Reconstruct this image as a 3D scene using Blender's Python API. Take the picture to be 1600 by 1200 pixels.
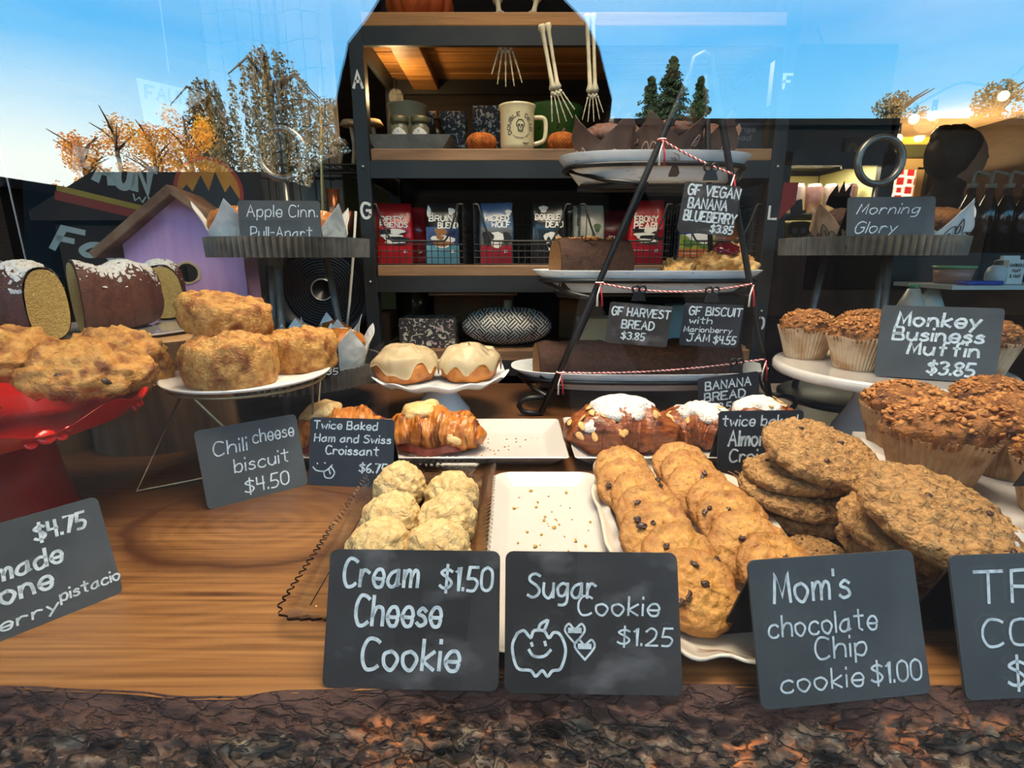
import bpy, bmesh, math, random
from mathutils import Vector, Matrix, Euler, noise
PI = math.pi
for o in list(bpy.data.objects): bpy.data.objects.remove(o)
scn = bpy.context.scene
COL = scn.collection
def R(d): return math.radians(d)
def srgb(c):
    return tuple((v/255/12.92 if v <= 10 else ((v/255+.055)/1.055)**2.4) for v in c[:3])+(1,)

# ---------- camera (z = 0 is the counter top, the shop floor is at -0.95) ----------
F, TH, H = 812.0, R(13.8), .32
CT, ST = math.cos(TH), math.sin(TH)
cam = bpy.data.cameras.new('camera'); camo = bpy.data.objects.new('camera', cam); COL.objects.link(camo)
camo.location = (0, 0, H); camo.rotation_euler = (PI/2-TH, 0, 0)
cam.sensor_width = 36; cam.lens = F/1600*36; cam.clip_start = .01; cam.clip_end = 300
scn.camera = camo
def ray(px, py):
    u = (px-800)/F; v = (py-600)/F
    return u, CT-v*ST, -ST-v*CT
def G(px, py, z=0.0):
    u, a, b = ray(px, py); t = (z-H)/b
    return Vector((u*t, a*t, z))
def D(px, py, y):
    u, a, b = ray(px, py); t = y/a
    return Vector((u*t, y, H+b*t))

# ---------- view, sky ----------
scn.view_settings.view_transform = 'Standard'; scn.view_settings.look = 'None'
scn.view_settings.exposure = 0.15; scn.view_settings.gamma = 1; scn.view_settings.use_curve_mapping = False
SKY = 4.7
w = bpy.data.worlds.new('sky'); scn.world = w; w.use_nodes = True
nt = w.node_tree; N = nt.nodes; L = nt.links; N.clear()
tc = N.new('ShaderNodeTexCoord'); sep = N.new('ShaderNodeSeparateXYZ'); L.new(tc.outputs['Generated'], sep.inputs[0])
rp = N.new('ShaderNodeValToRGB'); L.new(sep.outputs['Z'], rp.inputs[0])
e = rp.color_ramp.elements
e[0].position = 0.0; e[0].color = (.02, .02, .02, 1)
e[1].position = .004; e[1].color = (.62, .80, .86, 1)
for p, c in ((.10, (.44, .74, .87)), (.19, (.20, .57, .87)), (.32, (.10, .44, .82)), (.50, (.50, .68, .88)), (.75, (1.05, 1.03, .98)), (1, (1.15, 1.1, 1.0))):
    n = e.new(p); n.color = c+(1,)
# pale evening glow low on the left
gx = N.new('ShaderNodeMapRange'); L.new(sep.outputs['X'], gx.inputs[0]); gx.inputs[1].default_value = -.22; gx.inputs[2].default_value = -.62
gz = N.new('ShaderNodeMapRange'); L.new(sep.outputs['Z'], gz.inputs[0]); gz.inputs[1].default_value = .28; gz.inputs[2].default_value = .13
mu = N.new('ShaderNodeMath'); mu.operation = 'MULTIPLY'; L.new(gx.outputs[0], mu.inputs[0]); L.new(gz.outputs[0], mu.inputs[1])
nz = N.new('ShaderNodeTexNoise'); nz.inputs['Scale'].default_value = 3.2; nz.inputs['Detail'].default_value = 5
mp = N.new('ShaderNodeMapping'); mp.inputs['Scale'].default_value = (1, 1, 4); L.new(tc.outputs['Generated'], mp.inputs[0]); L.new(mp.outputs[0], nz.inputs[0])
cr = N.new('ShaderNodeMapRange'); L.new(nz.outputs[0], cr.inputs[0]); cr.inputs[1].default_value = .45; cr.inputs[2].default_value = .75; cr.inputs[4].default_value = .16
ad = N.new('ShaderNodeMath'); ad.operation = 'ADD'; ad.use_clamp = True; L.new(mu.outputs[0], ad.inputs[0]); L.new(cr.outputs[0], ad.inputs[1])
gm = N.new('ShaderNodeMath'); gm.operation = 'GREATER_THAN'; gm.inputs[1].default_value = .002; L.new(sep.outputs['Z'], gm.inputs[0])
fm = N.new('ShaderNodeMath'); fm.operation = 'MULTIPLY'; L.new(ad.outputs[0], fm.inputs[0]); L.new(gm.outputs[0], fm.inputs[1])
mx = N.new('ShaderNodeMix'); mx.data_type = 'RGBA'; L.new(fm.outputs[0], mx.inputs[0]); L.new(rp.outputs[0], mx.inputs[6]); mx.inputs[7].default_value = (.80, .86, .80, 1)
bg = N.new('ShaderNodeBackground'); L.new(mx.outputs[2], bg.inputs[0]); bg.inputs[1].default_value = SKY
ow = N.new('ShaderNodeOutputWorld'); L.new(bg.outputs[0], ow.inputs[0])

def lamp(name, kind, loc, power, color, size=.05, rot=None, spot=None):
    l = bpy.data.lights.new(name, kind); l.energy = power; l.color = color
    if kind == 'AREA': l.size = size
    else: l.shadow_soft_size = size
    if spot: l.spot_size = spot; l.spot_blend = .8
    o = bpy.data.objects.new(name, l); COL.objects.link(o); o.location = loc
    if rot: o.rotation_euler = rot
    return o
WARM = (1, .74, .45)
sun = bpy.data.lights.new('sun', 'SUN'); sun.energy = 17; sun.color = (1, .82, .58); sun.angle = R(.6)
suno = bpy.data.objects.new('sun', sun); COL.objects.link(suno); suno.rotation_euler = Vector((.35, -1, -.42)).to_track_quat('-Z', 'Y').to_euler()   # low sun behind the shop: it reaches only the far side of the street
lamp('pendant_light', 'AREA', (.1, .75, 1.36), 17, (1, .86, .66), .8, (R(2), 0, 0)).data.spread = R(100)
lamp('shop_light', 'AREA', (.8, 3.2, 1.35), 16, WARM, .8, (0, 0, 0))

# ---------- materials ----------
MATS = {}
def nd(nt, t, **k):
    n = nt.nodes.new(t)
    for a, v in k.items(): setattr(n, a, v)
    return n
def mt(name, c, c2=None, sc=20, r=.5, b=0, bs=80, m=0, th=(.35, .65), coat=0, sss=0, stretch=None, c3=None, sc3=8, th3=(.55, .7), crack=0, csc=60, det=5, spec=.5, dist=0, em=0, rim=None, rimc=None, trans=0, alpha=1):
    if name in MATS: return MATS[name]
    M = bpy.data.materials.new(name); M.use_nodes = True; t = M.node_tree; n = t.nodes; l = t.links
    B = n['Principled BSDF']; B.inputs['Roughness'].default_value = r; B.inputs['Metallic'].default_value = m
    B.inputs['Coat Weight'].default_value = coat; B.inputs['Coat Roughness'].default_value = .1; B.inputs['Specular IOR Level'].default_value = spec
    if trans: B.inputs['Transmission Weight'].default_value = trans
    if alpha < 1: B.inputs['Alpha'].default_value = alpha
    if sss:
        B.inputs['Subsurface Weight'].default_value = sss; B.inputs['Subsurface Scale'].default_value = .01
    tc = nd(t, 'ShaderNodeTexCoord'); co = tc.outputs['Object']
    if stretch:
        mp = nd(t, 'ShaderNodeMapping'); mp.inputs['Scale'].default_value = stretch; l.new(co, mp.inputs[0]); co = mp.outputs[0]
    def mixc(a, bcol, fac):
        x = nd(t, 'ShaderNodeMix', data_type='RGBA'); l.new(fac, x.inputs[0])
        if hasattr(a, 'links'): l.new(a, x.inputs[6])
        else: x.inputs[6].default_value = a
        x.inputs[7].default_value = bcol; return x.outputs[2]
    def nzf(s, lo, hi, dd=det):
        q = nd(t, 'ShaderNodeTexNoise'); q.inputs['Scale'].default_value = s; q.inputs['Detail'].default_value = dd; q.inputs['Distortion'].default_value = dist
        l.new(co, q.inputs[0]); g = nd(t, 'ShaderNodeMapRange'); l.new(q.outputs[0], g.inputs[0]); g.inputs[1].default_value = lo; g.inputs[2].default_value = hi; return g.outputs[0]
    col = srgb(c)
    if c2: col = mixc(col, srgb(c2), nzf(sc, *th))
    if c3: col = mixc(col, srgb(c3), nzf(sc3, *th3))
    if rim:      # browner towards the rim, as baked biscuits are
        xy = nd(t, 'ShaderNodeVectorMath', operation='MULTIPLY'); l.new(tc.outputs['Object'], xy.inputs[0]); xy.inputs[1].default_value = (1, 1, 0)
        ln = nd(t, 'ShaderNodeVectorMath', operation='LENGTH'); l.new(xy.outputs[0], ln.inputs[0]); g = nd(t, 'ShaderNodeMapRange'); l.new(ln.outputs['Value'], g.inputs[0]); g.inputs[1].default_value = rim[0]; g.inputs[2].default_value = rim[1]; g.inputs[4].default_value = .85
        col = mixc(col, srgb(rimc), g.outputs[0])
    hs = []
    if crack:
        v = nd(t, 'ShaderNodeTexVoronoi', feature='DISTANCE_TO_EDGE'); v.inputs['Scale'].default_value = csc
        q = nd(t, 'ShaderNodeTexNoise'); q.inputs['Scale'].default_value = csc*.8; q.inputs['Detail'].default_value = 3; l.new(co, q.inputs[0])
        va = nd(t, 'ShaderNodeVectorMath', operation='MULTIPLY_ADD'); l.new(q.outputs['Color'], va.inputs[0]); va.inputs[1].default_value = (2.4/csc,)*3; l.new(co, va.inputs[2])
        l.new(va.outputs[0], v.inputs[0])
        g = nd(t, 'ShaderNodeMapRange'); l.new(v.outputs[0], g.inputs[0]); g.inputs[2].default_value = .12; hs.append((g.outputs[0], crack))
        iv = nd(t, 'ShaderNodeMath', operation='MULTIPLY_ADD'); l.new(g.outputs[0], iv.inputs[0]); iv.inputs[1].default_value = -.30; iv.inputs[2].default_value = .30
        dk = srgb(tuple(int(q*.6) for q in c)); col = mixc(col, dk, iv.outputs[0])
    if b:
        q = nd(t, 'ShaderNodeTexNoise'); q.inputs['Scale'].default_value = bs; q.inputs['Detail'].default_value = 6; l.new(co, q.inputs[0]); hs.append((q.outputs[0], b))
    nrm = None
    for hgt, st in hs:
        bp = nd(t, 'ShaderNodeBump'); bp.inputs['Strength'].default_value = min(1, st); bp.inputs['Distance'].default_value = .004*max(1, st); l.new(hgt, bp.inputs['Height'])
        if nrm: l.new(nrm, bp.inputs['Normal'])
        nrm = bp.outputs[0]
    if nrm: l.new(nrm, B.inputs['Normal'])
    if hasattr(col, 'links'): l.new(col, B.inputs['Base Color'])
    else: B.inputs['Base Color'].default_value = col
    if em:
        B.inputs['Emission Color'].default_value = srgb(c); B.inputs['Emission Strength'].default_value = em
    MATS[name] = M; return M

# ---------- mesh helpers ----------
def nb(): return bmesh.new()
def put(name, bm, mat, parent=None, smooth=True, loc=None, rot=None, ang=None):
    me = bpy.data.meshes.new(name); bmesh.ops.recalc_face_normals(bm, faces=bm.faces[:]); bm.to_mesh(me); bm.free()
    for m_ in (mat if isinstance(mat, (list, tuple)) else [mat]): me.materials.append(m_)
    if smooth:
        for p in me.polygons: p.use_smooth = True
        if ang: me.set_sharp_from_angle(angle=R(ang))
    o = bpy.data.objects.new(name, me); COL.objects.link(o)
    if parent: o.parent = parent
    if loc: o.location = loc
    if rot: o.rotation_euler = rot
    return o
def tag(o, label, cat, group=None, kind=None):
    if label: o['label'] = label
    if cat: o['category'] = cat
    if group: o['group'] = group
    if kind: o['kind'] = kind
    return o
def thing(name, label, cat, loc=(0, 0, 0), rz=0, group=None, rot=None):
    o = bpy.data.objects.new(name, None); COL.objects.link(o); o.empty_display_size = .02
    o.location = loc; o.rotation_euler = rot if rot else (0, 0, rz)
    return tag(o, label, cat, group)
def dup(root, loc, rot, label, group=None, scale=None):
    r = root.copy(); COL.objects.link(r); r.location = loc; r.rotation_euler = rot
    if scale: r.scale = scale if hasattr(scale, '__len__') else (scale,)*3
    r['label'] = label
    if group: r['group'] = group
    for ch in list(root.children):
        c = ch.copy(); COL.objects.link(c); c.parent = r
        for g in list(ch.children):
            d = g.copy(); COL.objects.link(d); d.parent = c
    return r
def struct(name, bm, mat, **k):
    o = put(name, bm, mat, **k); o['kind'] = 'structure'; return o
def box(bm, c, s, rot=None, bev=0, mi=0):
    r = bmesh.ops.create_cube(bm, size=1); vs = r['verts']
    M_ = Matrix.Translation(c) @ (Euler(rot).to_matrix().to_4x4() if rot else Matrix()) @ Matrix.Diagonal((s[0], s[1], s[2], 1))
    bmesh.ops.transform(bm, matrix=M_, verts=vs)
    fs = {f for v in vs for f in v.link_faces}
    for f in fs: f.material_index = mi
    if bev:
        es = list({e_ for v in vs for e_ in v.link_edges})
        bmesh.ops.bevel(bm, geom=es, offset=bev, segments=2, affect='EDGES', profile=.5)
def tube(bm, pts, r, n=8, closed=False, mi=0, caps=True):
    P = [Vector(p) for p in pts]; k = len(P); rings = []; prev = None
    for i, p in enumerate(P):
        a = P[(i-1) % k] if (closed or i > 0) else p; b = P[(i+1) % k] if (closed or i < k-1) else p
        t = (b-a)
        if t.length < 1e-9: t = Vector((0, 0, 1))
        t.normalize()
        if prev is None:
            q = Vector((0, 0, 1)) if abs(t.z) < .9 else Vector((1, 0, 0)); nrm = (q-t*q.dot(t)).normalized()
        else:
            nrm = prev-t*prev.dot(t); nrm = nrm.normalized() if nrm.length > 1e-6 else prev
        prev = nrm; bn = t.cross(nrm); rr = r[i] if hasattr(r, '__len__') else r
        rings.append([bm.verts.new(p+(nrm*math.cos(2*PI*j/n)+bn*math.sin(2*PI*j/n))*rr) for j in range(n)])
    for i in range(k if closed else k-1):
        A, B_ = rings[i], rings[(i+1) % k]
        for j in range(n):
            f = bm.faces.new((A[j], A[(j+1) % n], B_[(j+1) % n], B_[j])); f.material_index = mi
    if caps and not closed:
        bm.faces.new(rings[0][::-1]).material_index = mi; bm.faces.new(rings[-1]).material_index = mi
def lathe(bm, prof, n=48, fn=None, mi=0, off=(0, 0, 0)):
    off = Vector(off); rings = []
    for k, (r, z) in enumerate(prof):
        if r <= 1e-6: rings.append([bm.verts.new(off+Vector((0, 0, z)))])
        else:
            ring = []
            for j in range(n):
                a = 2*PI*j/n; rr, zz = fn(a, r, z, k) if fn else (r, z)
                ring.append(bm.verts.new(off+Vector((rr*math.cos(a), rr*math.sin(a), zz))))
            rings.append(ring)
    for A, B_ in zip(rings, rings[1:]):
        if len(A) == 1 and len(B_) == 1: continue
        for j in range(n):
            j2 = (j+1) % n
            if len(A) == 1: f = bm.faces.new((A[0], B_[j2], B_[j]))
            elif len(B_) == 1: f = bm.faces.new((A[j], A[j2], B_[0]))
            else: f = bm.faces.new((A[j], A[j2], B_[j2], B_[j]))
            f.material_index = mi
def grid(bm, nx, ny, fn, mi=0, wrap=False):
    V = [[bm.verts.new(fn(i/(nx-1 if not wrap else nx), j/(ny-1))) for i in range(nx)] for j in range(ny)]
    for j in range(ny-1):
        for i in range(nx if wrap else nx-1):
            i2 = (i+1) % nx
            f = bm.faces.new((V[j][i], V[j][i2], V[j+1][i2], V[j+1][i])); f.material_index = mi
    return V
def fb(p, s, seed=0, o=4):
    return noise.fractal(Vector(p)*s+Vector((seed*7.3, seed*3.1, seed*1.7)), 1, 2, o)
def rough(bm, amp, s, seed=0, o=4, vs=None):
    bm.normal_update()
    for v in (vs or bm.verts[:]): v.co = v.co+v.normal*amp*fb(v.co, s, seed, o)
def xf(bm, M_, vs=None): bmesh.ops.transform(bm, matrix=M_, verts=vs or bm.verts[:])
def crom(P, n=6):
    if len(P) < 3: return P
    out = []; Q = [P[0]]+list(P)+[P[-1]]
    for i in range(1, len(Q)-2):
        a, b, c, d = Q[i-1:i+3]
        for k in range(n):
            t = k/n
            out.append(tuple(.5*((2*b[j])+(-a[j]+c[j])*t+(2*a[j]-5*b[j]+4*c[j]-d[j])*t*t+(-a[j]+3*b[j]-3*c[j]+d[j])*t**3) for j in range(len(b))))
    out.append(P[-1]); return out
def rrect(w_, h_, r, n=5, x0=0, y0=0):
    out = []
    for cx, cy, a0 in ((w_/2-r, h_/2-r, 0), (-w_/2+r, h_/2-r, 90), (-w_/2+r, -h_/2+r, 180), (w_/2-r, -h_/2+r, 270)):
        for k in range(n+1):
            a = R(a0+90*k/n); out.append((x0+cx+r*math.cos(a), y0+cy+r*math.sin(a)))
    return out
def prism(bm, poly, t, mi=0):       # polygon in x-z, thickness t towards +y
    A = [bm.verts.new((x, 0, z)) for x, z in poly]; B_ = [bm.verts.new((x, t, z)) for x, z in poly]; n = len(poly)
    bm.faces.new(A).material_index = mi; bm.faces.new(B_[::-1]).material_index = mi
    for i in range(n): bm.faces.new((A[i], B_[i], B_[(i+1) % n], A[(i+1) % n])).material_index = mi

# ---------- a hand-drawn stroke alphabet: baseline 3, x-height 9, cap d ----------
GL = {'A': '03 4d 83/27 67', 'B': '03 0d/~0d 5d 6b 58 08/~08 58 75 63 03', 'C': '~7c 5d 2d 0a 06 23 53 74', 'D': '03 0d/~0d 4d 7a 76 43 03', 'E': '7d 0d 03 73/08 58', 'F': '7d 0d 03/08 58',
'G': '~7c 5d 2d 0a 06 23 53 75/75 78 48', 'H': '03 0d/73 7d/08 78', 'I': '03 0d', 'J': '~6d 65 43 13 05/2d 8d', 'K': '03 0d/7d 08 73', 'L': '0d 03 63', 'M': '03 1d 45 7d 83', 'N': '03 0d 73 7d',
'O': '~4d 1c 08 14 43 74 88 7c 4d', 'P': '03 0d/~0d 5d 7b 68 07', 'R': '03 0d/~0d 5d 7b 68 08/48 73', 'S': '~7c 4d 1c 1a 58 76 64 33 04', 'T': '0d 8d/4d 43', 'U': '~0d 06 23 53 76 7d', 'V': '0d 43 8d', 'W': '0d 23 5a 83 ad', 'Y': '0d 48 8d/48 43',
'a': '~69 28 05 23 54 69/69 63 74', 'b': '0d 03/~07 29 59 66 43 04', 'c': '~68 49 18 05 23 53 64', 'd': '6d 63/~68 39 07 13 43 65', 'e': '~06 66 59 29 06 23 53 65', 'f': '~6d 4d 3b 33/19 59', 'g': '~68 39 07 14 44 67/~69 62 40 10',
'h': '0d 03/~06 29 59 67 63', 'i': '09 03/0c 0d', 'k': '0d 03/59 06 53', 'l': '0d 03', 'm': '09 03/~06 29 48 43/~46 69 88 83', 'n': '09 03/~06 29 58 63', 'o': '~39 08 05 23 43 66 58 39', 'p': '09 00/~07 29 59 66 43 04',
'r': '09 03/~06 29 58', 's': '~58 39 18 17 46 54 23 04', 't': '3d 34 53/0a 6a', 'u': '~09 05 23 43 66/69 63', 'v': '09 33 69', 'w': '09 23 47 63 89', 'y': '09 34/69 10',
'0': '~3d 0b 05 33 65 6b 3d', '1': '0b 2d 23', '2': '~0b 3d 6b 57 03/03 73', '3': '~0c 3d 6b 38/~38 67 54 23 04', '4': '0d 08 68/5d 53', '5': '6d 1d 08/~08 48 66 43 03', '6': '~5d 1a 05 33 65 37 05', '7': '0d 6d 23', '8': '~38 6b 3d 0b 38 65 33 05 38', '9': '~6a 39 0b 3d 6b 64 33',
'$': '~7b 4c 1b 1a 58 76 54 24 05/4e 42', '.': '03 04', "'": '0d 0b', '-': '08 48', '&': '~73 1a 3d 4b 06 23 66', '!': '0d 06/03 04'}
def strokes(s, slant=0.0):
    x = 0; out = []
    for ch in s:
        if ch == ' ': x += 5; continue
        g = GL.get(ch)
        if not g: continue
        wmax = 0
        for st in g.split('/'):
            sm = st[0] == '~'; pts = [(int(q[0], 36), int(q[1], 36)-3) for q in st.strip('~').split()]
            wmax = max(wmax, max(p[0] for p in pts))
            if sm: pts = crom(pts, 5)
            out.append([(x+p[0]+slant*p[1], p[1]) for p in pts])
        x += wmax+2.6
    return out, max(x-2.6, 1)
def ribbon(bm, pts, wd, y=0.0):     # flat stroke in the x-z plane facing -y
    P = [Vector((p[0], p[1])) for p in pts]; k = len(P)
    if k == 1: P.append(P[0]+Vector((0, wd*.3))); k = 2
    d0 = (P[1]-P[0]).normalized(); d1 = (P[-1]-P[-2]).normalized()
    P[0] = P[0]-d0*wd*.3; P[-1] = P[-1]+d1*wd*.3
    Lr = []
    for i, p in enumerate(P):
        a = P[max(i-1, 0)]; b = P[min(i+1, k-1)]; t = (b-a)
        t = t.normalized() if t.length > 1e-9 else Vector((1, 0)); nn = Vector((-t.y, t.x))
        ww = wd*.5
        if 0 < i < k-1:
            c_ = ((P[i]-a).normalized()).dot(t); ww /= max(c_, .55)
        Lr.append((bm.verts.new((p.x+nn.x*ww, y, p.y+nn.y*ww)), bm.verts.new((p.x-nn.x*ww, y, p.y-nn.y*ww))))
    for i in range(k-1): bm.faces.new((Lr[i][0], Lr[i][1], Lr[i+1][1], Lr[i+1][0]))
def write(bm, s, x0, x1, base, cap, wd=.15, slant=.08, y=0.0):
    st, tot = strokes(s, slant); sx = (x1-x0)/tot; sy = cap/10
    for q in st: ribbon(bm, [(x0+p[0]*sx, base+p[1]*sy) for p in q], wd*cap, y)
CHALK = mt('chalk_marker', (214, 226, 232), (150, 165, 175), sc=160, r=.9, th=(.45, .75))
SLATE = mt('chalkboard', (62, 66, 68), (78, 82, 84), sc=14, r=.6, th=(.4, .8), c3=(92, 97, 100), sc3=9, th3=(.58, .8))
SLATE2 = mt('dark_chalkboard', (34, 38, 46), (46, 50, 58), sc=14, r=.5, th=(.4, .8))
SLATE3 = mt('smudged_chalkboard', (46, 43, 42), (64, 61, 60), sc=14, r=.55, th=(.42, .75), c3=(112, 110, 112), sc3=22, th3=(.54, .82), stretch=(1, 1, 1.6))
BLACKP = mt('black_plastic', (18, 18, 20), r=.4)
def sign(p0, p1, h, lean, texts, label, mat=SLATE, wd=.15, draw=None, stand=True, group='chalkboard price signs', slant=.08, chalk=CHALK, round_=.006):
    p0 = Vector(p0); p1 = Vector(p1); dv = p1-p0; W_ = dv.length; rz = math.atan2(dv.y, dv.x); ry = -math.asin(max(-1, min(1, dv.z/W_)))
    t = thing('chalkboard_sign', label, 'sign', p0, group=group, rot=(0, ry, rz))
    Mx = Matrix.Rotation(-R(lean), 4, 'X')
    bm = nb(); prism(bm, [(x+W_/2, z+h/2) for x, z in rrect(W_, h, round_)], .0022); xf(bm, Mx); pn_ = put('panel', bm, mat, t, smooth=False)
    bm = nb()
    for tx in texts:
        s, a, b, base, cap = tx[:5]
        write(bm, s, a*W_, b*W_, h*(1-base), cap*h, (tx[5] if len(tx) > 5 else wd), slant, -.0004)
    if draw: draw(bm, W_, h)
    if len(bm.faces): xf(bm, Mx); put('lettering', bm, chalk, pn_, smooth=False)
    else: bm.free()
    if stand:
        bm = nb(); zt = h*.93*math.cos(R(lean)); yt = h*.93*math.sin(R(lean))+.003
        A = [(.006, yt, zt), (W_-.006, yt, zt), (W_-.006, yt+h*.34, .0015), (.006, yt+h*.34, .0015)]
        V = [bm.verts.new(a) for a in A]+[bm.verts.new((a[0], a[1]+.0018, a[2])) for a in A]
        for q in ((0, 1, 2, 3), (7, 6, 5, 4), (0, 4, 5, 1), (1, 5, 6, 2), (2, 6, 7, 3), (3, 7, 4, 0)): bm.faces.new([V[i] for i in q])
        put('back_panel', bm, BLACKP, t, smooth=False)
    return t
# ================= the setting =================
DARKWOOD = mt('dark_wall_boards', (52, 40, 33), (36, 28, 24), sc=6, r=.7, stretch=(1, 1, 14), b=.3, bs=40)
bm = nb(); box(bm, (.6, 2.9, -1.0), (7.4, 5.6, .1)); struct('floor', bm, mt('shop_floor', (62, 52, 44), (50, 42, 36), sc=8, r=.5), smooth=False)
bm = nb(); box(bm, (.6, 2.9, 1.5), (7.4, 5.6, .1)); struct('ceiling', bm, mt('shop_ceiling', (150, 128, 100), (135, 112, 86), sc=5, r=.8), smooth=False)
bm = nb(); box(bm, (.6, 5.65, .27), (7.4, .1, 2.36)); struct('wall_back', bm, mt('sage_wall', (104, 114, 84), (94, 104, 76), sc=4, r=.8), smooth=False)
bm = nb(); box(bm, (-3.05, 2.9, .27), (.1, 5.4, 2.36)); struct('wall_left', bm, DARKWOOD, smooth=False)
bm = nb(); box(bm, (4.25, 2.9, .27), (.1, 5.4, 2.36)); struct('wall_right', bm, DARKWOOD, smooth=False)
# street front: wall below and above the pane
STONE = mt('street_wall_paint', (40, 42, 44), (52, 52, 54), sc=6, r=.8)
bm = nb(); box(bm, (.6, .2, -.56), (7.4, .1, .78)); struct('wall_front', bm, STONE, smooth=False)
bm = nb(); box(bm, (.6, .2, 1.49), (7.4, .1, .12)); struct('trim_1', bm, STONE, smooth=False)
G_ = bpy.data.materials.new('window_glass'); G_.use_nodes = True; t_ = G_.node_tree; t_.nodes.clear()
a_ = t_.nodes.new('ShaderNodeBsdfTransparent'); a_.inputs[0].default_value = (.985, .99, .985, 1)
g_ = t_.nodes.new('ShaderNodeBsdfGlossy'); g_.inputs['Roughness'].default_value = 0; g_.inputs[0].default_value = (1, 1, 1, 1)
lw = t_.nodes.new('ShaderNodeLayerWeight'); lw.inputs[0].default_value = .5
pw = t_.nodes.new('ShaderNodeMath'); pw.operation = 'POWER'; pw.inputs[1].default_value = 4; t_.links.new(lw.outputs['Facing'], pw.inputs[0])
f_ = t_.nodes.new('ShaderNodeMath'); f_.operation = 'MULTIPLY_ADD'; f_.inputs[1].default_value = .75; f_.inputs[2].default_value = .125; t_.links.new(pw.outputs[0], f_.inputs[0])
x_ = t_.nodes.new('ShaderNodeMixShader'); o_ = t_.nodes.new('ShaderNodeOutputMaterial')
t_.links.new(f_.outputs[0], x_.inputs[0]); t_.links.new(a_.outputs[0], x_.inputs[1]); t_.links.new(g_.outputs[0], x_.inputs[2]); t_.links.new(x_.outputs[0], o_.inputs[0])
bm = nb(); box(bm, (.6, .2, .63), (7.4, .003, 1.6)); struct('window_1', bm, G_, smooth=False)

bm = nb(); box(bm, (.6, -.32, 1.58), (7.6, 1.0, .05), (R(3), 0, 0)); struct('added_canopy', bm, STONE, smooth=False)     # unseen canopy added over the window to keep skylight off the shelves
# ---------- the slab counter with its live bark edge ----------
def edge_y(x): return .331+.007*math.sin(x*7+.6)+.006*math.sin(x*15+2)+.01*fb((x, 0, 0), 5, 3)
CW = bpy.data.materials.new('slab_wood'); CW.use_nodes = True; t_ = CW.node_tree; l_ = t_.links; B_ = t_.nodes['Principled BSDF']
B_.inputs['Roughness'].default_value = .38; B_.inputs['Coat Weight'].default_value = .25; B_.inputs['Coat Roughness'].default_value = .25
tc = nd(t_, 'ShaderNodeTexCoord')
sp = nd(t_, 'ShaderNodeSeparateXYZ'); l_.new(tc.outputs['Object'], sp.inputs[0])
def mth(op, a, b=None, c=None, cl=False):
    q = nd(t_, 'ShaderNodeMath', operation=op, use_clamp=cl)
    for i, v in enumerate((a, b, c)):
        if v is None: continue
        if hasattr(v, 'links'): l_.new(v, q.inputs[i])
        else: q.inputs[i].default_value = v
    return q.outputs[0]
def nz_(sc, stretch, det=5, dist=0):
    m_ = nd(t_, 'ShaderNodeMapping'); m_.inputs['Scale'].default_value = stretch; l_.new(tc.outputs['Object'], m_.inputs[0])
    q = nd(t_, 'ShaderNodeTexNoise'); q.inputs['Scale'].default_value = sc; q.inputs['Detail'].default_value = det; q.inputs['Distortion'].default_value = dist; l_.new(m_.outputs[0], q.inputs[0]); return q.outputs[0]
# distance from the knot, stretched along the board
dx = mth('MULTIPLY', mth('ADD', sp.outputs[0], .315), .66); dy = mth('ADD', sp.outputs[1], -.585)
dist_ = mth('SQRT', mth('ADD', mth('MULTIPLY', dx, dx), mth('MULTIPLY', dy, dy)))
wob = mth('MULTIPLY', mth('ADD', nz_(8, (.6, 1, 1), 3), -.5), .07)
dist2 = mth('ADD', dist_, wob)
near = nd(t_, 'ShaderNodeMapRange'); l_.new(dist2, near.inputs[0]); near.inputs[1].default_value = .17; near.inputs[2].default_value = .08
ringk = mth('SINE', mth('MULTIPLY', dist2, 330))
ringl = mth('SINE', mth('ADD', mth('MULTIPLY', mth('ADD', sp.outputs[1], mth('MULTIPLY', nz_(2.5, (.5, 1, 1), 3), .22)), 420), mth('MULTIPLY', nz_(14, (.3, 2, 1), 4), 5)))
mixr = nd(t_, 'ShaderNodeMix'); l_.new(near.outputs[0], mixr.inputs[0]); l_.new(ringl, mixr.inputs[2]); l_.new(ringk, mixr.inputs[3])
grain = mth('MULTIPLY_ADD', mixr.outputs[0], .045, nz_(42, (.09, 4, 1), 8, .5))
rr = nd(t_, 'ShaderNodeValToRGB'); l_.new(grain, rr.inputs[0]); ee = rr.color_ramp.elements
ee[0].position = .22; ee[0].color = srgb((84, 52, 28)); ee[1].position = .78; ee[1].color = srgb((164, 118, 70)); q_ = ee.new(.5); q_.color = srgb((138, 94, 52))
# heartwood is darker: a band behind the knot and a ring round it
heart = nd(t_, 'ShaderNodeMapRange'); l_.new(mth('ADD', mth('ADD', sp.outputs[1], mth('MULTIPLY', nz_(3, (.7, 1, 1), 4), .35)), mth('MULTIPLY', sp.outputs[0], -.18)), heart.inputs[0]); heart.inputs[1].default_value = .74; heart.inputs[2].default_value = .86
ringd = nd(t_, 'ShaderNodeMapRange'); l_.new(mth('ABSOLUTE', mth('ADD', dist2, -.098)), ringd.inputs[0]); ringd.inputs[1].default_value = .026; ringd.inputs[2].default_value = .004
hx = mth('MAXIMUM', mth('MULTIPLY', heart.outputs[0], .75), mth('MULTIPLY', ringd.outputs[0], mth('MULTIPLY_ADD', mth('ADD', ringk, 1), .14, .66)))
mh = nd(t_, 'ShaderNodeMix', data_type='RGBA'); l_.new(hx, mh.inputs[0]); l_.new(rr.outputs[0], mh.inputs[6]); mh.inputs[7].default_value = srgb((70, 38, 20))
l_.new(mh.outputs[2], B_.inputs['Base Color'])
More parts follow.
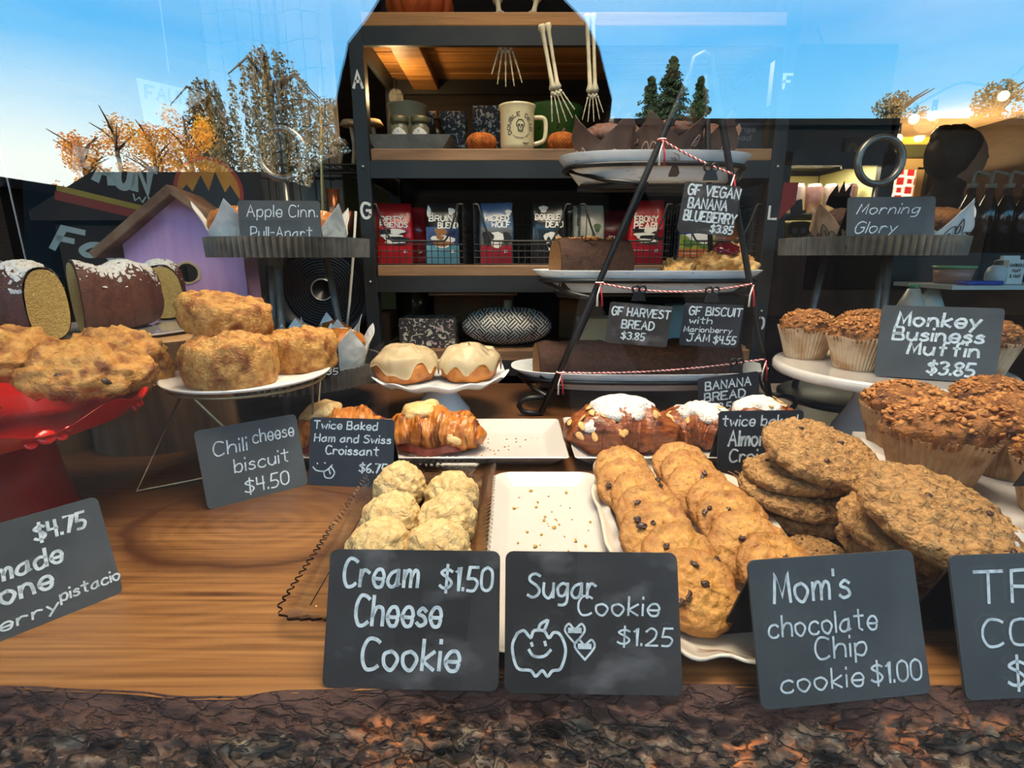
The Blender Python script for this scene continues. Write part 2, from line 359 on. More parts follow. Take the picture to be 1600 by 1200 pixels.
bp = nd(t_, 'ShaderNodeBump'); bp.inputs['Strength'].default_value = .15; bp.inputs['Distance'].default_value = .002; l_.new(grain, bp.inputs['Height']); l_.new(bp.outputs[0], B_.inputs['Normal'])
BK = bpy.data.materials.new('bark'); BK.use_nodes = True; t_ = BK.node_tree; l_ = t_.links; B_ = t_.nodes['Principled BSDF']; B_.inputs['Roughness'].default_value = .75
tc = nd(t_, 'ShaderNodeTexCoord')
n1 = nz_(38, (1, 1.7, 2), 9, 1.0); n2 = nz_(11, (1, 1.5, 1), 8, 1.2); n3 = nz_(90, (.7, 1.2, 1), 8, .6); n4 = nz_(9, (1, 1, 1), 3, .5)
r1 = nd(t_, 'ShaderNodeValToRGB'); l_.new(n1, r1.inputs[0]); ee = r1.color_ramp.elements
ee[0].position = .32; ee[0].color = srgb((22, 17, 16)); ee[1].position = .74; ee[1].color = srgb((150, 136, 118))
for p_, c_ in ((.44, (50, 36, 32)), (.53, (84, 60, 48)), (.62, (112, 96, 82))): q_ = ee.new(p_); q_.color = srgb(c_)
gr_ = nd(t_, 'ShaderNodeMapRange'); l_.new(n4, gr_.inputs[0]); gr_.inputs[1].default_value = .5; gr_.inputs[2].default_value = .62
mg_ = nd(t_, 'ShaderNodeMix', data_type='RGBA'); l_.new(mth('MULTIPLY', gr_.outputs[0], .55), mg_.inputs[0]); l_.new(r1.outputs[0], mg_.inputs[6]); mg_.inputs[7].default_value = srgb((60, 62, 56))
r2 = nd(t_, 'ShaderNodeMapRange'); l_.new(n2, r2.inputs[0]); r2.inputs[1].default_value = .54; r2.inputs[2].default_value = .62
r3 = nd(t_, 'ShaderNodeMapRange'); l_.new(n3, r3.inputs[0]); r3.inputs[1].default_value = .42; r3.inputs[2].default_value = .6
mo0 = nd(t_, 'ShaderNodeMix', data_type='RGBA'); l_.new(mth('MULTIPLY', r2.outputs[0], r3.outputs[0], cl=True), mo0.inputs[0]); l_.new(mg_.outputs[2], mo0.inputs[6]); mo0.inputs[7].default_value = srgb((198, 118, 64))
vm = nd(t_, 'ShaderNodeMapping'); vm.inputs['Scale'].default_value = (.7, 1.5, 1.5); l_.new(tc.outputs['Object'], vm.inputs[0])
vn = nd(t_, 'ShaderNodeTexNoise'); vn.inputs['Scale'].default_value = 24; vn.inputs['Detail'].default_value = 6; l_.new(vm.outputs[0], vn.inputs[0])
vv = nd(t_, 'ShaderNodeVectorMath', operation='MULTIPLY_ADD'); l_.new(vn.outputs['Color'], vv.inputs[0]); vv.inputs[1].default_value = (.05, .05, .05); l_.new(vm.outputs[0], vv.inputs[2])
vo = nd(t_, 'ShaderNodeTexVoronoi', feature='DISTANCE_TO_EDGE'); vo.inputs['Scale'].default_value = 58; l_.new(vv.outputs[0], vo.inputs[0])
vr = nd(t_, 'ShaderNodeMapRange'); l_.new(vo.outputs[0], vr.inputs[0]); vr.inputs[1].default_value = .10; vr.inputs[2].default_value = .01; vr.inputs[4].default_value = .8
mo1 = nd(t_, 'ShaderNodeMix', data_type='RGBA'); l_.new(vr.outputs[0], mo1.inputs[0]); l_.new(mo0.outputs[2], mo1.inputs[6]); mo1.inputs[7].default_value = srgb((16, 12, 11))
n5 = nz_(320, (.5, 1, 1), 3, 0); sp5 = nd(t_, 'ShaderNodeMapRange'); l_.new(n5, sp5.inputs[0]); sp5.inputs[1].default_value = .64; sp5.inputs[2].default_value = .74; sp5.inputs[4].default_value = .6
mo = nd(t_, 'ShaderNodeMix', data_type='RGBA'); l_.new(sp5.outputs[0], mo.inputs[0]); l_.new(mo1.outputs[2], mo.inputs[6]); mo.inputs[7].default_value = srgb((176, 158, 136))
uvn = nd(t_, 'ShaderNodeUVMap'); su = nd(t_, 'ShaderNodeSeparateXYZ'); l_.new(uvn.outputs[0], su.inputs[0])
inner = nd(t_, 'ShaderNodeMapRange'); l_.new(mth('ADD', su.outputs[1], mth('MULTIPLY', mth('ADD', n2, -.5), .5)), inner.inputs[0]); inner.inputs[1].default_value = .42; inner.inputs[2].default_value = .30
mi_ = nd(t_, 'ShaderNodeMix', data_type='RGBA'); l_.new(inner.outputs[0], mi_.inputs[0]); l_.new(mo.outputs[2], mi_.inputs[6]); mi_.inputs[7].default_value = srgb((74, 48, 40))
l_.new(mi_.outputs[2], B_.inputs['Base Color'])
bp = nd(t_, 'ShaderNodeBump'); bp.inputs['Strength'].default_value = .9; bp.inputs['Distance'].default_value = .005; l_.new(mth('MULTIPLY_ADD', vr.outputs[0], -.8, n3), bp.inputs['Height']); l_.new(bp.outputs[0], B_.inputs['Normal'])
ctr = thing('counter_slab', 'thick live-edge wooden slab counter with rough bark along the front', 'counter', (0, 0, 0))
bm = nb(); X0, X1, YB = -1.9, 2.3, 1.31
n_ = 160; T_ = []; Bo = []
for i in range(n_):
    x = X0+(X1-X0)*i/(n_-1); T_.append((bm.verts.new((x, edge_y(x), 0)), bm.verts.new((x, YB, 0)))); Bo.append((bm.verts.new((x, edge_y(x)+.025, -.06)), bm.verts.new((x, YB, -.06))))
for i in range(n_-1):
    bm.faces.new((T_[i][0], T_[i+1][0], T_[i+1][1], T_[i][1])); bm.faces.new((Bo[i][1], Bo[i+1][1], Bo[i+1][0], Bo[i][0])); bm.faces.new((T_[i][1], T_[i+1][1], Bo[i+1][1], Bo[i][1])); bm.faces.new((Bo[i][0], Bo[i+1][0], T_[i+1][0], T_[i][0]))
put('slab', bm, CW, ctr, smooth=False)
bm = nb(); uvl = bm.loops.layers.uv.new('UVMap')
def bark(u, v):
    x = -.75+1.5*u; y0 = edge_y(x)+.002
    yy = y0-.085*v+.01*math.sin(v*PI); zz = .0012-.004*min(1, v*4)-.05*v**1.5
    k = min(1, v*2.6); p = (x, yy, zz)
    dd = .008*k*(fb((x*1.0, yy*1.6, zz*2), 18, 5, 6))-.011*k*abs(fb((x*.7+yy*.5, yy*1.6, zz), 60, 8, 5))+.004*k*fb((x, yy, zz), 140, 9, 4)
    return Vector((x, yy-dd*.7, zz+dd))
grid(bm, 420, 46, bark)
bm.verts.index_update()
for f in bm.faces:
    for lp in f.loops: lp[uvl].uv = ((lp.vert.index % 420)/419, (lp.vert.index//420)/45)
put('bark_edge', bm, BK, ctr)
bm = nb(); box(bm, (.2, .85, -.505), (3.2, .7, .87)); o = put('counter_base', bm, mt('counter_base_paint', (40, 34, 30), r=.6), ctr, smooth=False)

# ================= outside, seen only in the pane =================
bm = nb(); box(bm, (0, -19.9, -1.0), (80, 40, .1)); struct('street', bm, mt('wet_asphalt', (20, 20, 22), (26, 26, 28), sc=3, r=1, spec=0), smooth=False)
def at_mirror(px, py, Y):
    p = D(px, py, Y); return Vector((p.x, .4-Y, p.z))
bld = mt('dark_shopfront', (20, 20, 22), (26, 25, 25), sc=2, r=1, spec=0)
def building(x0, x1, y, h, label, d=5, ridge=0):
    t = thing('building', label, 'building', ((x0+x1)/2, y, -.95))
    bm = nb(); box(bm, (0, -d/2, h/2), (x1-x0, d, h)); put('wall', bm, bld, t, smooth=False)
    bm = nb(); W2 = (x1-x0)/2+.2
    prism(bm, [(-W2, h), (W2, h), (W2, h+.12), (W2*.55, h+.12+ridge), (-W2*.55, h+.12+ridge), (-W2, h+.12)], d+.3); xf(bm, Matrix.Translation((0, -d-.15, 0))); put('roof', bm, bld, t, smooth=False)
    for k in range(4):
        bm = nb(); box(bm, ((k-1.5)*(x1-x0)/4.5, .01, h*.4), ((x1-x0)/7, .05, h*.5)); put('window', bm, mt('dark_window', (12, 13, 15), r=.6, spec=0), t, smooth=False)
building(1.0, 18, -11.2, 3.85, 'long low dark building across the street reflected on the right', 3)
building(-2.0, .7, -11.4, 3.3, 'low dark building mirrored behind the person outside', 3)
building(-16, -6.8, -6.9, 2.15, 'dark shed with a low roof mirrored at the far left', 3, .25)
building(-6.4, -2.6, -7.2, 1.75, 'dark garage mirrored below the yellow trees', 3, .5)
LEAF = {'gold': mt('gold_leaves', (250, 204, 86), (238, 168, 60), sc=.9, r=.6), 'dry': mt('dry_leaves', (150, 128, 86), (98, 92, 58), sc=.9, r=.6), 'fir': mt('fir_needles', (52, 76, 48), (34, 52, 36), sc=1.2, r=.6)}
BARKT = mt('tree_bark', (96, 80, 64), (60, 50, 42), sc=4, r=.8)
def leafs(bm, c, rad, n, sz, rng, flat=1.0):
    for i in range(n):
        while True:
            p = Vector((rng.uniform(-1, 1), rng.uniform(-1, 1), rng.uniform(-1, 1)))
            if p.length < 1: break
        p = Vector(c)+Vector((p.x*rad[0], p.y*rad[1], p.z*rad[2]))
        a = Vector((rng.gauss(0, 1), rng.gauss(0, 1), rng.gauss(0, 1)*flat)).normalized()*sz; b = a.orthogonal().normalized()*sz*.5
        bm.faces.new([bm.verts.new(p-a), bm.verts.new(p+b), bm.verts.new(p+a), bm.verts.new(p-b)])
def tree(px, pytop, Y, wpx, kind, label, seed, style='round'):
    rng = random.Random(seed); top = at_mirror(px, pytop, Y); hh = top.z+.95; wd = wpx*Y/F
    t = thing('tree', label, 'tree', (top.x, top.y, -.95), group='trees across the street')
    bm = nb(); tube(bm, [(0, 0, 0), (.02*hh, 0, hh*.5), (0, .02, hh*.97)], [k_*hh for k_ in ((.03, .02, .004) if style != 'weep' else (.016, .010, .003))], 8)
    for k in range(16 if style != 'fir' else 0):
        a = rng.uniform(0, 2*PI); z0 = hh*rng.uniform(.35, .9); l_ = wd*.5*rng.uniform(.6, 1)
        tube(bm, [(0, 0, z0), (l_*.5*math.cos(a), l_*.5*math.sin(a), z0+hh*.06), (l_*math.cos(a), l_*math.sin(a), z0+hh*(.1 if style != 'weep' else -.03))], [.008*hh, .005*hh, .002*hh], 5)
    put('trunk', bm, BARKT, t)
    bm = nb()
    if style == 'fir':
        for k in range(44):
            z = hh*(.3+.7*k/43); r_ = wd*.5*(1-k/44.5)**.9
            for j in range(8):
                a = rng.uniform(0, 2*PI); rr_ = r_*rng.uniform(.6, 1.1)
                for s in range(13): leafs(bm, (rr_*s/12*math.cos(a), rr_*s/12*math.sin(a), z-.05*hh*(s/12)**1.4*(r_/(wd*.5)+.2)), (.012*hh, .012*hh, .009*hh), 5, .0065*hh, rng)
    elif style == 'weep':
        for k in range(86):
            a = rng.uniform(0, 2*PI); q = rng.uniform(.15, 1)*wd*.5; zt = hh*(.98-.42*(q/(wd*.5))**1.6)
            for j in range(14): leafs(bm, (q*math.cos(a)+rng.gauss(0, .03), q*math.sin(a), zt-j*.042*hh), (.07, .07, .03*hh), 13, .0085*hh, rng, 2)
    else:
        for k in range(46):
            z = hh*rng.uniform(.42, .96); s = math.sin(PI*min(1, (z/hh-.3)/.78))**.7
            a = rng.uniform(0, 2*PI); q = wd*.5*s*rng.uniform(.2, 1); leafs(bm, (q*math.cos(a), q*math.sin(a), z), (wd*.13, wd*.13, hh*.05), 80, .0085*hh, rng)
    put('foliage', bm, LEAF[kind], t, smooth=False)
tree(172, 178, 15, 110, 'gold', 'golden autumn tree mirrored above the left roof, tallest of the gold ones', 1)
tree(120, 205, 13, 70, 'gold', 'thin golden tree mirrored leftmost in the glass', 2)
tree(232, 195, 11.8, 80, 'gold', 'thin golden tree mirrored just right of the tallest gold one', 3)
tree(285, 172, 14.5, 100, 'gold', 'golden tree mirrored beside the weeping birch', 4)
tree(415, 66, 12.2, 190, 'dry', 'bare weeping birch with drooping twigs mirrored above the cupcake stand', 5, 'weep')
tree(318, 112, 17.5, 100, 'dry', 'smaller drooping brown tree mirrored left of the weeping birch', 6, 'weep')
tree(520, 150, 15.5, 90, 'dry', 'brown bushy tree mirrored behind the shelf post', 7)
tree(1052, 92, 19.5, 200, 'fir', 'tallest dark fir mirrored behind the three-tier stand', 8, 'fir')
tree(1018, 122, 27, 150, 'fir', 'dark fir mirrored left of the tallest fir', 9, 'fir')
tree(1096, 122, 34, 120, 'fir', 'slim dark fir mirrored right of the tallest fir', 10, 'fir')
tree(1410, 138, 17, 80, 'dry', 'bare tree mirrored above the lit ceiling on the right', 11)
tree(1565, 122, 17, 70, 'dry', 'bare tree mirrored at the right edge of the glass', 12)

# ---------- the person outside who takes the picture ----------
def skinned(name, verts, edges, radii, mat, parent, root=0, sub=2):
    me = bpy.data.meshes.new(name); me.from_pydata(verts, edges, []); o = bpy.data.objects.new(name, me); COL.objects.link(o)
    me.materials.append(mat); m_ = o.modifiers.new('skin', 'SKIN'); m_.use_smooth_shade = True
    for i, r_ in enumerate(radii):
        sv = me.skin_vertices[0].data[i]; sv.radius = r_ if hasattr(r_, '__len__') else (r_, r_); sv.use_root = (i == root)
    s_ = o.modifiers.new('sub', 'SUBSURF'); s_.levels = sub; s_.render_levels = sub
    dg = bpy.context.evaluated_depsgraph_get(); me2 = bpy.data.meshes.new_from_object(o.evaluated_get(dg)); o.modifiers.clear(); o.data = me2
    if not me2.materials: me2.materials.append(mat)
    for p in me2.polygons: p.use_smooth = True
    if parent: o.parent = parent
    return o
def person_mesh(pelvis, chest, neck, head, sh, el, wr, hand, ank, kn):
    """one skinned body: legs, torso, neck, head, arms, hands with five fingers"""
    V, E_, Rd = [], [], []
    def add(p, r, par=None):
        V.append(tuple(p)); Rd.append(r); i = len(V)-1
        if par is not None: E_.append((par, i))
        return i
    pe = add(pelvis, (.15, .115)); wa = add(pelvis.lerp(chest, .5), (.135, .105), pe); ch = add(chest, (.165, .12), wa)
    nk0 = add(chest.lerp(neck, .75), (.09, .075), ch); nk = add(neck, (.055, .058), nk0)
    add(head+Vector((0, .0, -.045)), (.062, .075), nk); h2 = len(V)-1; h3 = add(head+Vector((0, 0, .03)), (.076, .092), h2); add(head+Vector((0, 0, .09)), (.055, .066), h3)
    for s in (0, 1):
        a = add(sh[s], .062, ch); b = add(el[s], .046, a); c = add(wr[s], .03, b); d = add(hand[s], (.036, .018), c)
        fw = (hand[s]-wr[s]).normalized(); sd = fw.cross(Vector((0, 0, 1))).normalized()
        for k in range(4):
            q = hand[s]+fw*.035+sd*(k-1.5)*.02; f1 = add(q, .0095, d); f2 = add(q+fw*(.028+.004*(k in (1, 2)))+Vector((0, 0, -.006)), .0085, f1); add(q+fw*.045+Vector((0, 0, -.02)), .0075, f2)
        th_ = add(hand[s]-fw*.01+sd*(-.034 if s else .034), .0105, d); add(hand[s]+fw*.025+sd*(-.05 if s else .05), .009, th_)
        hp = add(pelvis+Vector(((-.085 if s == 0 else .085), 0, -.06)), .095, pe); k_ = add(kn[s], .062, hp); an = add(ank[s], .04, k_); add(ank[s]+Vector((0, .12, -.04)), (.04, .03), an)
    return V, E_, Rd
COAT = mt('dark_coat', (16, 17, 20), (22, 23, 27), sc=10, r=1, spec=0)
SKIN_ = mt('skin', (196, 148, 120), (180, 128, 102), sc=12, r=.5, sss=.1)
HAIR = mt('dark_hair', (26, 20, 18), (44, 32, 26), sc=60, r=.5, stretch=(1, 1, .2))
def Vx(*a): return Vector(a)
pt = thing('person', 'person in a dark hooded coat holding up a phone, mirrored in the glass', 'person', (-.05, -.42, -.95))
v_, e_, r_ = person_mesh(Vx(0, 0, .95), Vx(0, .03, 1.30), Vx(0, .05, 1.46), Vx(0, .08, 1.58), [Vx(-.19, .03, 1.36), Vx(.19, .03, 1.36)], [Vx(-.24, .14, 1.13), Vx(.26, .14, 1.13)], [Vx(-.06, .33, 1.235), Vx(.16, .33, 1.235)], [Vx(-.045, .375, 1.265), Vx(.15, .375, 1.265)], [Vx(-.11, 0, .06), Vx(.11, 0, .06)], [Vx(-.1, .02, .5), Vx(.1, .02, .5)])
skinned('body', v_, e_, r_, COAT, pt)
bm = nb(); bmesh.ops.create_icosphere(bm, subdivisions=4, radius=1)
for v in bm.verts:
    p = v.co; s = 1+1.8*max(0, -p.z); v.co = Vector((p.x*.112*s, p.y*.13*(1+.4*max(0, -p.z)), .03+p.z*.23))
    if v.co.y > .02: v.co.y = .02+(v.co.y-.02)*.55
rough(bm, .008, 14, 4); put('hood', bm, COAT, pt, loc=(.0, .05, 1.56))
ph = thing('phone', 'dark phone held up to the glass by the person outside', 'phone', (.0, -.03, .32))
bm = nb(); prism(bm, rrect(.15, .074, .011), .008); xf(bm, Matrix.Translation((0, 0, .012))); put('case', bm, BLACKP, ph, smooth=False)
bm = nb()
for x in (.045, .06): lathe(bm, [(0, 0), (.006, 0), (.006, .0015), (0, .0015)], 16, off=(x, 0, 0))
xf(bm, Matrix.Translation((0, .0095, .03)) @ Matrix.Rotation(-PI/2, 4, 'X')); put('camera_lens', bm, mt('lens', (8, 8, 12), r=.05), ph)
# ================= materials for dishes and food =================
CHINA = mt('white_china', (200, 194, 188), r=.12, coat=.5)
MILK = mt('milk_glass', (232, 238, 240), r=.08, coat=.6)
CRACKLE = mt('crackled_enamel', (226, 230, 230), (206, 210, 212), sc=20, r=.35, th=(.5, .8), c3=(150, 150, 150), sc3=70, th3=(.66, .74), stretch=(1, 1, 3))
IRON = mt('black_iron', (16, 16, 17), r=.42)
GALV = mt('dark_corrugated_metal', (112, 108, 100), (84, 82, 76), sc=30, r=.4, m=.35)
RED = mt('red_enamel', (206, 34, 28), r=.22, coat=.5)
PGLASS = bpy.data.materials.new('pressed_glass'); PGLASS.use_nodes = True
t_ = PGLASS.node_tree; n_p = t_.nodes['Principled BSDF']; n_p.inputs['Transmission Weight'].default_value = 1; n_p.inputs['Roughness'].default_value = .03; n_p.inputs['IOR'].default_value = 1.4; n_p.inputs['Base Color'].default_value = (.97, .95, .9, 1)
MATS['pressed_glass'] = PGLASS
M_SCONE = mt('scone_crust', (178, 116, 48), (210, 158, 84), sc=100, r=.6, b=.8, bs=260, c3=(122, 66, 26), sc3=46, th3=(.5, .66))
M_BISC = mt('biscuit_crust', (178, 116, 48), (210, 160, 86), sc=150, r=.6, b=.9, bs=330, c3=(140, 78, 30), sc3=44, th3=(.5, .66))
M_CREAM = mt('cream_cookie', (206, 174, 116), (218, 190, 136), sc=110, r=.7, b=.5, bs=300, crack=.3, csc=48, c3=(190, 146, 84), sc3=50, th3=(.55, .75))
M_CHOC = mt('chip_cookie', (186, 130, 56), (202, 150, 76), sc=90, r=.6, b=.5, bs=260, c3=(160, 98, 40), sc3=60, th3=(.5, .7), rim=(.026, .042), rimc=(146, 90, 34), crack=.15, csc=70)
M_OAT = mt('oat_cookie', (164, 118, 64), (190, 146, 90), sc=190, r=.7, b=1, bs=300, c3=(120, 78, 38), sc3=100, th3=(.54, .68), crack=.45, csc=62)
M_CHIP = mt('dark_chip', (74, 46, 32), (48, 28, 20), sc=200, r=.45)
M_CRUMB = mt('cake_crumb', (214, 184, 112), (196, 162, 92), sc=168, r=.85, b=1, bs=384)
M_BUNDT = mt('bundt_crust', (84, 44, 32), (104, 58, 40), sc=96, r=.6, b=.5, bs=288)
M_BREAD = mt('dark_bread', (52, 29, 19), (76, 44, 27), sc=120, r=.75, b=1, bs=336)
M_BREADL = mt('bread_cut', (128, 86, 42), (150, 104, 56), sc=144, r=.85, b=.8, bs=360)
M_LINER = mt('muffin_liner', (170, 128, 84), (190, 152, 110), sc=26, r=.6, c3=(136, 88, 48), sc3=40, th3=(.5, .7), sss=.05)
M_LINERW = mt('pale_muffin_liner', (204, 178, 146), (170, 128, 84), sc=26, r=.6, th=(.42, .6), sss=.05)
M_MUF = mt('muffin_crust', (128, 76, 30), (164, 106, 48), sc=120, r=.65, b=1, bs=300, c3=(80, 40, 18), sc3=60, th3=(.52, .68))
M_OATF = mt('oat_flakes', (196, 138, 74), (164, 100, 46), sc=140, r=.7)
M_ICE = mt('cream_icing', (236, 220, 182), (226, 204, 160), sc=40, r=.34, sss=.1, b=.15, bs=120)
M_BUN = mt('bun_crust', (198, 122, 42), (164, 88, 30), sc=57, r=.4, b=.4, bs=384)
M_CROI = mt('croissant_crust', (168, 88, 28), (200, 132, 58), sc=60, r=.34, stretch=(2.6, .55, .55), b=.5, bs=90, c3=(104, 46, 14), sc3=44, th3=(.5, .62))
M_ALM = mt('almond_croissant_crust', (122, 58, 24), (156, 86, 40), sc=60, r=.3, stretch=(.5, 2.5, 2.5), b=.5, bs=110, c3=(78, 34, 14), sc3=34, th3=(.5, .65))
M_SUGAR = mt('powdered_sugar', (244, 240, 232), (214, 190, 158), sc=168, r=.9, th=(.5, .72), b=1, bs=384)
M_NUT = mt('almond_slice', (226, 180, 116), (204, 150, 84), sc=216, r=.6)
M_CHEESE = mt('melted_cheese', (226, 194, 136), (208, 168, 104), sc=96, r=.4, b=.5, bs=168, sss=.1)
M_HAM = mt('ham', (150, 76, 64), (118, 52, 46), sc=96, r=.4, sss=.1)
M_PAPER = mt('white_baking_paper', (246, 244, 236), (228, 228, 220), sc=40, r=.7, b=.5, bs=80, sss=.05)
M_PAPERB = mt('brown_baking_paper', (84, 62, 54), (98, 74, 64), sc=20, r=.7, b=.3, bs=40)
M_INK = mt('paper_ink', (44, 40, 38), r=.8)
M_INKL = mt('pale_paper_ink', (176, 152, 136), r=.8)
M_PSUG = mt('pearl_sugar', (244, 226, 196), r=.5)
M_JAM = mt('berry_jam', (92, 14, 24), r=.12, coat=.6)
LOG_ = mt('log_bark', (112, 82, 50), (78, 56, 34), sc=26, r=.8, stretch=(1, 1, .12), b=1, bs=40)
rng = random.Random(7)

def blob(rx, ry, rz, amp, s, seed, sub=4, flat=.0, o=5):
    bm = nb(); bmesh.ops.create_icosphere(bm, subdivisions=sub, radius=1)
    for v in bm.verts:
        p = v.co; z = p.z
        if flat and z < -flat: z = -flat
        v.co = Vector((p.x*rx, p.y*ry, z*rz))
    bm.normal_update()
    for v in bm.verts:
        k = 1 if v.co.z > -flat*rz+1e-5 or not flat else .15
        v.co += v.normal*amp*k*(.6*fb(v.co, s, seed, o)+.75*fb(v.co, s*2.7, seed+5, o))
    zmin = min(v.co.z for v in bm.verts)
    xf(bm, Matrix.Translation((0, 0, -zmin))); return bm
def disc(rad, th, amp, s, seed, dome=.35, nr=22, na=64):
    """a cookie: round-edged disc with a slightly domed, uneven top, base at z=0"""
    prof = [(0, 0)]
    for k in range(1, 9): prof.append((rad*.86*k/8, 0))
    for k in range(1, 10):
        a = -PI/2+PI*k/10; prof.append((rad*.86+rad*.14*math.cos(a), th*.5+th*.5*math.sin(a)))
    for k in range(0, nr+1):
        q = 1-k/nr; prof.append((rad*.86*q, th*(1+dome*(1-q*q))))
    bm = nb(); lathe(bm, prof, na); bm.normal_update()
    for v in bm.verts:
        wv = 1+.05*noise.noise(Vector((v.co.x*30+seed*9, v.co.y*30, seed)))
        k = min(1, max(0, v.co.z/(th*.3)))
        v.co += v.normal*amp*k*(.45*fb(v.co, s, seed, 5)+.75*fb(v.co, s*3, seed+5, 5)); v.co.x *= wv; v.co.y *= wv
    return bm
def pleat(n, amp):
    return lambda a, r, z, k: (r*(1+amp*(abs((a*n/(2*PI)) % 1*2-1)*2-1)), z)

# ---------- cream cheese cookies on the pressed glass tray ----------
def glass_tray(name, label, cx, cy, wx, wy, rz=0):
    t = thing(name, label, 'tray', (cx, cy, 0), rz)
    bm = nb(); rngs = []
    def outl(w_, h_, r_, amp, z, zamp=0):
        base = rrect(w_, h_, r_, 8); P = []; k = len(base)
        for i in range(k):
            a = Vector(base[i]+(0,)); b = Vector(base[(i+1) % k]+(0,)); m_ = max(1, int((b-a).length/.0016))
            for j in range(m_): P.append(a.lerp(b, j/m_))
        return P
    P0 = outl(wx, wy, .022, 0, 0); n = len(P0)
    ce = Vector((0, 0, 0)); layers = []
    for sc, z, am in ((.70, .0035, 0), (.80, .004, 0), (.86, .012, .0), (.95, .0165, .0), (1.0, .019, .003), (1.0, .0165, .003), (.95, .0135, 0), (.86, .008, 0), (.80, .0006, 0), (.70, .0002, 0)):
        ring = []
        for i, p in enumerate(P0):
            k = am*math.sin(i*PI*2/6.0) if am else 0
            f_ = Vector((p.x-math.copysign(wx*.5*(1-sc)*1.0, p.x) if abs(p.x) > 1e-6 else 0, p.y-math.copysign(wx*.5*(1-sc)*1.0, p.y), z))
            if abs(p.x) < wx*.5*(1-sc): f_.x = p.x*.3
            if abs(p.y) < wx*.5*(1-sc): f_.y = p.y*.3
            f_ = Vector((p.x*(1-(1-sc)*1.0), p.y*(1-(1-sc)*wx/wy), z+k*.5)); d_ = p.normalized(); f_ += d_*k
            ring.append(bm.verts.new(f_))
        layers.append(ring)
    for A, B_ in zip(layers, layers[1:]):
        for i in range(n): bm.faces.new((A[i], A[(i+1) % n], B_[(i+1) % n], B_[i]))
    bm.faces.new(layers[0]); bm.faces.new(layers[-1][::-1])
    put('dish', bm, PGLASS, t, smooth=True, ang=50)
    bm = nb()       # the raised diamond studs of the pressed floor
    nx, ny = int(wx*.66/.0075), int(wy*.80/.0075)
    for i in range(nx):
        for j in range(ny):
            x = (i+.5-nx/2)*.0075; y = (j+.5-ny/2)*.0075
            b0 = [bm.verts.new((x+dx_*.0034, y+dy_*.0034, .0034)) for dx_, dy_ in ((-1, -1), (1, -1), (1, 1), (-1, 1))]; tp = bm.verts.new((x, y, .0058))
            for q in range(4): bm.faces.new((b0[q], b0[(q+1) % 4], tp))
    put('stud_pattern', bm, PGLASS, t, smooth=False)
    return t
glass_tray('glass_tray', 'clear pressed glass tray with a rope rim under the cream cheese cookies', -.116, .567, .182, .365)
POS = [(625, 753, 'back left'), (706, 767, 'back right'), (612, 803, 'middle left'), (698, 806, 'middle right'), (592, 850, 'front left'), (684, 852, 'front right')]
for i, (px, py, nm) in enumerate(POS):
    p = G(px, py, .03)
    o = put('cream_cheese_cookie', blob(.0345, .0345, .034, .0042, 40, i+1, 5, .42), M_CREAM); o.location = (p.x, p.y, .0052); o.rotation_euler = (0, 0, i*1.3)
    tag(o, 'pale domed cream cheese cookie, %s of the six on the glass tray' % nm, 'cookie', 'cream cheese cookies')

# ---------- flat plate with crumbs ----------
def dish_bm(wx, wy, rad, h, wall, lip=.004, foot=.8):
    """rounded-rectangular dish, outside and inside"""
    bm = nb(); L_ = []
    def ring(dx, z, r_): return [bm.verts.new((x, y, z)) for x, y in rrect(wx-2*dx, wy-2*dx, max(.004, r_), 8)]
    L_.append(ring(wall+.004, 0, rad*.6)); L_.append(ring(wall, .0015, rad*.65)); L_.append(ring(.002, h-.0015, rad)); L_.append(ring(0, h, rad)); L_.append(ring(.0015, h+.0012, rad)); L_.append(ring(.004, h, rad*.95)); L_.append(ring(wall+.003, .0055, rad*.65)); L_.append(ring(wall+.008, .004, rad*.55))
    for A, B_ in zip(L_, L_[1:]):
        n = len(A)
        for i in range(n): bm.faces.new((A[i], A[(i+1) % n], B_[(i+1) % n], B_[i]))
    bm.faces.new(L_[0][::-1]); bm.faces.new(L_[-1]); return bm
o = put('sugar_cookie_plate', dish_bm(.148, .352, .022, .017, .017), CHINA, ang=60); o.location = (.0475, .523, 0); tag(o, 'empty white rounded oblong plate with a few cookie crumbs left on it', 'plate')
bm = nb()
for i in range(46):
    x, y = rng.gauss(0, .024), rng.gauss(.03, .07)
    if abs(x) > .05 or abs(y) > .14: continue
    s = rng.uniform(.0009, .0027); box(bm, (.0475+x, .523+y, .0045+s*.4), (s*1.6, s*1.2, s), (rng.random(), rng.random(), rng.random()*3))
tag(put('cookie_crumbs', bm, mt('golden_crumbs', (206, 170, 74), (180, 120, 50), sc=60, r=.7), smooth=False), 'golden sugar cookie crumbs scattered on the empty white plate', 'crumbs', kind='stuff')

# ---------- wavy platter with chocolate chip cookies ----------
bm = nb()
def wavyring(k, n=120):
    # k: (scale, z, wave)
    out = []
    sc_, z, wv = k
    for x, y in [(.5*math.copysign(abs(math.cos(a))**.55, math.cos(a)), .5*math.copysign(abs(math.sin(a))**.55, math.sin(a))) for a in [2*PI*i/n for i in range(n)]]:
        a = math.atan2(y, x); s = 1+wv*.035*math.sin(a*14)
        out.append(bm.verts.new((x*(.205-2*sc_)*s, y*(.425-2*sc_)*s, z+wv*.003*math.sin(a*14+.8))))
    return out
L_ = [wavyring(k) for k in ((.030, 0, 0), (.024, .001, 0), (.004, .0165, .9), (0, .019, 1), (.002, .0205, 1), (.005, .019, 1), (.012, .0135, .8), (.026, .0055, .2), (.034, .004, 0))]
for A, B_ in zip(L_, L_[1:]):
    for i in range(len(A)): bm.faces.new((A[i], A[(i+1) % len(A)], B_[(i+1) % len(A)], B_[i]))
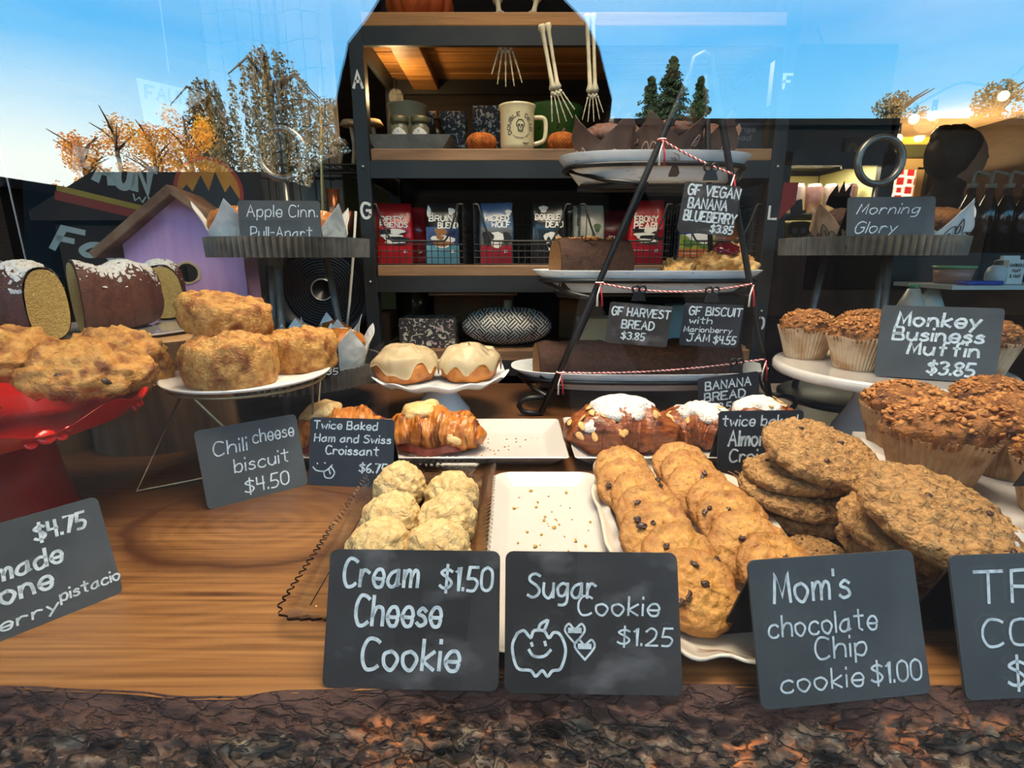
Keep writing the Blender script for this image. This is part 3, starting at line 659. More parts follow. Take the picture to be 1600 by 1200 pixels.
bm.faces.new(L_[0][::-1]); bm.faces.new(L_[-1])
pl = thing('wavy_platter', 'long white platter with a wavy rim and fine brown lines under the chocolate chip cookies', 'platter', (.205, .545, 0), R(-2))
put('dish', bm, mt('ivory_china', (204, 195, 182), r=.15, coat=.4), pl)
bm = nb()
for q in (.016, .0195, .0225):
    pts = []
    for i in range(120):
        a = 2*PI*i/120; x = .5*math.copysign(abs(math.cos(a))**.55, math.cos(a)); y = .5*math.copysign(abs(math.sin(a))**.55, math.sin(a)); aa = math.atan2(y, x); s = 1+.02*math.sin(aa*14)*(1-(q-.016)/.02)
        pts.append((x*(.205-2*q)*s, y*(.425-2*q)*s, .0135-(q-.012)*.57+.0005))
    tube(bm, pts, .00035, 4, closed=True)
put('line_decoration', bm, mt('brown_line', (120, 86, 60), r=.4), pl)
def chip_cookie(seed):
    t = thing('chocolate_chip_cookie', 'x', 'cookie')
    put('cookie', disc(.0395, .0105, .0034, 40, seed, .45), M_CHOC, t)
    r2 = random.Random(seed)
    for k in range(4):
        a = r2.uniform(0, 2*PI); q = r2.uniform(.006, .035); bm = blob(.0046*r2.uniform(.5, 1.2), .0032*r2.uniform(.6, 1.2), .0011, .0022, 150, seed*5+k, 3)
        o = put('chocolate_chip', bm, M_CHIP, t, loc=(q*math.cos(a), q*math.sin(a), .0140-.004*(q/.04)**2), rot=(0, 0, a*3))
    return t
protos = [chip_cookie(s) for s in (3, 8, 13)]
pi_ = 0; used = [False]*3
ORD = ['frontmost', 'second from the front', 'third from the front', 'fourth from the front', 'fifth from the front', 'sixth from the front', 'seventh from the front', 'eighth from the front']
for row, x0, x1, y0, n, sp in (('left', .160, .150, .402, 7, .0425), ('right', .246, .234, .385, 8, .0425)):
    for i in range(n):
        k = pi_ % 3; pi_ += 1
        tl = 33+((i*37) % 7)
        x = x0+(x1-x0)*i/(n-1)+.004*math.sin(i*2.1); yb = y0-.036*math.cos(R(tl))+sp*i
        rot = (Matrix.Rotation(R(10*math.sin(i*2.3)), 3, 'Z') @ Euler((R(tl), R(4*math.sin(i*1.7)), 0)).to_matrix() @ Matrix.Rotation(pi_*2.4, 3, 'Z')).to_euler()
        loc = (x, yb+.040*math.cos(R(tl)), .0075+.0405*math.sin(R(tl)))
        lb = 'chocolate chip cookie, %s in the %s row on the wavy platter' % (ORD[i], row)
        if not used[k]:
            used[k] = True; r_ = protos[k]; r_.location = loc; r_.rotation_euler = rot; r_['label'] = lb; r_['group'] = 'chocolate chip cookies in two leaning rows'
        else: dup(protos[k], loc, rot, lb, 'chocolate chip cookies in two leaning rows')

# ---------- big oatmeal cookies in stacks on a second glass tray ----------
glass_tray('glass_tray', 'clear pressed glass tray under the stacks of big oatmeal cookies', .395, .54, .20, .31)
def oat_cookie(seed, rad=.060, th=.017):
    t = thing('oatmeal_cookie', 'x', 'cookie')
    put('cookie', disc(rad, th, .0050, 52, seed, .38, 34, 110), M_OAT, t)
    r2 = random.Random(seed)
    for k in range(3):
        a = r2.uniform(0, 2*PI); q = r2.uniform(.01, rad*.8); bm = blob(.0036*r2.uniform(.6, 1.2), .0024, .0014, .0012, 160, seed*5+k, 2)
        put('chocolate_chip', bm, M_CHIP, t, loc=(q*math.cos(a), q*math.sin(a), th*1.38-.0065*(q/rad)**2-.0010), rot=(0, 0, a*3))
    return t
OP = [oat_cookie(21), oat_cookie(22), oat_cookie(23)]
def place_oat(k, loc, rot, lb, sc=1, first=[True]*3):
    g = 'big oatmeal cookies'
    if first[k]: first[k] = False; r_ = OP[k]; r_.location = loc; r_.rotation_euler = rot; r_['label'] = lb; r_['group'] = g; r_.scale = (sc,)*3
    else: dup(OP[k], loc, rot, lb, g, sc)
SA = Vector((.352, .592, .0058))
for i, (k, dx_, dy_, dz, tx, ty, sc, nm) in enumerate([(0, .005, 0, 0, 0, 0, 1.08, 'lowest'), (1, -.006, -.004, .024, 3, 4, 1.05, 'third from the top'), (2, -.002, .002, .047, -2, -3, 1.0, 'second from the top'), (0, .016, -.004, .078, 16, 5, 1.06, 'topmost')]):
    place_oat(k, (SA.x+dx_, SA.y+dy_, SA.z+dz), (Euler((R(tx), R(ty), 0)).to_matrix() @ Matrix.Rotation(i*1.1, 3, 'Z')).to_euler(), 'big oatmeal cookie, %s in the rear stack beside the almond croissant sign' % nm, sc)
SB = Vector((.395, .452, .0058))
for i, (k, dx_, dy_, dz, tx, ty, sc, nm) in enumerate([(1, .02, 0, 0, 0, 0, 1.0, 'lowest'), (2, -.004, .004, .024, -3, 5, 1.04, 'third from the top'), (0, -.012, -.004, .049, 5, 6, 1.08, 'second from the top'), (2, -.012, -.022, .077, 19, 10, 1.14, 'topmost')]):
    place_oat(k, (SB.x+dx_, SB.y+dy_, SB.z+dz), (Euler((R(tx), R(ty), 0)).to_matrix() @ Matrix.Rotation(i*1.7+.6, 3, 'Z')).to_euler(), 'big oatmeal cookie, %s in the front stack behind the cookie signs' % nm, sc)
p = G(1300, 862, .02); place_oat(0, (p.x-.008, p.y+.012, .0065), (R(4), 0, 1), 'small oatmeal cookie lying alone in front of the rear stack', .52)

# ---------- rectangular trays with croissants ----------
o = put('serving_tray', dish_bm(.445, .195, .006, .022, .024), CHINA, ang=50); o.location = (-.135, .838, 0); tag(o, 'white rectangular china tray, half empty, with ham croissants at its left', 'tray')
bm = nb()
for i in range(26):
    x, y = rng.uniform(-.06, .06), rng.uniform(.79, .88); s = rng.uniform(.0008, .002); box(bm, (x, y, .0045+s*.3), (s*1.8, s, s*.7), (0, 0, rng.random()*3))
tag(put('pastry_crumbs', bm, mt('pastry_flakes', (176, 118, 66), r=.7), smooth=False), 'brown pastry flakes on the empty end of the white tray', 'crumbs', kind='stuff')
o = put('serving_tray', dish_bm(.400, .205, .006, .022, .024), CHINA, ang=50); o.location = (.296, .843, 0); tag(o, 'white rectangular china tray holding the sugared almond croissants', 'tray')
def croissant_bm(Lc, rad, seed, ridges=5, arc=1.0):
    bm = nb(); n = 72
    def fn(u, v):
        s = v*2-1; ang = s*arc; a = 2*PI*u
        env = max(.02, (1-abs(s)**2.4))**.62
        lay = .05+.09*((1-abs(s))*ridges % 1)+.012*math.sin(s*70+a*2)
        rr_ = rad*env*(.86+lay)*(1+.10*math.sin(a*3+s*9+seed)+.04*math.sin(a*23+s*30+4*math.sin(s*7)))
        cx = Lc*.5*math.sin(ang)/math.sin(arc); cy = -Lc*.35*(1-math.cos(ang))/max(.01, (1-math.cos(arc)))*.75
        px_ = Vector((math.cos(ang), -math.sin(ang)*.9, 0)).normalized(); nn = Vector((px_.y, -px_.x, 0))
        z = math.sin(a)*rr_*.92
        return Vector((cx, cy, 0))+nn*math.cos(a)*rr_*1.12+Vector((0, 0, max(z, -rad*.62)+rad*.62))
    V = grid(bm, 56, n, fn, wrap=True); bm.faces.new(V[0][::-1]); bm.faces.new(V[-1]); rough(bm, .0030, 60, seed); rough(bm, .0009, 260, seed); return bm
def cap_bm(rx, ry, rz, seed, amp=.006, s=26, sub=4):
    bm = nb(); bmesh.ops.create_icosphere(bm, subdivisions=sub, radius=1)
    for v in bm.verts:
        p = v.co; wv = 1+.22*noise.noise(Vector((p.x*2+seed, p.y*2, seed))); v.co = Vector((p.x*rx*wv, p.y*ry*wv, p.z*rz*(1 if p.z > 0 else .45)))
    rough(bm, amp, s, seed); return bm
def ham_croissant(loc, rz, lb, seed):
    t = thing('ham_croissant', lb, 'croissant', loc, rz, group='ham and cheese croissants')
    put('pastry', croissant_bm(.148, .044, seed, 3, 1.05), M_CROI, t)
    bm = cap_bm(.036, .034, .022, seed); xf(bm, Matrix.Translation((-.030, .004, .056)) @ Matrix.Rotation(R(-18), 4, 'Y')); put('cheese_topping', bm, M_CHEESE, t)
    bm = nb(); grid(bm, 40, 7, lambda u, v: Vector((-.056+.105*u, -.046-.018*math.sin(u*PI)+.010*v, .006+.003*math.sin(u*9)+.012*v)))
    for f in bm.faces[:]: pass
    bmesh.ops.solidify(bm, geom=bm.faces[:], thickness=.003); put('ham_slice', bm, M_HAM, t)
    bm = cap_bm(.020, .012, .010, seed+3, .004); xf(bm, Matrix.Translation((.036, -.036, .026)) @ Matrix.Rotation(R(20), 4, 'Y')); put('cheese', bm, M_CHEESE, t)
    return t
ham_croissant((-.128, .842, .0042), R(-6), 'ham croissant with melted cheese on top, at the middle of the white tray', 3)
ham_croissant((-.292, .842, .0042), R(10), 'ham croissant half hidden behind its own dark price sign', 5)
def almond_croissant(loc, rz, lb, seed, sc=1):
    t = thing('almond_croissant', lb, 'croissant', loc, rz, group='sugared almond croissants'); t.scale = (sc,)*3
    put('pastry', croissant_bm(.165, .050, seed, 3, 1.1), M_ALM, t)
    bm = cap_bm(.056, .044, .026, seed, .006, 60); xf(bm, Matrix.Translation((.004, .004, .062))); put('powdered_sugar', bm, M_SUGAR, t)
    bm = cap_bm(.020, .024, .016, seed+1, .005, 60, 3); xf(bm, Matrix.Translation((-.058, -.024, .044)) @ Matrix.Rotation(R(-30), 4, 'Y')); put('powdered_sugar', bm, M_SUGAR, t)
    r2 = random.Random(seed); pm = t.children[0].data; cand = [v for v in pm.vertices if v.normal.z > .25 and v.co.y < .006 and v.co.z > .03]
    for k in range(16):
        v = r2.choice(cand); bm = nb(); bmesh.ops.create_icosphere(bm, subdivisions=2, radius=1)
        for q in bm.verts: q.co = Vector((q.co.x*.0085, q.co.y*.0050*(1-.35*q.co.x), q.co.z*.0009))
        rot = v.normal.to_track_quat('Z', 'X').to_matrix() @ Matrix.Rotation(r2.uniform(0, 6), 3, 'Z') @ Matrix.Rotation(r2.uniform(-.35, .35), 3, 'X')
        up = .010 if (v.co.x/.05)**2+(v.co.y/.04)**2 < 1 and v.co.z > .06 else .003
        put('almond_slice', bm, M_NUT, t, loc=v.co+v.normal*up, rot=rot.to_euler())
    return t
almond_croissant((.182, .838, .0042), R(4), 'large sugared almond croissant, leftmost on the right white tray', 11)
almond_croissant((.322, .855, .0042), R(-24), 'sugared almond croissant just left of its dark sign', 12, .82)
almond_croissant((.432, .872, .0042), R(30), 'sugared almond croissant peeping over the almond croissant sign', 14, .88)

# ---------- iced rolls on the scalloped milk glass stand ----------
ps = thing('cake_stand', 'small white scalloped milk glass cake stand with two iced rolls', 'cake stand', (-.146, 1.035, 0))
def scal(n, amp, zamp, kk): return lambda a, r, z, k: (r*(1+amp*math.cos(a*n))*1.0, z+zamp*math.cos(a*n)) if k in kk else (r, z)
bm = nb(); lathe(bm, [(0, .072), (.03, .071), (.10, .074), (.125, .080), (.136, .089), (.138, .0925), (.134, .092), (.120, .083), (.09, .0795), (0, .079)], 120, scal(12, .022, .004, (3, 4, 5, 6, 7)))
put('plate', bm, MILK, ps)
bm = nb(); lathe(bm, [(0, 0), (.056, 0), (.060, .004), (.058, .014), (.046, .028), (.034, .046), (.030, .060), (.036, .0715), (0, .0725)], 64); put('pedestal', bm, MILK, ps)
def iced_roll(loc, rz, lb, seed):
    t = thing('iced_roll', lb, 'pastry', loc, rz, group='iced cinnamon rolls'); put('bun', blob(.062, .058, .040, .006, 16, seed, 5, .55), M_BUN, t)
    bm = nb(); na, nr = 96, 26
    def fn(u, v):
        a = 2*PI*u; dr = .40+.62*noise.noise(Vector((math.cos(a)*2.2+seed*3, math.sin(a)*2.2, seed)))+.16*math.sin(a*4+seed)
        ph_ = max(.001, v)*PI*.5*(1.0+.42*max(-.4, min(.55, dr-.45)))*1.0
        r_ = abs(math.sin(ph_))**.86; z = math.copysign(abs(math.cos(ph_))**.72, math.cos(ph_)); k = 1.07+.035*math.sin(a*2+v*5+seed)+.03*noise.noise(Vector((r_*math.cos(a)*3, r_*math.sin(a)*3, seed)))
        return Vector((r_*.062*math.cos(a)*k, r_*.058*math.sin(a)*k, .022+z*.044*k+.0035*math.sin(r_*9+a)+.003*noise.noise(Vector((r_*math.cos(a)*5, r_*math.sin(a)*5, seed*2)))))
    grid(bm, na, nr, fn, wrap=True); bmesh.ops.solidify(bm, geom=bm.faces[:], thickness=.004); put('icing', bm, M_ICE, t)
    return t
iced_roll((-.214, 1.018, .0795), 0, 'round roll with cream icing dripping over its side, on the left of the small stand', 2)
iced_roll((-.086, 1.035, .0795), 1.2, 'round roll thick with cream icing, on the right of the small stand', 5)

# ---------- left: biscuits on a white dish over a wire rack ----------
wr = thing('wire_rack', 'thin brass wire rack carrying the white dish of biscuits', 'rack', (-.395, .765, 0))
bm = nb(); tube(bm, [(-.100, .012, .139), (-.128, -.098, .002), (.07, .035, .002), (.07, .06, .139)], .0022, 8); tube(bm, [(-.02, -.11, .139), (.045, -.05, .002), (.05, .1, .002), (.07, .10, .139)], .0022, 8)
tube(bm, [(.105*math.cos(2*PI*k/40), .105*math.sin(2*PI*k/40)*1.05, .139) for k in range(40)], .0022, 8, closed=True); put('frame', bm, mt('brass_wire', (150, 136, 104), r=.35, m=.7), wr)
bm = nb(); lathe(bm, [(0, .1415), (.09, .1415), (.128, .147), (.132, .151), (.128, .1515), (.09, .147), (0, .1465)], 72); o = put('oval_dish', bm, mt('speckled_white_enamel', (236, 230, 222), r=.3, c2=(120, 112, 104), sc=120, th=(.7, .74)), smooth=True); o.location = (-.395, .765, 0); o.scale = (.87, .93, 1)
tag(o, 'white speckled enamel dish on the wire rack, loaded with biscuits', 'dish')
def biscuit(loc, rot, rad, hgt, lb, seed, mat=None, group='chili cheese biscuits'):
    bm = disc(rad, hgt, .0075, 22, seed, .12, 26, 90); rough(bm, .0028, 75, seed+2)
    o = put('biscuit', bm, mat or M_BISC); o.location = loc; o.rotation_euler = rot; return tag(o, lb, 'biscuit', group)
biscuit((-.388, .705, .147), (0, 0, 0), .060, .062, 'craggy golden biscuit standing at the front of the white dish', 1)
biscuit((-.336, .812, .147), (0, 0, 2), .055, .056, 'craggy golden biscuit at the right end of the white dish', 2)
biscuit((-.452, .822, .147), (0, 0, 1), .053, .054, 'golden biscuit hidden at the back of the white dish', 3)
biscuit((-.425, .768, .2125), (R(6), R(9), .5), .062, .047, 'craggy golden biscuit lying on top of the others', 4)

# ---------- red stand with scones ----------
rs = thing('red_cake_stand', 'red enamel cake stand with a wavy embossed rim holding scones', 'cake stand', (-.66, .57, 0))
bm = nb(); lathe(bm, [(0, .122), (.12, .122), (.165, .126), (.192, .134), (.200, .150), (.203, .152), (.197, .149), (.186, .137), (.16, .130), (0, .128)], 120, lambda a, r, z, k: (r*(1+.012*math.cos(a*9)), z+.009*math.cos(a*9)) if k in (4, 5, 6) else (r, z)); put('plate', bm, RED, rs)
bm = nb(); lathe(bm, [(0, 0), (.108, 0), (.107, .004), (.098, .06), (.094, .122), (0, .1225)], 64); put('pedestal', bm, mt('dark_red_enamel', (168, 30, 26), (140, 24, 20), sc=10, r=.35), rs)
for k in range(9):
    a = 2*PI*(k+.5)/9; bm = nb()
    for da, sz, zz in ((0, .010, .0), (-.07, .006, -.004), (.07, .006, -.004), (.11, .004, .002)):
        r2 = bmesh.ops.create_icosphere(bm, subdivisions=2, radius=sz); xf(bm, Matrix.Translation((.1955*math.cos(a+da), .1955*math.sin(a+da), .1405+zz)) @ Matrix.Rotation(a, 4, 'Z') @ Matrix.Rotation(R(-25), 4, 'Y') @ Matrix.Diagonal((.22, 1, .8, 1)), r2['verts'])
    put('rim_emboss', bm, RED, rs)
def scone(loc, rot, rx, ry, rz_, lb, seed):
    t = thing('scone', lb, 'scone', loc, rot=rot, group='blackberry pistachio scones')
    bm = blob(rx, ry, rz_, .013, 18, seed, 5, .5); rough(bm, .003, 80, seed+1); put('crust', bm, M_SCONE, t)
    r2 = random.Random(seed)
    for k in range(3):
        a = r2.uniform(-2.6, -.5); o = put('berry', blob(.009, .006, .007, .003, 60, seed+k, 2), M_CHIP, t, loc=(rx*.88*math.cos(a), ry*.88*math.sin(a), rz_*.65))
    return t
scone((-.625, .505, .131), (0, 0, .3), .072, .064, .038, 'thick golden scone lowest at the front of the red stand', 3)
scone((-.545, .712, .1395), (0, 0, .9), .060, .056, .055, 'golden scone at the back of the red stand behind the flat ones', 4)
scone((-.508, .600, .165), (R(4), R(10), .2), .070, .060, .032, 'flat craggy scone with dark berries at the right of the red stand', 6)
scone((-.605, .560, .190), (R(6), R(6), .6), .078, .066, .034, 'flat craggy scone lying across the left of the red stand', 7)

# ---------- tree stumps, bundt cake, birdhouse ----------
def stump(loc, rad, h, lb, seed):
    t = thing('tree_stump', lb, 'stump', loc)
    bm = nb(); lathe(bm, [(rad*1.02, 0), (rad, h*.3), (rad*.985, h*.7), (rad, h)], 120, lambda a, r, z, k: (r*(1+.05*noise.noise(Vector((math.cos(a)*2, math.sin(a)*2, seed)))+.022*noise.noise(Vector((math.cos(a)*14, math.sin(a)*14, seed+z*2)))), z))
    bm.verts.ensure_lookup_table(); bm.faces.new(bm.verts[0:120][::-1]); put('bark', bm, LOG_, t, ang=60)
    bm = nb(); lathe(bm, [(0, h+.0005), (rad*.96, h+.0005), (rad*.98, h-.004)], 60); put('cut_face', bm, mt('cut_wood', (176, 136, 88), (150, 108, 66), sc=30, r=.7), t)
stump((-.630, .915, 0), .112, .185, 'thick bark-covered log slab standing behind the red stand', 1)
stump((-.762, .845, 0), .040, .16, 'narrow piece of bark log beside the thick log slab', 2)
bm = nb(); lathe(bm, [(0, .1865), (.15, .1865), (.165, .192), (.16, .1925), (.148, .191), (0, .1905)], 64); o = put('cake_plate', bm, CHINA); o.location = (-.74, .96, 0); tag(o, 'white plate on the log slab under the bundt cake', 'plate')
def bundt(loc, rz, a0, a1, R0, lb, seed):
    t = thing('bundt_cake_slice', lb, 'cake', loc, rz, group='sugared bundt cake pieces')
    hw, hh = .037, .115
    def sect(s):   # closed cross-section outline: s in 0..1
        a = 2*PI*s; x = math.cos(a); z = math.sin(a); return R0+hw*math.copysign(abs(x)**.8, x), hh*.5+hh*.5*math.copysign(abs(z)**.8, z)
    n, m = 40, max(8, int((a1-a0)*18)); bm = nb()
    def fn(u, v):
        r, z = sect(u); a = a0+(a1-a0)*v; fl = 1+.13*math.cos(a*9)*(z/hh); return Vector(((R0+(r-R0)*fl)*math.cos(a), (R0+(r-R0)*fl)*math.sin(a), z*(1+.05*math.cos(a*9))))
    V = grid(bm, n, m, fn, wrap=True); rough(bm, .0015, 60, seed); put('crust', bm, M_BUNDT, t)
    for V_, nm in ((0, 0), (1, 1)):
        bm = nb(); a = a0 if V_ == 0 else a1; da = -.002 if V_ == 0 else .002
        ring = [bm.verts.new((fn(u/40, V_)-Vector((R0*math.cos(a), R0*math.sin(a), hh*.5)))*.955+Vector((R0*math.cos(a+da*4), R0*math.sin(a+da*4), hh*.5))) for u in range(40)]
        bm.faces.new(ring); put('cut_face', bm, M_CRUMB, t, smooth=False)
    bm = nb()
    def fs(u, v):
        uu = .04+.42*u; r, z = sect(uu); a = a0+(a1-a0)*(.01+.98*v); fl = 1+.13*math.cos(a*9)*(z/hh); jag = .02*noise.noise(Vector((a*20, u*8, seed)))
        return Vector(((R0+(r-R0)*fl*1.015)*math.cos(a), (R0+(r-R0)*fl*1.015)*math.sin(a), z*(1+.05*math.cos(a*9))+.0015+jag*.1))
    grid(bm, 90, m*7, fs); bm.faces.ensure_lookup_table()
    for f in bm.faces[:]:
        c = f.calc_center_median(); uu = math.hypot(c.x, c.y)-R0
        if abs(uu)/hw > .62+.75*abs(noise.noise(c*110+Vector((seed, 0, 0)))) : bm.faces.remove(f)
    rough(bm, .0012, 160, seed); put('powdered_sugar', bm, M_SUGAR, t)
bundt((-.822, .957, .1925), 0, R(-40), R(30), .12, 'large sugared bundt cake piece with dark fluted crust at the right of the plate', 1)
bundt((-.700, .893, .1925), 0, R(-135), R(-95), .095, 'sugared bundt slice turning its broad pale cut face to the front', 2)
bundt((-.868, .965, .1925), 0, R(-112), R(-74), .095, 'sugared bundt slice at the left edge of the picture', 3)
bundt((-.650, 1.135, .1925), 0, R(-176), R(-140), .085, 'sugared bundt slice with a yellow cut face behind the largest piece', 4)

bhm = mt('lilac_paint', (226, 178, 222), (212, 162, 212), sc=14, r=.6, b=.4, bs=60, stretch=(3, 3, .6), c3=(230, 194, 232), sc3=10, th3=(.55, .8))
rustic = mt('rustic_board', (146, 108, 80), (100, 70, 48), sc=24, r=.8, stretch=(1, .15, 1), b=.8, bs=40, c3=(146, 118, 94), sc3=16, th3=(.55, .75))
bh = thing('birdhouse', 'lilac painted wooden birdhouse with a brown plank roof and round hole', 'birdhouse', (-.732, 1.20, .12), R(16))
W2, HB, HP, DB = .118, .225, .325, .16
bm = nb(); prism(bm, [(-W2, 0), (W2, 0), (W2, HB), (0, HP), (-W2, HB)], .012); put('front_panel', bm, bhm, bh, smooth=False)
bm = nb(); prism(bm, [(-W2, 0), (W2, 0), (W2, HB), (0, HP), (-W2, HB)], .012); xf(bm, Matrix.Translation((0, DB, 0))); put('back_panel', bm, bhm, bh, smooth=False)
for s in (-1, 1):
    bm = nb(); box(bm, (s*(W2-.006), DB/2+.006, HB/2), (.012, DB-.002, HB-.004)); put('side_panel', bm, bhm, bh, smooth=False)
    ang = math.atan2(HP-HB, W2); Lr = math.hypot(HP-HB, W2)+.06
    bm = nb(); box(bm, (0, 0, 0), (Lr, DB+.07, .018), bev=.003); rough(bm, .002, 30, s); xf(bm, Matrix.Translation((s*(W2*.5+.020), DB/2-.01, (HB+HP)/2-.004)) @ Matrix.Rotation(s*ang, 4, 'Y')); put('roof_board', bm, rustic, bh, smooth=False)
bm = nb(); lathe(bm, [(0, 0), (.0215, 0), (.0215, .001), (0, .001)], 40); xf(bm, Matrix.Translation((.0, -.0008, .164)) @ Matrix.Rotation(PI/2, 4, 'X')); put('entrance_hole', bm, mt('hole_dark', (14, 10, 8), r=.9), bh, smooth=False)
bm = nb(); lathe(bm, [(.0205, 0), (.026, 0), (.025, .0016), (.0205, .0016)], 60, lambda a, r, z, k: (r*(1+.14*noise.noise(Vector((math.cos(a)*3, math.sin(a)*3, 2)))), z) if k in (1, 2) else (r, z)); xf(bm, Matrix.Translation((0, -.0004, .164)) @ Matrix.Rotation(PI/2, 4, 'X')); put('hole_rim', bm, mt('splintered_wood', (212, 184, 140), r=.8), bh, smooth=False)
bm = nb(); box(bm, (-.742, 1.275, .06), (.22, .16, .12), bev=.003); tag(put('wooden_crate', bm, DARKWOOD, smooth=False), 'dark wooden block under the lilac birdhouse', 'crate')

# ---------- corrugated two-tier cupcake stands ----------
def tier(bm, rad, z, hgt, n=80):
    lathe(bm, [(0, z+.004), (rad-.004, z+.004), (rad-.003, z+hgt), (rad+.002, z+hgt+.001), (rad, z), (0, z)], n*2, lambda a, r, zz, k: (r+(.0045 if int(round(a/(2*PI)*n*2)) % 2 else -.0045), zz) if k in (3, 4) else (r, zz))
def tier_stand(loc, label, r_up, z_up, r_lo, z_lo, lower=True, topz=.50):
    t = thing('tiered_stand', label, 'cake stand', loc)
    bm = nb(); tier(bm, r_up, z_up, .036); put('upper_tray', bm, GALV, t, smooth=False)
    if lower: bm = nb(); tier(bm, r_lo, z_lo, .038); put('lower_tray', bm, GALV, t, smooth=False)
    bm = nb()
    for k in range(3):
        a = R(30+120*k); tube(bm, [(r_lo*.62*math.cos(a), r_lo*.62*math.sin(a), 0), (r_up*.45*math.cos(a), r_up*.45*math.sin(a), z_up)], .0075, 8)
    put('post', bm, GALV, t)
    bm = nb(); tube(bm, [(0, 0, z_up), (0, 0, topz-.052)], .006, 8); tube(bm, [(.046*math.cos(2*PI*k/40), 0, topz+.046*math.sin(2*PI*k/40)) for k in range(40)], .0075, 10, closed=True); put('ring_handle', bm, mt('pewter', (120, 118, 112), r=.35, m=.8), t)
    bm = nb(); lathe(bm, [(0, 0), (r_lo*.85, 0), (r_lo*.85, .006), (r_lo*.8, .012), (0, .012)], 60); put('base', bm, IRON, t)
    return t
tier_stand((-.452, 1.10, 0), 'dark corrugated two-tier stand on the left with apple cinnamon pull-aparts', .150, .318, .166, .066, topz=.515)
tier_stand((.775, 1.175, 0), 'dark corrugated tiered stand on the right with the morning glory sign', .168, .322, .165, .06, False, topz=.515)
def tulip(loc, rz, lb, seed, paper, ink, crust, rb=.030, rt=.052, h=.06, peak=.040, sugar=True, swirl=False, group='muffins in folded baking paper', name='tulip_muffin'):
    t = thing(name, lb, 'muffin', loc, rz, group=group)
    bm = nb()
    def fn(u, v):
        a = 2*PI*u; pk = 1-abs(((a*4/(2*PI)+.5) % 1)*2-1); pk = pk**1.25; hh = h*.70+peak*pk*1.45; q = v; r = rb+(rt-rb)*q**.8+(.016*pk*q**2)
        crease = 1+.045*math.sin(a*8+seed)*q
        return Vector((r*crease*math.cos(a), r*crease*math.sin(a), .0008+hh*q+.0015*math.sin(a*5+seed)*q))
    V = grid(bm, 96, 14, fn, wrap=True); bm.faces.new(V[0]); rough(bm, .0016, 40, seed); bmesh.ops.solidify(bm, geom=bm.faces[:], thickness=.0008); put('paper_cup', bm, paper, t, ang=50)
    bm = blob(rt*.86, rt*.86, .030, .005, 30, seed, 4); xf(bm, Matrix.Translation((0, 0, h*.50))); put('muffin', bm, crust, t)
    r2 = random.Random(seed)
    if sugar:
        bm = nb()
        for k in range(90):
            a = r2.uniform(0, 2*PI); q = abs(r2.gauss(0, .5)); 
            if q > .85: continue
            z = h*.50+.03+.03*math.sqrt(1-q*q)
            r_ = bmesh.ops.create_icosphere(bm, subdivisions=1, radius=r2.uniform(.0014, .003)); bmesh.ops.translate(bm, vec=(rt*.86*q*math.cos(a), rt*.86*q*math.sin(a), z), verts=r_['verts'])
        o = put('pearl_sugar', bm, M_PSUG, t); o['kind'] = 'stuff'
    if swirl:
        bm = nb()
        for k in range(16):
            a0 = 2*PI*k/16+r2.uniform(-.1, .1); v0 = r2.uniform(.3, .62); sg = r2.choice((-1, 1)); s_ = r2.uniform(.010, .016); P = []
            for j in range(26):
                th_ = j*.33; q = s_*(1-j/30); uu = (a0+sg*q*math.cos(th_)/rt)/(2*PI); vv = v0+q*math.sin(th_)/(h*.9)
                P.append(fn(uu % 1, min(.9, max(.06, vv)))*1.0); P[-1] = Vector((P[-1].x*1.045, P[-1].y*1.045, P[-1].z))
            tube(bm, P, .0010, 4)
        put('printed_swirl', bm, ink, t)
    return t
WP = 'white paper cupcakes on the left tiered stand'
tulip((-.548, 1.07, .323), .3, 'white paper wrapped pull-apart beside the apple cinnamon sign', 1, M_PAPER, M_INK, M_BUN, group=WP)
tulip((-.41, 1.165, .323), .9, 'white paper wrapped pull-apart behind the apple cinnamon sign', 2, M_PAPER, M_INK, M_BUN, group=WP)
tulip((-.356, 1.075, .071), .6, 'sugared golden pull-apart in tall white paper beside the iced rolls', 3, M_PAPER, M_INK, M_BUN, rb=.034, rt=.054, h=.085, peak=.034, group=WP)
tulip((-.462, 1.075, .071), .2, 'sugared pull-apart in white paper behind the rightmost biscuit', 4, M_PAPER, M_INK, M_BUN, h=.085, group=WP)
tulip((-.41, 1.185, .071), .5, 'white paper pull-apart at the back of the lower left tier', 6, M_PAPER, M_INK, M_BUN, h=.085, group=WP)
SW = 'swirl printed paper muffins on the right tiered stand'
tulip((.69, 1.14, .3265), .4, 'muffin in cream swirl paper left of the morning glory sign', 21, mt('tan_baking_paper', (176, 150, 120), (120, 92, 70), sc=30, r=.7, stretch=(1, 1, .3)), M_INK, M_BREAD, sugar=False, swirl=True, group=SW)
tulip((.885, 1.125, .3265), .1, 'muffin in white swirl paper right of the morning glory sign', 22, M_PAPER, M_INK, M_MUF, sugar=False, swirl=True, group=SW)

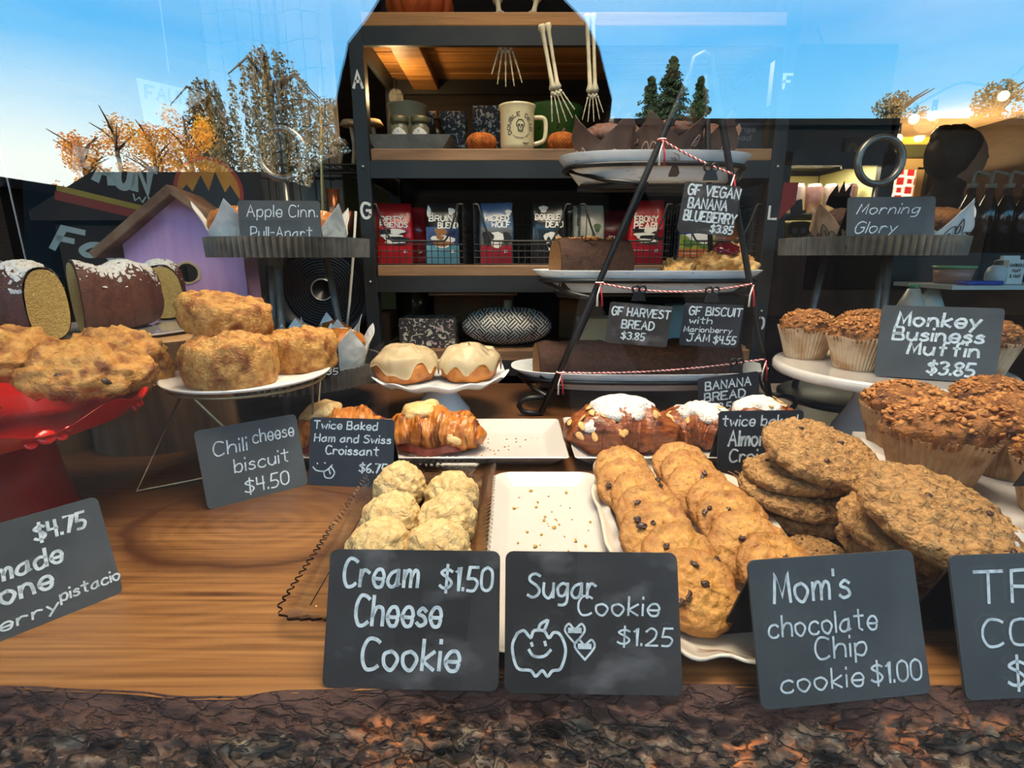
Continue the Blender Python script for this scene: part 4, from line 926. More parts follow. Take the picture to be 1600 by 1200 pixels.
# ---------- white stand with big oat-topped muffins ----------
st = thing('cake_stand', 'wide plain white cake stand under the oat-topped muffins and their sign', 'cake stand', (.678, .925, 0))
bm = nb(); lathe(bm, [(0, .108), (.172, .108), (.181, .110), (.184, .114), (.184, .124), (.180, .128), (.17, .1265), (0, .1265)], 96); put('plate', bm, CHINA, st)
bm = nb(); lathe(bm, [(0, 0), (.072, 0), (.070, .006), (.05, .04), (.038, .08), (.036, .108), (0, .1085)], 64); put('pedestal', bm, CHINA, st)
rp_ = thing('ruffled_cake_stand', 'white ruffled cake stand close to the glass at the right', 'cake stand', (.605, .512, 0))
def ruff(a, r, z, k): return (r*(1+.018*math.cos(a*34)), z+.0065*math.cos(a*34)) if k in (3, 4, 5, 6) else (r, z)
bm = nb(); lathe(bm, [(0, .069), (.12, .069), (.16, .072), (.19, .076), (.212, .074), (.214, .077), (.192, .082), (.16, .0785), (.12, .076), (0, .076)], 272, ruff); put('plate', bm, CHINA, rp_)
bm = nb(); lathe(bm, [(0, 0), (.10, 0), (.098, .006), (.075, .03), (.06, .045), (.07, .069), (0, .0695)], 64); put('pedestal', bm, CHINA, rp_)
def muffin(loc, rz, lb, seed, liner=M_LINER, sc=1.0, group='oat-topped muffins'):
    t = thing('muffin', lb, 'muffin', loc, rz, group=group); t.scale = (sc,)*3
    bm = nb(); lathe(bm, [(0, 0), (.034, 0), (.046, .046), (.050, .058), (.0485, .058), (.045, .046), (.033, .002), (0, .002)], 144, lambda a, r, z, k: (r+(.0024 if round(a/(2*PI)*144) % 3 == 0 else -.0012)*(1 if z > .001 else 0)*(1.2 if z > .05 else 1), z+(.002*math.sin(a*5+seed) if k in (3, 4) else 0))); put('paper_liner', bm, liner, t, ang=40)
    bm = blob(.0485, .0485, .031, .007, 30, seed, 5, .25); rough(bm, .0025, 90, seed); xf(bm, Matrix.Translation((0, 0, .050))); put('crust', bm, M_MUF, t)
    r2 = random.Random(seed); bm = nb()
    for k in range(260):
        a = r2.uniform(0, 2*PI); q = math.sqrt(r2.random())*.98
        z = .0575+.031*math.sqrt(max(0, 1-q*q))+.001; s = r2.uniform(.002, .0046)
        r_ = bmesh.ops.create_icosphere(bm, subdivisions=1, radius=1)
        xf(bm, Matrix.Translation((.0495*q*math.cos(a), .0495*q*math.sin(a), z)) @ Euler((r2.uniform(-.8, .8), r2.uniform(-.8, .8), a)).to_matrix().to_4x4() @ Matrix.Diagonal((s*1.3, s, s*.4, 1)), r_['verts'])
    o = put('oat_topping', bm, M_OATF, t); o['kind'] = 'stuff'; return t
MG = 'oat-topped muffins on the plain white stand'
muffin((.578, 1.012, .127), 0, 'oat-topped muffin in pale paper at the left end of the plain white stand', 1, M_LINERW, 1.02, MG)
muffin((.612, .908, .127), 1, 'oat-topped muffin in pale paper just left of the monkey business sign', 2, M_LINERW, 1.0, MG)
muffin((.80, .872, .127), 2, 'oat-topped muffin half hidden right of the monkey business sign', 3, M_LINERW, 1.0, MG)
muffin((.70, 1.03, .127), 3, 'oat-topped muffin at the back of the plain white stand', 4, M_LINERW, 1.0, MG)
muffin((.815, .985, .127), 4, 'oat-topped muffin at the back right of the plain white stand', 5, M_LINERW, 1.0, MG)
MR = 'brown oat-topped muffins on the ruffled stand'
muffin((.462, .535, .0768), 0, 'large brown oat-topped muffin at the front of the ruffled stand', 11, M_LINER, 1.04, MR)
muffin((.505, .640, .0768), 1, 'brown oat-topped muffin at the left rear of the ruffled stand', 12, M_LINER, .98, MR)
muffin((.535, .458, .0768), 2, 'brown oat-topped muffin at the right by the grey sign edge', 13, M_LINER, .96, MR)
muffin((.572, .566, .0768), 3, 'brown oat-topped muffin behind the large front one', 14, M_LINER, 1.0, MR)
muffin((.632, .655, .0768), 5, 'brown oat-topped muffin farthest right on the ruffled stand', 15, M_LINER, 1.0, MR)
# ================= chalkboard signs on the counter =================
def draw_pumpkin(bm, W_, h):
    c = (.195*W_, .30*h)
    for pts in ([(-.13, .12), (-.16, .02), (-.13, -.13), (-.05, -.15), (-.02, -.19), (.02, -.15), (.05, -.19), (.08, -.15), (.13, -.13), (.16, 0), (.13, .11), (.09, .13), (.06, .09), (.03, .14), (-.03, .14), (-.05, .09), (-.09, .14), (-.13, .12)],
                [(-.005, .14), (.01, .19), (.05, .22)], [(.03, .14), (.045, .18), (.055, .22)], [(-.06, .0), (-.03, -.045), (.03, -.045), (.07, .0)], [(-.045, .05), (-.04, .03)], [(.035, .06), (.04, .035)]):
        ribbon(bm, crom([(c[0]+x*W_*.95, c[1]+y*h*.95) for x, y in pts], 5), .0022, -.0004)
    for hx, hy in ((.40, .42), (.455, .31)):
        ribbon(bm, crom([(hx*W_+x*.0075, hy*h+y*.0075) for x, y in ((0, -1), (-1, .2), (-.6, .9), (0, .4), (.7, .9), (1, .2), (0, -1))], 4), .0016, -.0004)
        ribbon(bm, [(hx*W_-.004, hy*h+.002), (hx*W_+.004, hy*h+.002)], .004, -.0004)
def draw_tongue(bm, W_, h):
    for pts in ([(.05, .27), (.10, .22), (.20, .22), (.28, .31)], [(.18, .22), (.20, .13), (.27, .12), (.31, .20), (.27, .28)], [(.24, .25), (.26, .18)], [(.10, .33), (.105, .32)], [(.19, .34), (.195, .33)]):
        ribbon(bm, crom([(x*W_, y*h) for x, y in pts], 5), .0018, -.0004)
p0, p1 = G(503, 1075), G(779, 1080)
sign(p0, p1, .102, 23, [('Cream', .09, .52, .27, .20), ('$1.50', .65, .95, .29, .17), ('Cheese', .17, .66, .55, .21), ('Cookie', .22, .77, .86, .21)], 'large smudged chalkboard sign reading Cream Cheese Cookie, leftmost in the front row', SLATE3, .13)
sign(G(788, 1083), G(1067, 1087), .103, 23, [('Sugar', .13, .52, .33, .17), ('Cookie', .42, .88, .45, .13), ('$1.25', .64, .95, .66, .12)], 'large chalkboard sign reading Sugar Cookie with a drawn pumpkin', SLATE3, .12, draw_pumpkin)
sign(G(1190, 1110), G(1455, 1083), .105, 21, [("Mom's", .13, .58, .30, .20), ('chocolate', .08, .72, .53, .14), ('Chip', .34, .64, .70, .14), ('cookie', .12, .60, .90, .13), ('$1.00', .65, .95, .90, .14)], "large chalkboard sign reading Mom's chocolate Chip cookie", SLATE, .11, slant=.05)
q0 = G(1510, 1095); sign(q0, q0+Vector((.132, .008, 0)), .104, 21, [('TR', .12, .50, .34, .22), ('COO', .14, .62, .64, .18), ('$2', .26, .50, .93, .20)], 'large chalkboard sign with big TR letters at the right end of the front row', SLATE, .11)
b1 = G(193, 925); dv = (b1-G(0, 1003)).normalized(); sign(b1-dv*.140, b1, .098, 18, [('$4.75', .64, .90, .26, .15), ('made', .42, .74, .50, .16), ('one', .42, .66, .70, .17), ('erry', .38, .66, .92, .10), ('pistacio', .68, 1.0, .86, .10)], 'grey chalkboard sign ending in made, one and pistacio at the left edge', SLATE, .17, slant=.1)
sign(G(325, 797), G(482, 757), .104, 17, [('Chili', .14, .45, .36, .17), ('cheese', .52, .94, .29, .17), ('biscuit', .30, .84, .62, .17), ('$4.50', .36, .80, .92, .18)], 'grey chalkboard sign reading Chili cheese biscuit', SLATE, .10)
p0 = G(482, 758); sign(p0, p0+Vector((.124, -.012, 0)), .098, 14, [('Twice Baked', .05, .80, .16, .11), ('Ham and Swiss', .06, .96, .35, .11), ('Croissant', .20, .82, .53, .12), ('$6.75', .60, .92, .78, .13)], 'dark chalkboard sign reading Twice Baked Ham and Swiss Croissant', SLATE2, .17, draw_tongue)
p0 = Vector((.305, .718, 0)); sign(p0, p0+Vector((.128, .006, 0)), .100, 8, [('twice baked', .04, .92, .22, .15), ('Almond', .12, .66, .52, .22), ('Croissant', .14, .98, .76, .18), ('$6.75', .52, .9, .96, .12)], 'dark chalkboard sign reading twice baked Almond Croissant', SLATE2, .15)
TA = [('Apple Cinn.', .10, .96, .30, .21), ('Pull-Apart', .13, .88, .70, .21), ('$6.75', .55, .95, .97, .15)]
sign((-.505, 1.0, .324), (-.358, 1.012, .324), .097, 6, TA, 'grey chalkboard sign reading Apple Cinn. Pull-Apart on the left tiered stand', SLATE, .09)
sign(D(1322, 386, 1.055), D(1458, 384, 1.065), .095, 8, [('Morning', .10, .80, .34, .20), ('Glory', .08, .55, .72, .22), ('$3.50', .52, .86, .98, .13)], 'grey chalkboard sign reading Morning Glory on the right tiered stand', SLATE, .10, slant=.35)
p0, p1 = G(1366, 587, .1285), G(1555, 600, .1285)
sign(p0, p1, .116, 10, [('Monkey', .14, .82, .27, .18), ('Business', .12, .86, .47, .17), ('Muffin', .26, .84, .66, .17), ('$3.85', .44, .82, .92, .17)], 'grey chalkboard sign reading Monkey Business Muffin on the plain white stand', SLATE, .19)
sign((.452, .392, .116), (.572, .40, .116), .085, 8, [], 'blank grey edge of a chalkboard sign at the far right edge', SLATE)
sign((-.402, .925, .106), (-.318, .935, .106), .078, 4, [('$4.35', .4, .96, .96, .14)], 'small dark chalkboard sign with 4.35 on the lower left tier', SLATE2, .16)

# ================= black iron three-tier stand =================
st3 = thing('three_tier_stand', 'tall black iron A-frame stand holding three white oval platters', 'stand', (0, 0, 0))
FL, FR = Vector((.062, 1.028, .006)), Vector((.545, 1.045, .006)); AP = Vector((.338, 1.030, .668)); BL_, BR_ = Vector((.115, 1.275, .006)), Vector((.515, 1.29, .006))
def lp(a, b, t): return a.lerp(b, t)
bm = nb()
al, ar = AP+Vector((-.020, 0, -.03)), AP+Vector((.020, 0, -.03))
tube(bm, [FL+Vector((-.002, 0, .002)), lp(FL, al, .3), lp(FL, al, .7), al, AP+Vector((-.015, 0, -.008)), AP, AP+Vector((.015, 0, -.008)), ar, lp(FR, ar, .7), lp(FR, ar, .3), FR], .0062, 10); put('front_frame', bm, IRON, st3)
bm = nb(); tube(bm, [FL]+[FL+Vector((-.026-.022*math.sin(a), 0, .016-.016*math.cos(a)*1.0)) for a in (0, .7, 1.5, 2.3, 3.1)]+[FL+Vector((.003, 0, .034))], .0055, 8); put('curled_foot', bm, IRON, st3)
bm = nb(); tube(bm, [FR]+[FR+Vector((.026+.022*math.sin(a), 0, .016-.016*math.cos(a)*1.0)) for a in (0, .7, 1.5, 2.3, 3.1)]+[FR+Vector((-.003, 0, .034))], .0055, 8); put('curled_foot', bm, IRON, st3)
for s, b in ((-1, BL_), (1, BR_)):
    bm = nb(); tube(bm, [AP+Vector((s*.012, .012, -.03)), b], .0055, 8); put('rear_leg', bm, IRON, st3)
TR_ = [((.283, 1.150), .285, .105, .040, .042), ((.288, 1.150), .243, .100, .247, .045), ((.290, 1.150), .193, .092, .464, .052)]
TNAME = ['lowest and longest', 'middle', 'highest and smallest']
def oval(c, a, b, z, n=64, k=.72):
    return [Vector((c[0]+a*math.copysign(abs(math.cos(2*PI*i/n))**k, math.cos(2*PI*i/n)), c[1]+b*math.copysign(abs(math.sin(2*PI*i/n))**k, math.sin(2*PI*i/n)), z)) for i in range(n)]
for i, (c, a, b, z, h) in enumerate(TR_):
    bm = nb(); tube(bm, oval(c, a*.94, b*.94, z+h*.55), .0048, 8, closed=True); tube(bm, [(c[0]-a*.78, c[1]-b*.3, z-.006), (c[0]+a*.78, c[1]-b*.3, z-.006)], .005, 8); tube(bm, [(c[0]-a*.78, c[1]+b*.3, z-.006), (c[0]+a*.78, c[1]+b*.3, z-.006)], .005, 8)
    for s in (-1, 1):
        f0 = FL if s < 0 else FR; tt = (z-.006)/.65; q = lp(f0, al if s < 0 else ar, max(0, tt)); e_ = Vector((c[0]+s*a*.94, c[1]-b*.1, z+h*.55)); tube(bm, [e_, lp(e_, q, .55)+Vector((0, -.004, -.006)), q], .0045, 8); tube(bm, [q, (c[0]+s*a*.78, c[1]-b*.3, z-.006)], .0045, 8)
    put('tray_ring', bm, IRON, st3)
    bm = nb(); L_ = [[bm.verts.new(p) for p in oval(c, a*s1, b*s2, z+zz)] for s1, s2, zz in ((.74, .70, .0), (.78, .74, .001), (.93, .92, h*.70), (1, 1, h-.001), (1.0, 1.0, h), (.985, .975, h+.0005), (.96, .95, h-.004), (.80, .76, .006), (.74, .70, .0045))]
    for A, B_ in zip(L_, L_[1:]):
        for j in range(64): bm.faces.new((A[j], A[(j+1) % 64], B_[(j+1) % 64], B_[j]))
    bm.faces.new(L_[0][::-1]); bm.faces.new(L_[-1])
    tag(put('oval_platter', bm, CRACKLE, ang=60), 'white crackled oval platter, %s on the black iron stand' % TNAME[i], 'platter')
# loaves
def loaf(x0, x1, y, z, wd, h, lb, seed, topbits=False, fl=0):
    t = thing('bread_loaf', lb, 'bread', ((x0+x1)/2, y, z), R(fl)); L2 = (x1-x0)/2; bm = nb()
    sec = [(-.43, 0), (-.47, .22), (-.5, .48), (-.46, .70), (-.34, .87), (-.17, .97), (0, 1.0), (.17, .97), (.34, .87), (.46, .70), (.5, .48), (.47, .22), (.43, 0)]; S_ = [tuple(p) for p in crom(sec, 5)]
    m = max(20, int(L2*2/.006))
    def fn(u, v):
        p = S_[min(len(S_)-1, int(round(u*(len(S_)-1))))]; x = -L2+2*L2*v; e_ = 1-.05*max(0, abs(v-.5)*2-.9)*10*.3
        return Vector((x, p[0]*wd, p[1]*h*e_*(1+.02*math.sin(v*L2*120))))
    V = grid(bm, len(S_), m, fn); rough(bm, .0045, 28, seed, 5); put('crust', bm, M_BREAD, t)
    bm = nb(); bm.faces.new([bm.verts.new((-L2-.0008, p[0]*wd*.98, p[1]*h*.985)) for p in S_]); put('cut_face', bm, M_BREADL, t, smooth=False)
    bm = nb(); bm.faces.new([bm.verts.new((L2+.0008, p[0]*wd*.98, p[1]*h*.985)) for p in S_]); put('end_face', bm, M_BREAD, t, smooth=False)
    if topbits:
        r2 = random.Random(seed); bm = nb()
        for k in range(60):
            x = r2.gauss(-.01, L2*.35); s = r2.uniform(.0025, .006); box(bm, (max(-L2, min(L2, x)), r2.gauss(-.005, wd*.2), h*1.0), (s*1.4, s, s*.7), (r2.random(), r2.random(), r2.random()*3), bev=.0006)
        put('nut_topping', bm, M_OATF, t)['kind'] = 'stuff'
    return t
loaf(.052, .508, 1.150, .0455, .098, .092, 'long dark banana bread loaf lying on the lowest platter', 1, False, 7)
loaf(.090, .248, 1.150, .2525, .096, .104, 'short dark harvest loaf with nuts on top, on the middle platter', 2, True, 12)
def drop_biscuit(loc, sc, lb, seed, jam):
    t = thing('drop_biscuit', lb, 'biscuit', loc, seed, group='craggy jam biscuits')
    bm = blob(.062*sc, .055*sc, .052*sc, .020*sc, 26/sc, seed, 5, .55, 6); rough(bm, .006*sc, 70, seed); put('biscuit', bm, mt('pale_craggy_biscuit', (226, 184, 116), (204, 148, 76), sc=60, r=.7, b=.8, bs=120, c3=(170, 104, 46), sc3=40, th3=(.55, .7)), t)
    if jam: bm = cap_bm(.027, .024, .012, seed, .006, 40); xf(bm, Matrix.Rotation(-seed, 4, 'Z') @ Matrix.Translation((-.012, -.026, .082)) @ Matrix.Rotation(R(24), 4, 'X')); put('jam', bm, M_JAM, t)
    return t
drop_biscuit((.455, 1.145, .2525), .98, 'large craggy biscuit topped with dark berry jam on the middle platter', 2, True)
drop_biscuit((.345, 1.11, .2525), .62, 'small craggy biscuit at the front of the middle platter', 5, False)
drop_biscuit((.375, 1.185, .2525), .7, 'craggy biscuit behind the small one on the middle platter', 6, False)
BP = 'brown paper muffins on the highest platter'
for k, (x, y, rz, lb) in enumerate(((.188, 1.14, .5, 'leftmost'), (.262, 1.195, .1, 'second from the left, set back'), (.312, 1.115, .8, 'third from the left, in front'), (.396, 1.15, .3, 'rightmost'))):
    tulip((x, y, .4695), rz, 'dark muffin in brown swirl paper on the highest platter, '+lb, 31+k, M_PAPERB, M_INKL, mt('spiced_muffin', (84, 42, 22), (50, 26, 18), sc=50, r=.7, b=1, bs=90), rb=.036, rt=.060, h=.095, peak=.034, sugar=False, swirl=True, group=BP)

# ---------- twine, clips and hanging signs ----------
TW_R, TW_W = mt('red_twine', (190, 40, 50), r=.8), mt('white_twine', (232, 222, 214), r=.8)
def twine(a, b, sag, lb, hang=None):
    t = thing('twine', lb, 'string', (0, 0, 0)); n = 90
    base = [a.lerp(b, i/n)+Vector((0, 0, -sag*4*(i/n)*(1-i/n))) for i in range(n+1)]
    for k, m in ((0, TW_R), (1, TW_W)):
        bm = nb(); ln = (b-a).length; q = [p+Vector((0, math.cos(i/n*ln/.010*2*PI+k*PI), math.sin(i/n*ln/.010*2*PI+k*PI)))*.0011 for i, p in enumerate(base)]
        tube(bm, q, .0013, 5)
        for e_, d_ in ((a, 1), (b, 1)): tube(bm, [e_+Vector((.002*k, -.004, -.002)), e_+Vector((.004-.008*k, -.007, -.022)), e_+Vector((.006-.010*k, -.006, -.044))], [.0013, .0016, .0024], 5)
        tube(bm, [e0 for e0 in [a+Vector((.0075*math.cos(q_), .0075*math.sin(q_), .001*k)) for q_ in [2*PI*j/16 for j in range(16)]]], .0013, 5, closed=True)
        put('strand', bm, m, t)
    return base
def rodp(f0, top, z): t = (z-f0.z)/(top.z-f0.z); return f0.lerp(top, t)+Vector((0, -.008, 0))
def clip(p, lb):
    t = thing('binder_clip', lb, 'clip', p)
    bm = nb(); prism(bm, [(-.013, -.006), (.013, -.006), (.008, .010), (-.008, .010)], .008); xf(bm, Matrix.Translation((0, -.004, 0))); put('jaw', bm, BLACKP, t, smooth=False)
    for s in (-1, 1):
        bm = nb(); tube(bm, [(s*.0065+.0062*math.cos(2*PI*j/20), 0, .016+.0062*math.sin(2*PI*j/20)) for j in range(20)], .0021, 6, closed=True); put('handle', bm, BLACKP, t)
def hang(p0, p1, h, texts, lb, lean=-2, wd=.15, mat=SLATE2):
    sign(Vector(p0)-Vector((0, 0, h)), Vector(p1)-Vector((0, 0, h)), h, lean, texts, lb, mat, wd, stand=False, slant=.04)
a, b = rodp(FL, al, .525), rodp(FR, ar, .468); twine(a, b, .004, 'red and white twine tied across the front of the highest platter')
YS = 1.012
p0, p1 = D(1063, 283, YS), D(1152, 292, YS)
hang(p0, p1, .088, [('GF VEGAN', .08, .98, .24, .19), ('BANANA', .12, .80, .50, .19), ('BLUEBERRY', .08, 1.0, .75, .19), ('$3.85', .58, .98, .95, .15)], 'chalkboard sign reading GF Vegan Banana Blueberry hung from the highest platter', mat=SLATE3, wd=.2); clip(D(1110, 276, YS-.003), 'black binder clip on the vegan banana blueberry sign')
a, b = rodp(FL, al, .270), rodp(FR, ar, .268); twine(a, b, .016, 'red and white twine strung below the middle platter')
YS = 1.010
hang(D(948, 471, YS), D(1046, 479, YS), .080, [('GF HARVEST', .05, .97, .30, .19), ('BREAD', .23, .74, .60, .19), ('$3.85', .24, .62, .87, .17)], 'chalkboard sign reading GF Harvest Bread, hung left on the middle twine', wd=.19, mat=SLATE3); clip(D(998, 465, YS-.003), 'black binder clip on the harvest bread sign')
hang(D(1066, 473, YS), D(1159, 477, YS), .083, [('GF BISCUIT', .10, .98, .26, .18), ('with', .12, .50, .46, .14), ('Marionberry', .05, .86, .66, .12), ('JAM', .12, .50, .88, .17), ('$4.55', .57, .95, .92, .18)], 'chalkboard sign reading GF Biscuit with Marionberry Jam', wd=.18); clip(D(1112, 467, YS-.003), 'black binder clip on the marionberry jam sign')
a, b = rodp(FL, al, .093), rodp(FR, ar, .118); twine(a, b, .010, 'red and white twine tied across the lowest platter')
YS = .995
hang(D(1097, 591, YS), D(1193, 579, YS), .074, [('BANANA', .12, .86, .35, .22), ('BREAD', .10, .76, .66, .22), ('$3.50', .20, .64, .96, .20)], 'dark chalkboard sign reading Banana Bread hung from the lowest twine', wd=.19); clip(D(1150, 578, YS-.003), 'black binder clip on the banana bread sign')
# ================= shelf unit behind the counter =================
STEEL = mt('dark_steel', (44, 46, 46), (36, 38, 38), sc=10, r=.5, m=.3)
PLANK = mt('shelf_plank', (150, 112, 76), (112, 80, 52), sc=10, r=.6, stretch=(.4, 4, 4), b=.2, bs=50)
SLATW = mt('shelf_slat', (176, 124, 64), (132, 88, 42), sc=8, r=.55, stretch=(.3, 6, 6), b=.2, bs=50)
su = thing('shelf_unit', 'black steel shelving unit with wooden boards and letters on its posts', 'shelf', (0, 0, 0))
YF, YK = 1.375, 1.74; XL, XR = -.385, .640; WP_ = .034
for x, y, ls in ((XL, YF, ('A', .815*1, 'G')), (XR, YF, ('F', 0, 'L')), (XL, YK, None), (XR, YK, None)):
    bm = nb(); box(bm, (x+WP_/2, y+WP_/2, .17), (WP_, WP_, 2.24), bev=.002); put('post', bm, STEEL, su, smooth=False)
def stencil(ch, p, h, mat=None):
    bm = nb(); write(bm, ch, 0, h*.62, 0, h, .2, 0, 0); o = put('letter', bm, mat or mt('white_paint', (222, 222, 216), r=.7), su, smooth=False); o.location = p; return o
for ch, px, py in (('A', 553, 137), ('G', 566, 340)):
    p = D(px, py, YF-.001); stencil(ch, (XL+.007, p.y, p.z), .034)
for ch, py in (('F', 138), ('L', 342), ('O', 514)):
    p = D(1205, py, YF-.001); stencil(ch, (XR+.008, p.y, p.z), .030)
BOARDS = ((.872, .842, True), (.578, .549, False), (.298, .257+.012, False), (.075, .045, False))
for zt, zb, top in BOARDS:
    if top:
        for k in range(5):
            bm = nb(); box(bm, ((XL+XR+WP_)/2, YF+.04+k*.082, (zt+zb)/2), (XR-XL+WP_-.002, .074, zt-zb), bev=.003); put('board', bm, SLATW, su, smooth=False)
    else:
        bm = nb(); box(bm, ((XL+XR+WP_)/2+.012, (YF+YK)/2+.02, (zt+zb)/2), (XR-XL-WP_+.02, YK-YF+.03, zt-zb), bev=.003); put('board', bm, PLANK, su, smooth=False)
    for y in (YF+.008, YK+.02):
        bm = nb(); box(bm, ((XL+XR+WP_)/2, y, zb-.020), (XR-XL-WP_, .012, .040)); put('beam', bm, STEEL, su, smooth=False)
    for x in (XL+.02, XR+.014):
        bm = nb(); box(bm, (x, (YF+YK+WP_)/2, zb-.022), (.012, YK-YF-WP_, .044)); put('side_beam', bm, STEEL, su, smooth=False)
bm = nb(); box(bm, (-.262, YF+.20, .826), (.075, .36, .026), bev=.003); put('cleat', bm, SLATW, su, smooth=False)
bm = nb()
for p in ((XL+.017, YF-.001, .535), (XL+.017, YF-.001, .255), (XR+.017, YF-.001, .535), (XR+.017, YF-.001, .18)): r_ = bmesh.ops.create_uvsphere(bm, u_segments=10, v_segments=6, radius=.004); bmesh.ops.translate(bm, vec=p, verts=r_['verts'])
put('bolt', bm, mt('bolt', (170, 170, 168), r=.4, m=.8), su)
lamp('shelf_lamp', 'POINT', (-.315, 1.55, .74), 1.5, (1, .66, .3), .02)
bm = nb(); box(bm, ((XL+XR+WP_)/2+.07, 1.83, .17), (XR-XL+.17, .012, 2.24)); put('dark_backdrop', bm, DARKWOOD, su, smooth=False)  # dark sheet added behind the shelf to hide the lit wall and ceiling
Z1, Z2, Z3 = .5785, .2985, .0755
FLOR = mt('floral_print', (52, 46, 44), (196, 186, 164), sc=75, r=.6, th=(.56, .585), c3=(190, 150, 150), sc3=50, th3=(.64, .66), det=2, dist=1.2)
# ---- things on the upper visible shelf (z = Z1) ----
def at(px, py, y): return D(px, py, y)
q = at(634, 200, 1.50); bm = nb(); lathe(bm, [(0, 0), (.047, 0), (.049, .004), (.049, .125), (.052, .128), (.052, .134), (.047, .134), (.0455, .125), (.0455, .006), (0, .005)], 64); o = put('crock', bm, mt('sage_stoneware', (172, 160, 124), (160, 148, 112), sc=12, r=.4)); o.location = (q.x, 1.53, Z1); tag(o, 'plain sage stoneware crock standing behind two small jars', 'crock')
bm = nb(); W0, W1 = .082, .108
V = [bm.verts.new(p) for p in ((-W0, -.05, 0), (W0, -.05, 0), (W0, .05, 0), (-W0, .05, 0), (-W1, -.065, .034), (W1, -.065, .034), (W1, .065, .034), (-W1, .065, .034), (-W1+.004, -.061, .034), (W1-.004, -.061, .034), (W1-.004, .061, .034), (-W1+.004, .061, .034), (-W0, -.047, .004), (W0, -.047, .004), (W0, .047, .004), (-W0, .047, .004))]
bm.faces.new([V[i] for i in (3, 2, 1, 0)]); bm.faces.new([V[i] for i in (12, 13, 14, 15)])
for a_, b_ in ((0, 4), (4, 8), (8, 12)):
    for k in range(4): bm.faces.new((V[a_+k], V[a_+(k+1) % 4], V[b_+(k+1) % 4], V[b_+k]))
o = put('galvanised_tray', bm, mt('galvanised', (128, 132, 126), (104, 108, 104), sc=40, r=.5, m=.2), smooth=False); o.location = (at(642, 215, 1.44).x, 1.455, Z1); tag(o, 'small galvanised metal trough holding two labelled jars', 'tray'); tx = o.location.x
def jar(x, lb):
    t = thing('spice_jar', lb, 'jar', (x, 1.435, Z1+.0045), group='labelled jars in the metal trough')
    bm = nb(); lathe(bm, [(0, 0), (.021, 0), (.0225, .003), (.0225, .052), (.019, .058), (.019, .064), (0, .064)], 40); put('jar_body', bm, mt('jar_glass', (120, 112, 88), r=.15, coat=.4), t)
    bm = nb(); lathe(bm, [(0, .063), (.0225, .063), (.0235, .065), (.0235, .076), (.022, .078), (0, .078)], 40); put('lid', bm, mt('brass_lid', (118, 108, 74), r=.4, m=.6), t)
    bm = nb(); grid(bm, 15, 12, lambda u, v: Vector((.0229*math.sin((u-.5)*1.9)*(1 if v < .6 else math.sqrt(max(.02, 1-((v-.6)/.4)**2))), -.0229*math.cos((u-.5)*1.9*(1 if v < .6 else math.sqrt(max(.02, 1-((v-.6)/.4)**2)))), .008+.042*v))); lb_ = put('label', bm, mt('jar_label', (222, 216, 200), r=.7), t)
    bm = nb()
    for zz, ww, nn in ((.030, .011, 7), (.024, .009, 9), (.019, .010, 8)):
        for i in range(nn): box(bm, ((i-nn/2+.5)*ww*2/nn, -.0232+abs(i-nn/2+.5)*.0002, zz), (.0010, .0004, .002))
    box(bm, (-.001, -.0235, .042), (.006, .0004, .0012), (0, R(45), 0)); put('label_print', bm, M_INK, lb_, smooth=False)
jar(tx-.026, 'small brass-lidded jar with an arched white label, left of the pair in the metal trough'); jar(tx+.026, 'small brass-lidded jar with an arched white label, right of the pair in the metal trough')
t = thing('bottle', 'dark pump bottle behind the right labelled jar', 'bottle', (at(683, 200, 1.53).x, 1.53, Z1)); bm = nb(); lathe(bm, [(0, 0), (.022, 0), (.022, .07), (.010, .085), (.009, .1), (0, .1)], 32); put('glass', bm, mt('dark_bottle', (44, 32, 20), r=.2), t); bm = nb(); lathe(bm, [(0, .1), (.010, .1), (.010, .106), (.004, .108), (.004, .122), (0, .122)], 24); put('pump', bm, mt('brass', (150, 112, 50), r=.35, m=.7), t)
for px, w_, h_, y, lb in ((700, .105, .128, 1.60, 'dark floral printed box behind the pump bottle'), (785, .165, .150, 1.63, 'taller dark floral printed box behind the mug')):
    bm = nb(); box(bm, (0, 0, h_/2), (w_, .08, h_), bev=.002); o = put('floral_box', bm, FLOR, smooth=False); o.location = (at(px, 200, y).x, y, Z1); tag(o, lb, 'box', 'dark floral boxes on the shelf')
PUMP = mt('orange_crochet', (190, 102, 26), (150, 74, 18), sc=70, r=.9, b=1, bs=110); PUMPS = mt('pumpkin_skin', (206, 102, 44), (176, 78, 30), sc=12, r=.4)
def pumpkin(loc, rx, rz_, mat, lb, name='pumpkin', stem=None, bumps=True, nl=8):
    t = thing(name, lb, 'pumpkin', loc); bm = nb(); bmesh.ops.create_uvsphere(bm, u_segments=96, v_segments=48, radius=1)
    for v in bm.verts:
        p = v.co; a = math.atan2(p.y, p.x); q = math.hypot(p.x, p.y); s = 1-.10*(abs(math.cos(a*nl/2))**6); dz = -.22*math.exp(-(q/.33)**2)*(1 if p.z > 0 else -.6)
        bmp = (.035*math.sin(a*26)*math.sin(p.z*20) if bumps else 0); v.co = Vector((p.x*rx*(s+bmp), p.y*rx*(s+bmp), rz_*(p.z+dz+.88)))
    zm = min(v.co.z for v in bm.verts); xf(bm, Matrix.Translation((0, 0, -zm))); put('body', bm, mat, t)
    bm = nb(); tube(bm, [(0, 0, rz_*1.35), (.002, 0, rz_*1.8), (.008, .002, rz_*2.15)], [rx*.14, rx*.10, rx*.09], 8); put('stem', bm, stem or BARKT, t); return t
pumpkin((at(752, 215, 1.43).x, 1.44, Z1), .040, .026, PUMP, 'small orange crocheted pumpkin left of the cream mug', 'crocheted_pumpkin')
